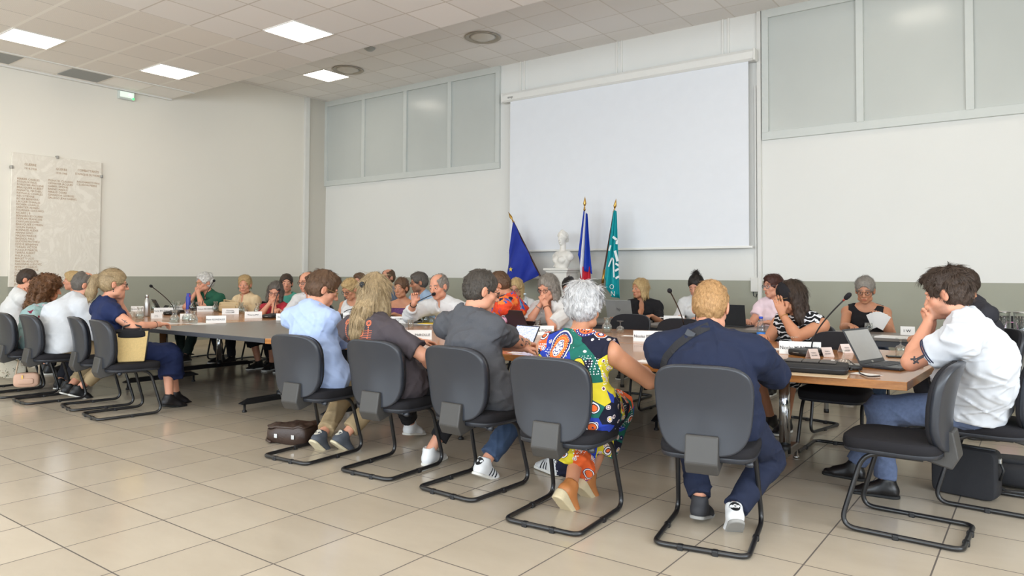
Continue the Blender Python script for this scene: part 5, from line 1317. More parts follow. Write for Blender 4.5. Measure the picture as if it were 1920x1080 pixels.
PPL['white_tee'] = build_person('dark-haired man in a white T-shirt at the far left behind the brown curls', NG, atD(52, 525, 9.0), yaw=-10, hyaw=-38, hpitch=16, lean=.12, hair='crew', hcol='dark', skin='pink', arms=(('wide', {}), ('chin', {})), topmat=M_white_tee, sleeve=.8, neck='tee', e=.022, res='far')
PPL['tuft'] = build_person('fair-haired person almost hidden behind the balding man', FG, atD(136, 527, 10.2), yaw=160, hair='short', hcol='blond', skin='pink', topmat=cloth_mat('sand_cloth', (196, 184, 160)), res='far')
# --- far row -------------------------------------------------------------
PPL['green'] = build_person('white-haired man in a green polo shirt resting his mouth on his hands', FG, atY(384, 530, 6.0), yaw=195, hyaw=180, hpitch=6, lean=.12, hair='thick', hcol='white', skin='pink', glasses=MATS['gold_frame'], arms=('mouth', 'mouth'), topmat=cloth_mat('bottle_green_pique', (38, 88, 68)), sleeve=.85, build=1.12, hs=1.1, res='mid',
    botmat=cloth_mat('dark_green_trousers', (36, 48, 44)), feet={'R': (.1, .42, .09, 0, 0), 'L': (-.1, .55, .09, 0, 0)})
PPL['beige'] = build_person('woman with short brown-blond hair in a beige V-neck blouse', FG, atY(459, 534, 6.2), yaw=185, hyaw=222, hpitch=2, lean=.06, hair='short', hcol='blond', skin='pink', female=True, arms=('lap', 'lap'), top='tunic', topmat=cloth_mat('beige_gauze', (222, 198, 160)), sleeve=.8, neck='v', e=.028, build=1.1, hs=1.08, res='mid', earring=mat('green_bead', (40, 84, 66), .4))
PPL['red'] = build_person('dark-haired woman with glasses in a red top resting her chin on clasped hands', FG, atY(516, 548, 6.0), yaw=190, hyaw=222, hpitch=10, hroll=-8, lean=.2, hair='bob', hcol='darkgrey', skin='pink', female=True, glasses=mat('burgundy_frame', (70, 28, 40), .3), arms=('mouth', 'mouth'), top='tunic', topmat=cloth_mat('raspberry_knit', (176, 48, 62)), sleeve=.9, neck='wide', build=1.12, hs=1.1, res='mid', bottom='skirt', botmat=M_blackcl, pant_len=.5)
PPL['teal'] = build_person('dark-haired woman with a ponytail in a teal sleeveless top behind the red top', BG, atD(537, 532, 10.4), yaw=215, hyaw=235, hpitch=0, hair='ponytail', hcol='dark', skin='pink', female=True, arms=('lap', 'lap'), top='tank', topmat=cloth_mat('teal_jersey', (88, 168, 150)), neck='sleeveless', sleeve=0)
PPL['whiteman'] = build_person('man with glasses and receding hair in a white shirt holding a pen', FG, atY(575, 529, 6.15), yaw=195, hyaw=184, hpitch=8, lean=.1, hair='balding', hcol='brown', skin='pink', glasses=MATS['black_frame'], arms=('table', ('local', {}, (.2, .42, .80))), topmat=M_white_tee, sleeve=1.3, build=1.1, hs=1.08, res='mid')
PPL['blonde'] = build_person('blonde woman with round black glasses in a white tank top looking down', FG, atY(657, 543, 6.35), yaw=195, hyaw=182, hpitch=24, lean=.06, hair='short', hcol='blond', skin='tan', female=True, glasses=MATS['black_frame'], arms=('lap', 'lap'), top='tank', topmat=M_white_tee, neck='tank', sleeve=0, build=1.06, hs=1.08, res='mid')
PPL['beard'] = build_person('bearded brown-haired man in grey behind the blonde woman', BG, atD(674, 529, 10.9), yaw=200, hyaw=200, hair='short', hcol='brown', skin='pink', stubble=.75, arms=('lap', 'lap'), topmat=cloth_mat('mid_grey_cotton', (120, 116, 112)), neck='tee')
PPL['floral'] = build_person('woman with tied-back brown hair and bare shoulders in a thin-strapped purple top', FG, atD(752, 541, 9.3), yaw=195, hyaw=196, hpitch=2, hip=None, lean=.06, hair='bun', hcol='brown', skin='tan', female=True, arms=('table', 'table'), top='tank', topmat=cloth_mat('purple_print', (96, 62, 104), var=.3, vscale=45), neck='straps', sleeve=0, build=1.05, hs=1.02, res='mid')
PPL['foreheadman'] = build_person('man with thinning hair whose forehead shows above the blond hair clip', BG, atD(727, 521, 12.0), yaw=195, hyaw=180, hs=1.16, hair='balding', hcol='brown', skin='pink', arms=('lap', 'lap'), topmat=cloth_mat('dull_blue_cotton', (104, 118, 140)), build=1.1)
PPL['bluepolo'] = build_person('man with grey beard and glasses in a pale blue polo shirt behind the speaker', BG, atD(785, 530, 10.0), yaw=170, hyaw=146, hpitch=8, lean=.1, hair='short', hcol='darkgrey', skin='tan', stubble=.6, glasses=MATS['black_frame'], arms=('table', 'lap'), topmat=cloth_mat('pale_blue_pique', (160, 184, 212)), sleeve=.9, build=1.15, hs=1.1, res='mid')
PPL['speaker'] = build_person('man with thinning hair in an open white shirt speaking into a microphone, one hand raised', FG, atD(822, 538, 8.0), yaw=190, hyaw=186, hpitch=10, hroll=4, hip=(-5.45, 6.42), hair='balding', hcol='grey', skin='pink', arms=(('world', {'hn': (.3, .3, -1)}, atD(842, 594, 7.9)), ('world', {'hint': (.9, .4, -1), 'hd': (-.15, .1, 1), 'hn': (-.6, .9, .2), 'cu': 1.0}, atD(776, 568, 7.75))), topmat=M_white_tee, sleeve=1.55, e=.026, build=1.2, hs=1.12, res='near')
PPL['print'] = build_person('brown-haired man in a bright orange and blue printed shirt bending over the table', FG, atD(936, 535, 7.6), yaw=110, hyaw=125, hpitch=30, hip=(-4.72, 6.62), hair='short', hcol='brown', skin='tan', face=False, arms=('table', 'table'), topmat=M_TROPIC, sleeve=.8, neck='tee', e=.026, build=1.1, hs=1.06, res='mid')
PPL['euwoman'] = build_person('blonde woman with glasses in white seated below the blue flag', BG, atD(968, 540, 9.9), yaw=200, hyaw=196, hpitch=18, lean=.06, hair='midlong', hcol='blond', skin='pink', female=True, glasses=MATS['black_frame'], arms=('lap', 'lap'), topmat=M_white_tee, sleeve=1.2, neck='tee', hs=1.04)
PPL['bob'] = build_person('woman with a grey bob and dark glasses in a white blouse, hands at her mouth', FG, atD(1028, 540, 7.55), yaw=178, hyaw=176, hpitch=18, lean=.22, hair='bob', hcol='grey', skin='pink', female=True, glasses=MATS['black_frame'], arms=('mouth', 'mouth'), top='tunic', topmat=cloth_mat('white_blouse', (214, 213, 211)), sleeve=.95, neck='v', e=.032, build=1.1, hs=1.08, res='near')
PPL['bun'] = build_person('woman with a dark bun resting her cheek on her hand in front of the pedestal', BG, atD(1066, 540, 9.9), yaw=200, hyaw=194, hpitch=16, lean=.1, hair='bun', hcol='black', skin='brown', female=True, arms=('chin', 'table'), topmat=cloth_mat('dark_grey_top', (60, 58, 62)), sleeve=.7, neck='tee')
PPL['knit'] = build_person('blond-bobbed woman in a black knit dress with white piping looking left', BG, atD(1200, 541, 9.25), yaw=192, hyaw=154, hpitch=2, lean=.04, hair='bob', hcol='blond', skin='tan', female=True, arms=(('wide', {}), ('wide', {})), top='tunic', topmat=M_blackcl, sleeve=.92, trimm=MATS['paper'], neck='v', build=1.06, hs=1.0, res='mid', lipcol=(186, 92, 88))
PPL['jacket'] = build_person('woman with a dark topknot in a white jacket half hidden behind the ginger head', BG, atD(1305, 537, 8.9), yaw=190, hyaw=182, hpitch=22, lean=.08, hair='topbun', hcol='black', skin='pink', female=True, arms=('table', 'table'), top='jacket', topmat=M_white_tee, sleeve=1.9, neck='v', hs=1.05, res='mid')
PPL['auburn'] = build_person('woman with short auburn hair and glasses in a pale pink ruffled top', BG, atD(1449, 537, 8.1), yaw=170, hyaw=146, hpitch=2, lean=.08, hair='short', hcol='auburn', skin='pink', female=True, glasses=mat('grey_frame', (96, 98, 108), .3), arms=('table', 'table'), top='tunic', topmat=cloth_mat('pale_pink_cotton', (238, 214, 222)), sleeve=.5, neck='round', e=.03, hs=1.04, res='mid')
PPL['band'] = build_person('woman with a black headband, hand over her face, black and white print top', FG, atD(1483, 557, 6.1), yaw=168, hyaw=128, hpitch=14, lean=.16, hair='midlong', hcol='dark', skin='tan', female=True, headband=MATS['darkfab'], glasses=MATS['gold_frame'],
    arms=(('local', {'hint': (-.8, .5, -1), 'hd': (.25, .1, 1), 'hn': (.5, -.8, 0), 'cu': .35, 'HEAD': (-.062, .125, -.10)}, (0, .2, 1.0)), ('table', {})), top='tank', topmat=M_SWIRL, neck='sleeveless', sleeve=0, dress_len=.25, bottom=None, build=1.12, hs=1.08, res='near', feet={'R': (.1, .32, .09, 0, 0), 'L': (-.05, .36, .09, 0, 0)})
PPL['tank'] = build_person('grey-haired woman with glasses in a black lace-strap tank top reading papers', BG, atD(1622, 545, 7.58), yaw=188, hyaw=184, hpitch=14, lean=.04, hair='bun', hcol='grey', skin='tan', female=True, glasses=mat('tortoise_frame', (74, 54, 38), .3), arms=(('local', {'cu': .7, 'hd': (.2, .6, .7)}, (-.13, .32, .86)), ('table', {})), top='tank', topmat=M_blackcl, neck='tank', sleeve=0, build=1.06, hs=1.08, res='near', botmat=M_denim)
PPL['hidden'] = build_person('man in dark clothes hidden behind the white polo shirt, one ear showing', BG, atD(1806, 534, 5.9), yaw=120, hyaw=110, hpitch=10, lean=.15, hair='crew', hcol='dark', skin='tan', arms=('table', 'table'), topmat=cloth_mat('charcoal_cotton', (52, 52, 58)), sleeve=.8, hs=1.04)

# chairs under everyone who sits away from the near side
SHORT = {'white_tee': None, 'tuft': None, 'green': 'green polo shirt', 'beige': 'beige blouse', 'red': 'red top', 'teal': 'teal sleeveless top', 'whiteman': 'white shirt holding a pen', 'blonde': 'white tank top', 'beard': 'bearded man in grey', 'floral': 'purple straps',
    'foreheadman': 'thinning forehead above the blond hair', 'bluepolo': 'pale blue polo shirt', 'speaker': 'raised hand of the speaker', 'print': 'orange and blue printed shirt', 'euwoman': 'blonde woman below the blue flag', 'bob': 'grey bob', 'bun': 'dark bun by the pedestal', 'knit': 'black knit dress', 'jacket': 'white jacket', 'auburn': 'short auburn hair', 'band': 'black headband', 'tank': 'black tank top', 'hidden': 'hidden man in dark clothes'}
for k, d in SHORT.items():
    if d is None: continue
    r = PPL[k]; f = np.array([-math.sin(r.yaw), math.cos(r.yaw)]); q = r.hipw[:2]-f*.0+f*(-.02)
    chair(q[0]+f[0]*.06, q[1]+f[1]*.06, math.degrees(r.yaw), 'visitor chair under the person with the '+d, FR if k in ('green', 'beige', 'red', 'whiteman', 'blonde', 'floral', 'speaker', 'print', 'bob', 'band') else 'chairs along the back wall')
# ------------------------------------------------------------------ flags, bust and pedestal at the back wall
def cloth_strip(name, top, bot, nu, nv, depth, Y0, mats, midx, parent, folds, phase=0.0, sag=0.0):
    """draped cloth between two edge polylines given as world points; folds ripple along u"""
    mb = MB(); v = []; f = []
    T_ = lambda L, u: np.array([np.interp(u, np.linspace(0, 1, len(L)), [p[k] for p in L]) for k in range(3)])
    for j in range(nv+1):
        for i in range(nu+1):
            u, w = i/nu, j/nv; p = T_(top, u)*(1-w)+T_(bot, u)*w
            p = p + np.array([0, depth*math.sin(u*folds*2*PI+phase+w*.6)*min(1, .35+w), -sag*math.sin(PI*w)*u]); v.append(p)
    for j in range(nv):
        for i in range(nu):
            f.append((j*(nu+1)+i, j*(nu+1)+i+1, (j+1)*(nu+1)+i+1, (j+1)*(nu+1)+i)); mb.m.append(midx((i+.5)/nu, (j+.5)/nv))
    mi = list(mb.m); mb.m = []; mb.add(v, f, 0, True); mb.m = mi
    o = mb.build(name, mats, parent); o.location = -Vector(parent.location)
    so = o.modifiers.new('thickness', 'SOLIDIFY'); so.thickness = .004; so.offset = 0
    return o
M_pole = mat('dark_wood_pole', (66, 34, 28), .4, var=.05)
M_eu = cloth_mat('royal_blue_satin', (34, 52, 150), rough=.55, bump=.1); M_fb = cloth_mat('flag_blue', (28, 60, 168), rough=.6, bump=.1); M_fw = cloth_mat('flag_white', (228, 228, 232), rough=.6, bump=.1); M_fr_ = cloth_mat('flag_red', (196, 32, 50), rough=.6, bump=.1); M_teal = cloth_mat('turquoise_satin', (24, 160, 168), rough=.55, bump=.1)
def flag_pole(label, tip, foot, Y):
    a = atY(*tip, Y); b = atY(*foot, Y); d = unit(b-a); L = a[2]/-d[2]*1.0; base = a+d*(a[2]-.012)/-d[2]
    t = empty('flag', tuple(base), 0, label, 'flag', 'flags on poles behind the bust'); lo = lambda p: np.array(p)-base
    MB().tube([lo(a+d*.20), lo(a+d*(a[2]-.012)/-d[2])], .0135, 10).build('pole', M_pole, t)
    R = np.stack([unit(np.cross(-d, [0, 1, 0])), unit(np.cross(np.cross(-d, [0, 1, 0]), -d))*-1, -d], 1)
    MB().lathe([(.016, 0), (.018, .02), (.010, .03), (.013, .045), (.007, .055), (.014, .07), (.024, .10), (.012, .16), (.0, .21)], lo(a+d*.21), 14, R=R).build('finial', MATS['gold'], t)
    return t, a, b, d
FY = 9.35
def F(x, y, dy=0.0): return atY(x, y, FY+dy)
t, a, b, d = flag_pole('deep blue flag with a yellow star leaning left of the white bust', (953, 397), (1032, 556), FY)
eu = cloth_strip('cloth', [F(962, 415, -.03), F(1010, 515, -.03)], [F(953, 470, -.05), F(950, 542, -.05), F(978, 534, -.04), F(1009, 516, -.03)], 26, 14, .035, FY, [M_eu], lambda u, w: 0, t, 2.2)
def star_poly(r, rot=0.0):
    pts = [((r if i % 2 == 0 else r*.4)*math.sin(rot+i*PI/5), (r if i % 2 == 0 else r*.4)*math.cos(rot+i*PI/5)) for i in range(10)]
    return pts
sp_ = F(957.5, 505, -.12); st = MB(); pts = star_poly(.042); st.add([(0, 0, 0)]+[(x, 0, y) for x, y in pts], [(0, i+1, (i+1) % 10+1) for i in range(10)])
o = st.build('star', mat('yellow_star', (236, 206, 70), .6), t); o.location = Vector(sp_)-Vector(t.location)
t, a, b, d = flag_pole('blue, white and red flag hanging right of the white bust', (1097, 368), (1088, 580), FY)
cloth_strip('cloth', [F(1094, 396, -.03), F(1099, 396, -.03)], [F(1083, 478, -.06), F(1088, 500, -.05), F(1092, 530, -.04)], 12, 14, .02, FY, [M_fb, M_fw, M_fr_], lambda u, w: 0 if u < .5 else 1, t, 1.0)
cloth_strip('cloth', [F(1098, 398, -.06), F(1102, 402, -.06)], [F(1092, 506, -.09), F(1112, 514, -.08)], 16, 14, .03, FY, [M_fb], lambda u, w: 0, t, 1.6, 1.0)
cloth_strip('cloth', [F(1088, 500, -.05), F(1107, 500, -.05)], [F(1087, 536, -.06), F(1107, 536, -.06)], 14, 8, .03, FY, [M_fr_], lambda u, w: 0, t, 2.0)
t, a, b, d = flag_pole('turquoise flag with white lettering right of the tricolour', (1155.5, 372), (1117, 600), FY)
teal = cloth_strip('cloth', [F(1151, 394, -.03), F(1156, 396, -.03)], [F(1132, 522, -.06), F(1144, 556, -.06), F(1164, 560, -.05)], 22, 20, .035, FY, [M_teal], lambda u, w: 0, t, 2.6)
MB().tube([np.array(F(1133, 505))-np.array(t.location), np.array(F(1129, 540))-np.array(t.location)], .018, 10).build('ferrule', MATS['gold'], t)
mb = MB()
def tealmark(pts, w):
    v, f = stroke(dense(pts, .02), w)
    q = [tuple(np.array(atY(p[0], p[1], FY-.125))-np.array(t.location)) for p in []]
    return v, f
for pp, w in (([(1149, 444), (1157, 450), (1156, 458)], .035), ([(1141, 500), (1147, 484), (1150, 486), (1151, 520)], .022), ([(1153, 470), (1158, 490)], .04), ([(1154, 494), (1160, 498)], .03), ([(1153, 508), (1160, 504)], .03), ([(1154, 522), (1161, 518)], .03), ([(1142, 470), (1145, 460)], .025)):
    q = [np.array(F(x, y, -.115))-np.array(t.location) for x, y in pp]
    for p0, p1 in zip(q[:-1], q[1:]):
        dd = unit(p1-p0); nn = unit(np.cross(dd, [0, 1, 0])); mb.add([p0+nn*w/2, p0-nn*w/2, p1-nn*w/2, p1+nn*w/2], [(0, 1, 2, 3)])
M_wp = mat('white_print', (228, 234, 234), .6, var=0)
for ch, (x, y) in (('O', (1147, 538)), ('N', (1149, 551))):
    v, f = text_mesh(ch, .10); c = np.array(F(x, y, -.115))-np.array(t.location); MB().add([c+np.array([p[0], 0, p[1]]) for p in v], f).build('letter', M_wp, t)
mb.build('emblem', M_wp, t)
# bust on a pedestal
PX, PY = F(1059, 500)[0], 9.30; PT = F(1059, 503)[2]
t = empty('pedestal', (PX, PY, 0), 0, 'tall white square pedestal carrying the bust', 'pedestal')
M_ped = mat('white_pedestal_paint', (228, 224, 216), .5, var=.02)
MB().box((0, 0, (PT-.06)/2+.03), (.32, .32, PT-.12), bev=.004).build('shaft', M_ped, t); MB().box((0, 0, PT-.018), (.44, .44, .036), bev=.008).box((0, 0, PT-.05), (.38, .38, .03), bev=.006).build('cap', M_ped, t); MB().box((0, 0, .05), (.40, .40, .10), bev=.01).build('plinth', M_ped, t)
def make_bust():
    Hc = np.array((0, 0, .44)); hs = .80; Rh = rotz(.25)
    hp = lambda *p: Hc+Rh @ (np.array(p)*hs); A = lambda *q: np.array(q)*hs
    V = Vol((-.26, -.18, -.01), (.26, .2, .62), .0055)
    V.ell((0, -.01, .14), (.165, .095, .12), k=.03); V.cap((-.125, -.01, .20), (.125, -.01, .20), .055, .055, k=.04); V.cap((0, -.01, .2), hp(0, -.02, -.07), .050, .042, k=.03)
    for s in (1, -1): V.ell((s*.065, .07, .12), (.055, .05, .055), k=.02); V.ell((s*.175, -.01, .165), (.05, .055, .06), k=.03)
    V.cap((-.10, .08, .15), (.10, .07, .03), .018, .018, k=.02); V.cap((-.12, .06, .12), (.04, .09, .02), .014, .014, k=.02)
    V.cap((0, 0, 0), (0, 0, .08), .085, .10, k=.03); V.plane((0, 0, 0), (0, 0, -1))
    V.ell(hp(0, -.012, .035), A(.076, .096, .088), Rh, .02); V.ell(hp(0, .026, -.03), A(.056, .064, .080), Rh, .03); V.ell(hp(0, .058, -.098), A(.026, .022, .018), Rh, .03)
    for s in (1, -1):
        V.ell(hp(s*.031, .104, .004), A(.021, .018, .013), Rh, .01, 's'); V.ell(hp(s*.031, .080, .003), A(.015, .0135, .012), Rh, .004)
    V.cap(hp(0, .088, .012), hp(0, .108, -.03), .0085*hs, .012*hs, k=.008); V.ell(hp(0, .09, -.066), A(.022, .012, .011), Rh, .006)
    H_ = Vol((-.2, -.2, .3), (.2, .2, .64), .0055)
    H_.ell(hp(0, -.02, .045), A(.092, .105, .094), Rh, 0); H_.ell(hp(0, .0, .115), A(.05, .06, .055), Rh, .03); H_.cap(hp(.05, -.08, .0), hp(.075, -.05, -.12), .03, .016, k=.02); H_.ell(hp(0, -.1, .0), A(.06, .05, .07), Rh, .02)
    H_.wrinkle(.005, 110, 4); H_.ell(hp(0, .105, -.035), A(.066, .072, .094), Rh, .004, 's')
    return V.mesh(), H_.mesh()
(v, q), (v2, q2) = make_bust(); M_plaster = mat('white_plaster', (232, 228, 220), .55, var=.02)
bo = link('bust', np_mesh('bust', v*1.0, q), M_plaster, None, (PX, PY-.02, PT), PI-.35); tag(bo, 'white plaster bust of a woman on the tall pedestal', 'bust'); bo.scale = (1.02, 1.02, 1.02)
link('hair', np_mesh('hair', v2, q2), M_plaster, bo)
# ------------------------------------------------------------------ things on the tables
def inside(q, poly, m):
    ok = True; n = len(poly)
    for i in range(n):
        a, b = poly[i], poly[(i+1) % n]; ex, ey = b[0]-a[0], b[1]-a[1]; L = math.hypot(ex, ey)
        if (ex*(q[1]-a[1])-ey*(q[0]-a[0]))/L < m: return False
    return True
def on(px, py, z=Z0, m=.075):
    """the table-top point seen at a pixel, kept clear of the table edges"""
    p = P(px, py, z); best = None
    for k in range(60):
        for sg in (-1, 1):
            q = p*(1+sg*k*.008)
            if any(inside(q, t_, m if k else m*.5) for t_ in TABLES): return np.array([q[0], q[1], z])
    return p
def yaw_to_cam(p, extra=0.0): return math.atan2(-p[0], -p[1])*-1 + PI + math.radians(extra)
_card = None
M_card = mat('white_card', (238, 237, 236), .6, var=.01)
def name_card(px, py, label, lines=None, w=.21, h=.075, turn=0.0, sz=.030, deg=None, tint=M_card):
    """folded tent card; the written side faces the camera unless deg sets the turn (0 = written side towards -y)"""
    p = on(px, py); rz = math.atan2(-p[0], p[1])+math.radians(turn) if deg is None else math.radians(deg)
    t = empty('name_card', tuple(p), rz, label, 'name card', 'folded name cards on the tables')
    s = .032; mb = MB()
    mb.add([(-w/2, -s, 0), (w/2, -s, 0), (w/2, 0, h), (-w/2, 0, h), (w/2, s, 0), (-w/2, s, 0)], [(0, 1, 2, 3), (3, 2, 4, 5)])
    o = mb.build('folded_card', tint, t); so = o.modifiers.new('thickness', 'SOLIDIFY'); so.thickness = .0012
    if lines:
        tm = MB(); d = unit((0, s, h)); 
        for i, l in enumerate(lines):
            v, f = text_mesh(l, sz, bold=.005); 
            if not len(v): continue
            k = min(1.0, (w*.92)/max(.01, v[:, 0].max()-v[:, 0].min())); yy = (h*.5 + (len(lines)-1)*sz*.55 - i*sz*1.1)
            for q in range(1): tm.add([np.array((p_[0]*k-.004, -s, 0))+d*(yy+p_[1]*.95)+np.array((0, -.0022, .001)) for p_ in v], f)
        tm.build('lettering', MATS['ink'], t)
    return t
cards = [(1500, 666, 'white name card with a two-word name before the woman with the headband', ['Nicolas MUNA...GEN'], .275, .088, .038), (1217, 640, 'white name card before the empty dark chair, partly behind the navy shirt', ['Nicolas BERLIOUX'], .26, .088, .036),
    (1016, 628, 'white name card between the tablet and the patterned dress', ['Martine PIGNAL'], .22, .085, .036), (786, 636, 'white name card between the grey T-shirts', ['Jean PAROLLE'], .21, .078, .032), (742, 606, 'white name card under the speaker microphone', ['Gerard LUCIEN', 'FURIOT'], .22, .075, .026),
    (658, 598, 'white name card before the blonde woman in the tank top', ['Isabelle ROUSSE'], .19, .078, .028), (536, 600, 'white name card just left of the light blue shirt', ['Celine BADOU'], .22, .078, .028), (475, 596, 'white name card before the red top', ['Thierry PIT'], .2, .078, .028),
    (432, 589, 'white name card with two lines before the beige blouse', ['Francoise', 'COLLOMP'], .21, .076, .024), (385, 584, 'white name card right of the blue flask', ['Robert SECARIFA'], .22, .076, .026), (405, 606, 'white name card alone in front at the grey table edge', ['Remi GONZALEZ'], .205, .078, .028),
    (338, 579, 'white name card left of the blue flask', ['Eric HENOUILLE'], .2, .072, .026), (308, 588, 'white name card right of the steel bottle', ['Remy BALTHAZARD'], .25, .080, .028), (262, 583, 'white name card left of the steel bottle', ['Jeremy STATTENO'], .22, .072, .026), (1264, 604, 'white name card before the white jacket', ['Martine'], .24, .075, .034), (1702, 628, 'white name card left of the raised forearms', ['I W'], .12, .08, .04)]
for x, y, lab, ln, w, h, sz in cards: name_card(x, y, lab, ln, w, h, 0, sz)
for x, y, lab, w, tn in ((1586, 661, 'small pinkish tent card nearest the laptop screen', .095, 38), (1549, 668, 'small pinkish tent card in the middle of three', .085, 38), (1524, 671, 'small pinkish tent card nearest the zipped case', .07, 34), (293, 597, 'small white tent card by the ring hand', .12, 10), (348, 598, 'small white tent card between the carafes', .12, -4)):
    name_card(x, y, lab, ['Votre', 'scrutin'], w, .062, tn, .016, tint=mat('pinkish_card', (226, 210, 204), .6) if x > 600 else M_card)
# carafes and glasses
cm = MB().lathe([(.0, .002), (.040, .002), (.047, .012), (.050, .045), (.044, .070), (.026, .092), (.023, .108), (.033, .140), (.0345, .142), (.0315, .140), (.0215, .108), (.0245, .093), (.042, .070), (.048, .045), (.045, .014), (.0, .008)], seg=24).mesh('carafe')
wm = MB().lathe([(0, .009), (.044, .014), (.0470, .045), (.041, .066), (0, .066)], seg=24).mesh('water')
gm = MB().lathe([(0, .115), (.033, .113), (.034, .110), (.006, .104), (.0045, .075), (.008, .066), (.030, .055), (.037, .035), (.033, .002), (.031, .002), (.035, .035), (.028, .053), (0, .063)], seg=22).mesh('upturned_glass')
gm2 = MB().lathe([(0, 0), (.031, .001), (.031, .004), (.005, .009), (.0045, .045), (.010, .052), (.030, .066), (.036, .088), (.032, .125), (.0305, .125), (.034, .088), (.028, .068), (0, .055)], seg=22).mesh('stem_glass')
tm_ = MB().lathe([(0, 0), (.027, .001), (.033, .085), (.0315, .085), (.026, .006), (0, .006)], seg=20).mesh('tumbler')
for m_, g_ in ((cm, 'glass'), (wm, 'water'), (gm, 'glass'), (gm2, 'glass'), (tm_, 'glass')): m_.materials.append(MATS[g_])
def carafe(px, py, label, z=Z0, s=1.0):
    p = on(px, py, z); t = empty('carafe', tuple(p), 0, label, 'carafe', 'small glass water carafes'); t.scale = (s, s, s)
    link('carafe_body', cm, [], t); link('water', wm, [], t); 
def glass(px, py, label, me=None, z=Z0, s=1.0):
    p = on(px, py, z); o = bpy.data.objects.new('wine_glass', me or gm); COL.objects.link(o); o.location = p; o.scale = (s, s, s); tag(o, label, 'glass', 'stemmed glasses on the tables'); return o
for x, y, lab in ((1279, 664, 'glass carafe nearest the bare elbow of the patterned dress'), (1138, 623, 'glass carafe left of an upturned glass, before the empty dark chair'), (677, 601, 'glass carafe behind the blond hair'), (797, 602, 'glass carafe before the speaker, beside the yellow folder'), (327, 606, 'glass carafe nearest the ring hand'), (362, 607, 'glass carafe at the grey table edge right of the small card'),
    (350, 604, 'glass carafe just left of another at the table edge'), (262, 598, 'glass carafe left of the steel bottle'), (324, 576, 'glass carafe behind the leaning microphone'), (361, 577, 'glass carafe right of the blue flask'), (404, 582, 'glass carafe left of the beige handbag'), (452, 584, 'glass carafe right of the beige handbag'), (483, 586, 'glass carafe before the clasped hands of the red top'), (290, 577, 'glass carafe behind the steel bottle')):
    carafe(x, y, lab)
for x, y, lab in ((1163, 622, 'upturned glass right of the carafe before the empty chair'), (1488, 661, 'upturned glass right of the long name card'), (1582, 693, 'upturned glass between the zipped case and the laptop'), (1689, 659, 'upturned glass just left of the hairy forearm'), (809, 601, 'upturned glass on the yellow folder by the carafe'), (247, 593, 'upturned glass beside the carafe left of the steel bottle'), (460, 588, 'upturned glass before the beige blouse')):
    glass(x, y, lab)
for x, y, lab in ((1629, 640, 'upright glass of water before the woman in the black tank top'), (1228, 668, 'upright glass lying low behind the bare upper arm'), (334, 577, 'upright glass left of the blue flask'), (371, 578, 'upright glass right of the blue flask')): glass(x, y, lab, gm2)
def tumbler(px, py, label):
    o = bpy.data.objects.new('tumbler', tm_); COL.objects.link(o); o.location = on(px, py); tag(o, label, 'tumbler', 'glass tumblers on the tables')
for x, y, lab in ((1008, 608, 'tumbler before the woman with the grey bob'), (1274, 620, 'tumbler left of the ginger head'), (770, 615, 'tumbler at the end of the grey table'), (690, 596, 'tumbler behind the blond hair clip woman')): tumbler(x, y, lab)
# microphones
def microphone(px, py, tip, dtip, label, base_w=.16, base_d=.20, turn=0.0, up=.12):
    p = on(px, py); t = empty('gooseneck_microphone', tuple(p), math.radians(turn), label, 'microphone', 'gooseneck microphones on the tables')
    q = rotz(-math.radians(turn)) @ (np.array(atD(tip[0], tip[1], dtip))-p)
    bm = MB(); bm.pillow(base_w/2, base_d/2, .05, (0, .0, .022), p=4, q=3, seg=32, edge=.5, warp=lambda v: np.stack([v[:, 0], v[:, 1], v[:, 2]+.08*np.maximum(0, v[:, 1])], 1)); bm.build('mic_base', MATS['black'], t)
    MB().tube([(base_w/2*math.cos(a)*1.01, base_d/2*math.sin(a)*1.01, .022+.08*max(0, base_d/2*math.sin(a))) for a in np.linspace(0, 2*PI, 25)[:-1]], .0025, 6, closed=True).build('base_trim', MATS['steel'], t)
    MB().box((0, -.03, .046), (.05, .02, .006), bev=.002).box((0, .05, .052), (.08, .05, .004), bev=.001).build('button', MATS['shell'], t)
    s0 = np.array((0, .05, .05)); u = unit(q-s0); m0 = s0+np.array((0, 0, up)); e_ = q-unit(q-m0)*.03
    pts = [(1-k)**2*s0+2*k*(1-k)*m0+k*k*e_ for k in np.linspace(0, 1, 14)]
    MB().tube(pts, .0052, 8).build('gooseneck', MATS['black'], t)
    dd = unit(pts[-1]-pts[-2]); R = np.stack([unit(np.cross(dd, [.3, .2, 1])), unit(np.cross(dd, np.cross(dd, [.3, .2, 1]))), dd], 1)
    MB().lathe([(.0075, 0), (.0075, .016)], pts[-1], 12, R=R).build('light_ring', mat('red_ring', (150, 52, 44), .4), t)
    MB().lathe([(.007, .014), (.015, .022), (.018, .045), (.016, .062), (.008, .072), (0, .074)], pts[-1], 14, R=R).build('foam_head', MATS['darkfab'], t)
microphone(1512, 666, (1587, 558), 4.9, 'microphone leaning right towards the seated man in the white polo, base beside the zipped case', turn=-30, base_w=.20)
microphone(1281, 622, (1256, 546), 5.3, 'microphone rising left of the ginger head', turn=10)
microphone(752, 602, (812, 552), 7.9, 'microphone with a red ring at the mouth of the speaker', turn=20)
microphone(322, 590, (284, 537), 8.6, 'microphone leaning left before the green wall, right of the steel bottle', turn=30, up=.10); microphone(374, 580, (401, 527), 9.6, 'microphone before the white-haired man in green', turn=20); microphone(508, 596, (523, 545), 9.3, 'microphone before the clasped hands of the red top', turn=20); microphone(640, 594, (681, 577), 8.6, 'microphone bent low behind the light blue shirt', turn=20, up=.06)
microphone(1302, 617, (1311, 566), 6.6, 'second microphone hidden behind the ginger head', turn=10)
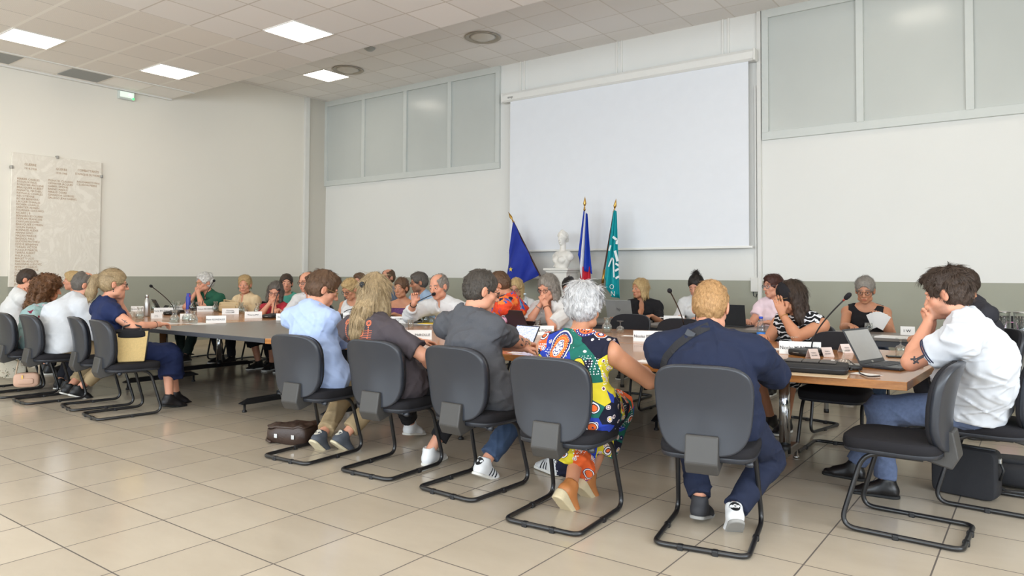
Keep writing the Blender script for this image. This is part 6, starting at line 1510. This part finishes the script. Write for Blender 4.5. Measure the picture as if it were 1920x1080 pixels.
# laptops and tablets
def laptop(px, py, label, deg, w=.33, d=.23, tilt=112, body=None, screen=None, logo=None, keys=True, scr_label=None):
    p = on(px, py); t = empty('laptop', tuple(p), math.radians(deg), label, 'laptop'); body = body or MATS['black']
    MB().box((0, 0, .009), (w, d, .016), bev=.004).build('keyboard_deck', body, t)
    if keys:
        kb = MB()
        for r in range(5):
            for c in range(13): kb.box(((c-6)*w*.069, -.02+.085-(r)*.021, .0185), (w*.060, .017, .003))
        kb.build('keyboard', mat('grey_keys', (58, 60, 66), .5), t); MB().box((0, -d*.34, .0175), (.1, d*.22, .002)).build('touchpad', mat('touchpad', (60, 62, 68), .35), t)
    a = math.radians(tilt); u = np.array((0, -math.cos(a), math.sin(a))); hc = np.array((0, d/2-.004, .014)); R = np.stack([[1.0, 0, 0], u, unit(np.cross([1.0, 0, 0], u))], 1)
    ld = empty('lid', (0, 0, 0)); bpy.data.objects.remove(ld)
    lid = MB().box(hc+u*d*.5, (w, d, .007), R=R, bev=.003).build('lid', body, t)
    fr_ = R[:, 2]; MB().box(hc+u*d*.52+fr_*.0042, (w*.93, d*.84, .001), R=R).build('screen', screen or MATS['black'], lid)
    MB().box(hc+u*d*.045+fr_*.0042, (w*.07, d*.05, .001), R=R).build('badge', MATS['steel'], lid)
    if logo:
        v, f = text_mesh(logo, .055); MB().add([hc+u*(d*.52+q[1])-fr_*.0046+np.array((-q[0], 0, 0)) for q in v], [tuple(reversed(q)) for q in f]).build('logo', MATS['black'], lid)
    return t
M_scr_g = mat('dim_screen_page', (150, 150, 148), .25, var=.03, vscale=30, emit=.22)
def page_screen():
    m = bpy.data.materials.new('document_on_screen'); m.use_nodes = True; nt = NT(m); s = nt.n('ShaderNodeSeparateXYZ'); nt.l(nt.coord('Generated'), s.inputs[0])
    ln = nt.math('GREATER_THAN', nt.math('FRACT', nt.math('MULTIPLY', s.outputs[2], 14.0)), .62); tx = nt.math('GREATER_THAN', nt.noise(60, nt.coord('Generated', (1, .02, .3))), .47)
    c = nt.mix(nt.math('MULTIPLY', ln, tx), s2l((206, 216, 244)), s2l((70, 86, 150))); nt.l(c, nt.b.inputs['Base Color']); nt.l(c, nt.b.inputs['Emission Color']); nt.b.inputs['Emission Strength'].default_value = .75; nt.b.inputs['Roughness'].default_value = .2; return m
laptop(1672, 688, 'open black laptop with a grey page on its screen before the white polo shirt', 76, .34, .235, 118, mat('dark_laptop', (40, 43, 50), .35), M_scr_g)
laptop(1172, 592, 'open silver laptop seen from behind, left of the black knit dress', 176, .36, .24, 104, mat('silver_laptop', (172, 174, 174), .35, metal=.6), MATS['black'], 'hp')
laptop(1380, 612, 'open dark laptop lid right of the ginger head', 176, .32, .23, 100, MATS['black'])
laptop(962, 652, 'open tablet laptop with a lit blue page between the grey T-shirt and the patterned dress', -10, .25, .17, 120, MATS['black'], page_screen())
def tablet(px, py, label, deg, w=.25, d=.18, tilt=62):
    p = on(px, py); t = empty('tablet', tuple(p), math.radians(deg), label, 'tablet'); a = math.radians(tilt); u = np.array((0, -math.cos(a), math.sin(a))); R = np.stack([[1.0, 0, 0], u, unit(np.cross([1.0, 0, 0], u))], 1)
    MB().box(u*d*.5+np.array((0, 0.05, .006)), (w, d, .010), R=R, bev=.004).build('tablet_body', mat('tablet_dark', (44, 38, 40), .4), t)
    MB().box((0, 0, .004), (w, .12, .006), bev=.002).add([(-w/2, .0, .004), (w/2, .0, .004), (w/2, -.055, .075), (-w/2, -.055, .075)], [(0, 1, 2, 3), (3, 2, 1, 0)]).build('folding_stand', MATS['black'], t)
    MB().ball(u*d*.90+np.array((w*.42, .05, .006))-R[:, 2]*.006, .008, 8).build('camera_eye', MATS['steel'], t)
tablet(978, 606, 'dark tablet on a folding stand before the woman with the grey bob', 172, .29, .21, 118); tablet(306, 580, 'dark tablet propped behind the steel bottle', 165, .25, .18, 118)
# bottles
def bottle(px, py, label, prof, m, cap=None, label_col=None, band=(.06, .11), cat='bottle', name='water_bottle', handle=None, water=None, group='plastic water bottles', z=Z0):
    p = on(px, py, z); t = empty(name, tuple(p), 0, label, cat, group); MB().lathe(prof, seg=22).build('bottle_body', m, t); zt = prof[-1][1]
    if water: MB().lathe([(0, .004), (prof[1][0]*.93, .005), (prof[1][0]*.93, water), (0, water)], seg=20).build('water', MATS['water'], t)
    if cap: MB().lathe([(cap[1], zt-.004), (cap[1], zt+cap[2]), (0, zt+cap[2])], seg=18).build('cap', cap[0], t)
    if label_col: MB().lathe([(prof[2][0]+.0008, band[0]), (prof[2][0]+.0008, band[1])], seg=22).build('label_band', label_col, t)
    if handle: MB().tube([(.036*math.cos(a)+.0, .0, zt-.015+.03*math.sin(a)-.02) for a in np.linspace(-PI/2, PI/2, 9)], .005, 6).build('strap', handle, t)
pet = lambda r, h: [(0, .002), (r*.92, .002), (r, .01), (r, h*.55), (r*.95, h*.6), (r, h*.65), (r*.9, h*.74), (r*.40, h*.90), (r*.38, h)]
M_bcap = mat('blue_cap', (36, 76, 190), .4, var=0); M_blab = mat('blue_label', (40, 112, 190), .5, var=.08, vscale=40)
bottle(1427, 640, 'small plastic bottle with blue cap before the headband woman', pet(.034, .20), MATS['pet'], (M_bcap, .016, .014), M_blab, (.055, .085), water=.05)
bottle(984, 586, 'clear plastic bottle with blue label left of the grey bob', pet(.042, .30), MATS['pet'], (mat('clear_cap', (210, 222, 230), .4), .017, .014), M_blab, (.10, .15), water=.14)
bottle(945, 603, 'pinkish plastic bottle with pale cap beside the dark tablet', pet(.036, .24), clear_glass('pink_plastic', (250, 226, 232), .7), (mat('pale_blue_cap', (150, 176, 214), .4), .016, .014), mat('pink_label', (232, 176, 196), .5), (.06, .11))
bottle(275, 593, 'brushed steel bottle at the left end of the table', [(0, .002), (.035, .003), (.037, .01), (.037, .15), (.034, .18), (.021, .22), (.019, .235), (.021, .24), (.021, .268), (.018, .275)], MATS['steel'], name='steel_bottle', group='reusable bottles')
bottle(353, 580, 'blue flask with a red strap before the man in green', [(0, .002), (.036, .003), (.037, .01), (.037, .19), (.035, .20), (.029, .205), (.028, .24)], mat('cobalt_enamel', (62, 76, 176), .4), (mat('cobalt_cap', (58, 72, 168), .45), .028, .006), handle=mat('red_strap', (196, 52, 84), .6), name='flask', group='reusable bottles')
# two tall jars at the right edge
for x, y, lab, mm, z_ in ((1881, 641, 'tall glass jar, left of two at the right edge', None, Z0), (1916, 643, 'tall glass jar with orange pieces at the right edge', 1, Z0)):
    p = on(x, y); t = empty('glass_jar', tuple(p), 0, lab, 'jar', 'tall glass jars'); MB().lathe([(0, .002), (.055, .003), (.058, .01), (.058, .25), (.055, .252), (.053, .25), (.053, .012), (0, .010)], seg=26).build('jar_body', MATS['glass'], t)
    MB().lathe([(.0, .262), (.056, .262), (.058, .25), (.0, .25)], seg=26).build('lid', MATS['steel'], t); MB().lathe([(0, .012), (.052, .012), (.052, .20), (0, .20)], seg=24).build('water', MATS['water'], t)
    if mm:
        fb_ = MB(); 
        for i in range(14): fb_.ball((.03*math.cos(i*2.4), .03*math.sin(i*2.4), .03+.012*(i % 4)), (.012, .008, .01), 8)
        fb_.build('orange_slices', mat('orange_peel', (226, 110, 40), .5), t)['kind'] = 'stuff'
# papers, folders, phones, cases
def sheet(px, py, label, w=.21, d=.297, deg=0.0, m=None, th=.0015, name='sheet_of_paper', cat='paper', z=Z0, group='papers on the tables'):
    p = on(px, py, z); o = MB().box((0, 0, th/2), (w, d, th)).build(name, m or MATS['paper'], None, tuple(p), math.radians(deg)); return tag(o, label, cat, group)
for x, y, lab, w, d, dg in ((300, 606, 'white sheet under the ring hand at the table end', .5, .24, 5), (375, 607, 'white sheet under the carafes at the grey table edge', .30, .2, 0), (790, 607, 'white sheets under the carafe before the speaker', .34, .22, 8), (1625, 702, 'white slip of paper between the zipped case and the laptop', .15, .08, -20), (1590, 684, 'white sheet behind the upturned glass by the laptop', .28, .18, 10), (1648, 676, 'small white note behind the laptop corner', .10, .07, 10),
    (965, 662, 'small white slip beside the tattooed arm', .10, .05, 0), (1180, 628, 'white napkin under the upturned glass before the empty chair', .12, .10, 10), (1460, 655, 'white papers with an orange corner before the headband woman', .2, .14, 30), (1600, 634, 'white sheet before the black tank top', .3, .2, 0), (1215, 678, 'white napkin under the glass by the bare elbow', .14, .12, 0), (705, 585, 'pale papers before the purple straps', .3, .2, 0), (1875, 652, 'white sheet left of the glass jars', .2, .15, 0)):
    sheet(x, y, lab, w, d, dg)
sheet(815, 600, 'yellow folder under the forearm of the speaker', .30, .22, 10, mat('yellow_card', (238, 200, 40), .6), .006, 'folder', 'folder', group='folders on the tables'); sheet(775, 600, 'dark folder left of the yellow one before the speaker', .32, .22, -12, mat('olive_folder', (62, 62, 50), .6), .010, 'folder', 'folder', group='folders on the tables')
sheet(950, 607, 'pink folder in front of the dark tablet', .34, .14, 0, mat('pink_card', (232, 156, 176), .6), .006, 'folder', 'folder', group='folders on the tables'); sheet(1680, 638, 'open magazine before the woman in the black tank top', .30, .2, -10, MATS['paper'], .012, 'magazine', 'magazine')
sheet(756, 636+16, 'dark notebook behind the elbow of the printed T-shirt', .2, .15, 10, mat('dark_cover', (48, 42, 44), .5), .014, 'notebook', 'notebook', group='notebooks'); sheet(540, 594, 'black document case before the man with the pen', .22, .12, 8, MATS['black'], .03, 'document_case', 'case', group='cases on the tables'); sheet(318, 586, 'flat black case behind the leaning microphone base', .36, .2, 12, MATS['black'], .035, 'document_case', 'case', group='cases on the tables')
for x, y, lab, dg in ((408, 597, 'black phone lying behind the lone front name card', 10), (1687, 670, 'black phone lying right of the laptop screen', 20), (935, 652, 'black phone under the tattooed arm', 0), (225, 602, 'black phone at the far left end of the table', 10)):
    p = on(x, y); t = empty('phone', tuple(p), math.radians(dg), lab, 'phone', 'phones on the tables'); MB().box((0, 0, .005), (.16, .078, .009), bev=.004).build('phone_body', MATS['black'], t); MB().box((0, 0, .0098), (.15, .07, .001)).build('screen', mat('dark_glass', (18, 18, 20), .08, var=0), t)
# zipped case with tablet cover at the front edge
p = on(1525, 697); t = empty('zipped_case', tuple(p), math.radians(8), 'black zipped document case with a grey cover on top at the front table edge', 'case')
MB().pillow(.185, .125, .048, (0, 0, .030), p=8, q=6, seg=48, edge=.6).build('case_body', mat('black_nylon', (34, 33, 34), .75, bump=.3, bscale=600), t); MB().tube([(.186*math.copysign(abs(math.cos(a))**.25, math.cos(a)), .126*math.copysign(abs(math.sin(a))**.25, math.sin(a)), .030) for a in np.linspace(0, 2*PI, 49)[:-1]], .003, 6, closed=True).build('zip', MATS['shell'], t)
MB().tube([(.185, .0, .03), (.205, -.01, .035), (.20, -.06, .03)], .006, 8).build('zip_pull', MATS['black'], t)
c = MB(); [c.box((x, .02, .061), (.088, .135, .009), bev=.003) for x in (-.104, -.012, .080)]; c.build('tablet_cover', mat('taupe_cover', (84, 78, 74), .55), t); MB().box((.10, .06, .0665), (.02, .035, .001)).build('sticker', MATS['paper'], t)
sheet(1525, 704, 'beige folder under the zipped case', .36, .24, 8, mat('kraft_folder', (196, 172, 140), .7), .004, 'folder', 'folder', group='folders on the tables')
mb = MB(); pts = [on(1590, 672, Z0+.006), on(1610, 690, Z0+.006), on(1612, 700, Z0+.006), on(1628, 706, Z0+.008), on(1650, 705, Z0+.008)]; mb.tube(fillet(pts, .04, 5), .0035, 8); tag(mb.build('charger_cable', MATS['black']), 'black cable running from the upturned glass to the laptop', 'cable')
o = MB().pillow(.05, .022, .03, (0, 0, .015), p=3, seg=24).build('power_adapter', MATS['black'], None, tuple(on(1600, 694)), .3); tag(o, 'black power adapter beside the zipped case', 'adapter')
# bags
M_tan = mat('beige_leather', (196, 172, 132), .55, var=.04, bump=.15, bscale=400); M_nude = mat('nude_leather', (206, 166, 142), .5, var=.03, bump=.15, bscale=400)
p = on(432, 583); t = empty('handbag', tuple(p), math.radians(20), 'beige leather handbag standing on the table before the beige blouse', 'bag', 'bags')
MB().pillow(.17, .075, .12, (0, 0, .075), rotx(PI/2), p=5, q=3, seg=44, edge=.35).build('bag_body', M_tan, t); MB().pillow(.13, .045, .02, (0, -.063, .06), rotx(PI/2), p=6, seg=32).build('front_pocket', M_tan, t); MB().tube([(-.10, 0, .14), (-.11, 0, .17), (-.03, 0, .165), (.06, .0, .15)], .009, 8).build('strap', M_tan, t); MB().tube([(-.15, -.05, .115), (.15, -.05, .115)], .004, 6).build('zip', MATS['gold'], t)
# bag hanging from the chair at the left
p = atD(50, 712, 7.55); t = empty('shoulder_bag', tuple(p), math.radians(60), 'nude leather shoulder bag hanging low behind a chair at the left', 'bag', 'bags')
MB().pillow(.115, .075, .10, (0, 0, 0), rotx(PI/2), p=4, q=3, seg=40, edge=.4).build('bag_body', M_nude, t); MB().pillow(.07, .03, .02, (0, -.05, -.01), rotx(PI/2), p=5, seg=30).build('flap', M_nude, t); MB().tube([(-.10, 0, .05), (-.06, .04, .35), (-.02, .08, .62), (.02, .09, .62), (.10, .03, .3), (.11, 0, .05)], .008, 8).build('strap', mat('canvas_strap', (206, 186, 160), .8), t); MB().box((-.03, -.055, .03), (.012, .006, .05)).build('zip_pull', MATS['gold'], t)
p = atD(24, 672, 7.95); t = empty('tote_bag', tuple(p), math.radians(65), 'flowered cloth tote hanging from a chair at the far left', 'bag', 'bags')
tb = MB(); tb.pillow(.11, .20, .06, (0, 0, -.02), rotx(PI/2), p=3, q=3, seg=40, edge=.3, warp=lambda v: np.stack([v[:, 0]*(1-.5*np.clip(v[:, 1]/.20, -1, 1)*.9), v[:, 1], v[:, 2]], 1)); tb.build('bag_body', floral_print('tote_print', (206, 196, 176), [(120, 110, 80), (160, 140, 120), (90, 96, 84)], 26, .36), t); MB().tube([(-.03, 0, .18), (-.015, .03, .34), (.02, .05, .36), (.03, .0, .18)], .012, 8).build('handle', mat('canvas_strap', (206, 186, 160), .8), t)
# straw tote on the pony chair
p = np.array([-6.60, 3.22, .482]); t = empty('straw_tote', tuple(p), math.radians(62), 'straw tote with black trim standing on the chair beside the navy dress', 'bag', 'bags')
w0, w1, d0, d1, hh_ = .110, .140, .030, .050, .265
bv = [(-w0, -d0, 0), (w0, -d0, 0), (w0, d0, 0), (-w0, d0, 0), (-w1, -d1, hh_), (w1, -d1, hh_+.02), (w1, d1, hh_+.02), (-w1, d1, hh_)]
M_straw = mat('woven_straw', (206, 178, 122), .85, var=.1, vscale=90, bump=.6, bscale=260)
o = MB().add(bv, [(3, 2, 1, 0), (0, 1, 5, 4), (1, 2, 6, 5), (2, 3, 7, 6), (3, 0, 4, 7)]).build('basket_body', M_straw, t); b_ = o.modifiers.new('bevel', 'BEVEL'); b_.width = .012; b_.segments = 3
MB().tube([bv[4], bv[5], bv[6], bv[7]], .008, 8, closed=True).tube([bv[1], bv[5]], .006, 6).tube([bv[2], bv[6]], .006, 6).tube([bv[0], bv[4]], .006, 6).build('trim', MATS['black'], t); MB().pillow(.14, .06, .09, (0, 0, hh_-.01), p=3, seg=30, edge=.3).build('dark_contents', MATS['darkfab'], t)
MB().tube([(-.08, -d1, hh_), (-.07, -.03, hh_+.05), (.0, .02, hh_+.07), (.07, -.03, hh_+.05), (.08, -d1, hh_)], .008, 8).build('handle', MATS['black'], t)
# brown satchel on the floor
p = P(553, 826, 0); t = empty('satchel', tuple(p), math.radians(18), 'worn dark brown leather satchel lying on the floor beside the sneakers', 'bag', 'bags')
M_br = mat('dark_brown_leather', (58, 42, 34), .45, var=.15, vscale=20, bump=.5, bscale=60)
def crumple(v): v = v.copy(); v[:, 2] += .012*np.sin(v[:, 0]*38)*np.cos(v[:, 1]*30); v[:, 2] *= 1+.3*np.sin(v[:, 0]*9+1); return v
MB().pillow(.185, .14, .12, (0, 0, .062), p=5, q=3.5, seg=52, edge=.55, warp=crumple).build('bag_body', M_br, t); MB().pillow(.175, .09, .02, (.0, -.05, .125), p=5, seg=40, warp=crumple).build('flap', M_br, t)
for x in (-.07, .08): MB().box((x, -.142, .06), (.03, .012, .035), bev=.004).build('buckle', MATS['steel'], t)
MB().tube([(-.18, 0, .05), (-.20, -.06, .03), (-.16, -.13, .02), (-.10, -.16, .015)], .009, 8).build('strap', M_br, t)
# black case and backpack under the right chair
M_ny = mat('black_nylon_bag', (32, 32, 36), .8, bump=.4, bscale=500, var=.06)
p = P(1812, 928, 0); t = empty('briefcase', (p[0], p[1], 0), math.radians(-12), 'upright black fabric briefcase under the chair of the white polo man', 'bag', 'bags')
MB().pillow(.165, .14, .14, (0, 0, .145), rotx(PI/2), p=9, q=8, seg=52, edge=.85).build('case_body', M_ny, t); MB().tube([(-.15, -.0, .285), (.15, 0, .285)], .005, 6).build('zip', MATS['shell'], t); MB().tube([(.165, 0, .24), (.19, 0, .18), (.17, 0, .12)], .007, 8).build('strap', MATS['black'], t); MB().box((.172, 0, .23), (.02, .02, .03), bev=.004).build('buckle', MATS['steel'], t)
p = P(1900, 918, 0); t = empty('backpack', (p[0]+.05, p[1]+.1, 0), math.radians(5), 'black backpack lying on the floor at the right edge', 'bag', 'bags')
MB().pillow(.20, .15, .16, (0, 0, .085), p=3, q=2.5, seg=44, edge=.3).build('bag_body', M_ny, t); MB().pillow(.12, .08, .04, (-.03, -.02, .165), p=4, seg=34).build('front_pocket', M_ny, t); MB().tube([(-.16, -.08, .12), (-.20, -.16, .05), (-.10, -.22, .015), (.05, -.20, .015)], .012, 8).build('strap', MATS['black'], t)
# pink tote on a chair beyond the polo shirt
p = P(1897, 660, .50); t = empty('shopping_bag', (p[0], p[1], .47), math.radians(0), 'pink bag standing behind the white polo shirt at the right edge', 'bag', 'bags')
MB().box((0, 0, .13), (.28, .12, .26), bev=.02).build('bag_body', mat('pink_plastic_bag', (214, 140, 186), .6, bump=.3, bscale=30), t); MB().tube([(-.06, 0, .26), (-.04, 0, .34), (.04, 0, .34), (.06, 0, .26)], .006, 6).build('handle', mat('pink_plastic_bag', (214, 140, 186), .6), t)
chair(p[0], p[1], 180, 'visitor chair carrying the pink bag at the right edge', FR)

# sheets fanned out in the hand of the woman in the tank top
R_ = PPL['tank']; p = atD(1646, 614, 7.05); t = empty('paper_bundle', tuple(p), math.radians(190), 'fan of white printed pages held up by the woman in the black tank top', 'papers')
for k in range(5):
    a = -.5+.22*k; Rm = roty(a) @ rotx(-.25-.02*k); MB().box(Rm @ np.array((0, -.004*k, .075)), (.10, .0012, .155), R=Rm).build('page', MATS['paper'], t)
# ------------------------------------------------------------------ prints, straps and tattoos
def flat_on(R, px, py, d): return R.toL(atD(px, py, d))
def back_decal(R, name, v2, f, m, o, off=.002): return decal(name, v2, f, R.top, np.array((o[0], -.32, o[2])), (1, 0, 0), (0, 0, 1), m, R.topo, off, maxd=.6)
def disc(rx, ry, n=40, c=(0, 0), rings=6):
    v = [c]; f = []
    for k in range(1, rings+1):
        for i in range(n): v.append((c[0]+rx*k/rings*math.cos(2*PI*i/n), c[1]+ry*k/rings*math.sin(2*PI*i/n)))
    for i in range(n): f.append((0, 1+i, 1+(i+1) % n))
    for k in range(rings-1):
        for i in range(n): f.append((1+k*n+i, 1+(k+1)*n+i, 1+(k+1)*n+(i+1) % n, 1+k*n+(i+1) % n))
    return v, f
def ring(r0x, r0y, r1x, r1y, n=44, c=(0, 0)):
    v = []; f = []
    for i in range(n):
        a = 2*PI*i/n; v += [(c[0]+r0x*math.cos(a), c[1]+r0y*math.sin(a)), (c[0]+r1x*math.cos(a), c[1]+r1y*math.sin(a))]
    for i in range(n): j = (i+1) % n; f.append((2*i, 2*i+1, 2*j+1, 2*j))
    return v, f
# T-shirt back print
R = PPL['girl']; o = flat_on(R, 690, 620, 4.85); M_or = mat('orange_print', (226, 120, 84), .8, var=.1, vscale=90)
parts_ = []
for cx in (-.105, .105):
    for r in (.017, .010): parts_.append(stroke([(cx+r*math.cos(t), .06+r*math.sin(t)) for t in np.linspace(0, 2*PI, 22)], .004))
fr_ = [(-.085, .062), (.085, .062)]
for i in range(12): parts_.append(stroke(dense([(-.08+i*.0135, .066), (-.072+i*.0135, .066)], .005), .008))
for s in (-1, 1):
    for i in range(8): parts_.append(stroke(dense([(s*.105, .036-i*.0135), (s*.105, .028-i*.0135)], .004), .009))
for r in (.070, .055): parts_.append(stroke([(-.01+r*math.cos(t), -.012+r*.9*math.sin(t)) for t in np.linspace(.3, 2.9, 30)], .0035))
for i in range(6): parts_.append(stroke(dense([(.03, .012-i*.011), (.135, .012-i*.011)], .008), .0025))
parts_.append(stroke([(.042+.02*math.cos(t), -.01+.017*math.sin(t)) for t in np.linspace(0, 2*PI, 20)], .007))
v, f = text_mesh('REWORKED', .040); parts_.append(([(p_[0]-.02, p_[1]-.076) for p_ in v], f))
v, f = merge2d(*parts_); back_decal(R, 'printed_graphic', v, f, M_or, o, .0022)
# hair clip
M_clip = MATS['black']; cb = MB(); cl = R.hp(-.01, -.135, .055)
for i in range(7): a = 2*PI*i/7; cb.ball(cl+np.array((.014*math.cos(a), 0, .012*math.sin(a))), .009, 8)
cb.ball(cl, .013, 8); cb.build('hair_clip', M_clip, R.o)
# medallions on the dress
R = PPL['silver']; M_k = [mat('medallion_%s' % n, c, .85, var=.04) for n, c in (('black', (24, 24, 38)), ('white', (230, 226, 224)), ('navy', (36, 44, 110)), ('orange', (228, 98, 48)), ('yellow', (206, 190, 52)), ('red', (208, 60, 46)))]
def medallion(px, py, d, rx, ry, seq, dots=None):
    o = flat_on(R, px, py, d); vs = []; fs = []; ms = []; rs_ = [s for s, _ in seq]+[0]
    for (r, mi), r2 in zip(seq, rs_[1:]):
        n = 4
        for k in range(n):
            a0, a1 = r-(r-r2)*k/n, r-(r-r2)*(k+1)/n
            v, f = ring(rx*max(a1, .001), ry*max(a1, .001), rx*a0, ry*a0); b0 = len(vs); vs += v; fs += [tuple(i+b0 for i in q) for q in f]; ms += [mi]*len(f)
    decal('medallion', vs, fs, R.top, np.array((o[0], -.32, o[2])), (1, 0, 0), (0, 0, 1), M_k, R.topo, .0018, maxd=.7, mi=ms)
    for (r, nn, sz, mi) in dots or ():
        pv = []; 
        for i in range(nn):
            a = 2*PI*i/nn; pv.append(disc(sz, sz, 8, (rx*r*math.cos(a), ry*r*math.sin(a)), 1))
        v, f = merge2d(*pv); decal('dots', v, f, R.top, np.array((o[0], -.32, o[2])), (1, 0, 0), (0, 0, 1), M_k[mi], R.topo, .0030, maxd=.7)
medallion(1072, 648, 4.05, .074, .094, [(1, 0), (.96, 1), (.88, 2), (.78, 0), (.70, 3), (.43, 1), (.39, 2), (.16, 1)], [(.74, 34, .0026, 1), (.56, 26, .0028, 4), (.28, 9, .0075, 1)])
medallion(1128, 690, 4.05, .042, .085, [(1, 0), (.95, 4), (.58, 5), (.40, 0), (.12, 1)], [(.78, 26, .0022, 0), (.26, 8, .006, 1)])
medallion(1118, 612, 4.05, .060, .045, [(1, 2), (.72, 3), (.30, 1)], [(.86, 22, .0028, 1), (.5, 10, .004, 0)])
# shoulder strap across the navy shirt
R = PPL['navy']; pts = [R.toL(atD(x, y, 3.72)) for x, y in ((1335, 609), (1303, 624), (1275, 644), (1252, 668), (1238, 700), (1232, 730))]
v, f = stroke(dense([(p_[0], p_[2]) for p_ in pts], .008), .040); back_decal(R, 'shoulder_strap', v, f, mat('black_webbing', (26, 27, 33), .7, bump=.3, bscale=700), (0, 0, 0), .004)
pb = R.toL(atD(1301, 624, 3.72)); bt = BVHTree.FromPolygons([tuple(x) for x in R.top[0]], [tuple(int(i) for i in q) for q in R.top[1]]); hit = bt.ray_cast(Vector((pb[0], -.5, pb[2])), Vector((0, 1, 0)))
if hit[0]: b_ = MB().box((0, 0, 0), (.050, .012, .036), R=roty(.5), bev=.004).build('strap_buckle', MATS['shell'], R.topo); b_.location = hit[0]+Vector((0, -.008, 0))
# tattoos
M_tat = mat('faded_tattoo_ink', (70, 66, 70), .6, var=.05)
def tattoo(R, point, along, strokes, side):
    n = unit(R.toL((0, 0, H))-point); ux = unit(along-n*(along @ n)); uy = np.cross(n, ux); v, f = merge2d(*strokes)
    decal('tattoo', v, f, R.body, point, ux, uy, M_tat, R.o, .0012, maxd=.25)
R = PPL['gray']; e_, w_ = R.E[1], R.W[1]
tattoo(R, e_+(w_-e_)*.42, w_-e_, [stroke(dense([(-.07, .02), (-.03, .030), (.02, .018), (.05, -.01)], .006), .014), stroke(dense([(-.06, -.012), (-.01, -.004), (.03, -.022)], .006), .011), stroke([(.022*math.cos(t)-.005, .012+.016*math.sin(t)) for t in np.linspace(.5, 5.2, 20)], .006), stroke(dense([(.03, .012), (.055, .016), (.065, .0)], .005), .007)], 1)
R = PPL['polo']; e_, s_ = R.E[-1], R.S[-1]
tattoo(R, e_+(s_-e_)*.20, s_-e_, [stroke(dense([(-.02, .0), (.07, .006)], .006), .014), stroke(dense([(-.02, .02), (-.035, .0), (-.02, -.02)], .005), .008), stroke(dense([(-.045, .014), (-.02, .004)], .005), .010), stroke(dense([(-.045, -.012), (-.018, -.006)], .005), .009)], -1)
R = PPL['pony']; e_, s_ = R.E[1], R.S[1]
tattoo(R, e_+(s_-e_)*.4, s_-e_, [stroke(dense([(-.03, 0), (.03, .004)], .006), .005), stroke(dense([(-.01, .012), (.004, 0), (-.008, -.012)], .005), .004)], 1)
# bracelets
M_bead = mat('wooden_beads', (196, 168, 120), .6, var=.15, vscale=60)
def bracelet(k, s, m, r=.031, bead=.006):
    R = PPL[k]; c = R.W[s]*.86+R.E[s]*.14; a = unit(R.W[s]-R.E[s]); u = unit(np.cross(a, (0.2, .3, 1))); w = np.cross(a, u); mb = MB()
    for i in range(18): t = 2*PI*i/18; mb.ball(c+(u*math.cos(t)+w*math.sin(t))*r, bead, 6)
    mb.build('bracelet', m, R.o)
bracelet('gray', 1, M_bead, .034); bracelet('pony', 1, MATS['black'], .032, .004); bracelet('bob', -1, mat('amber_beads', (120, 70, 50), .4), .034); bracelet('bob', 1, MATS['steel'], .034); bracelet('speaker', 1, MATS['black'], .034); bracelet('band', -1, MATS['gold'], .033, .004)
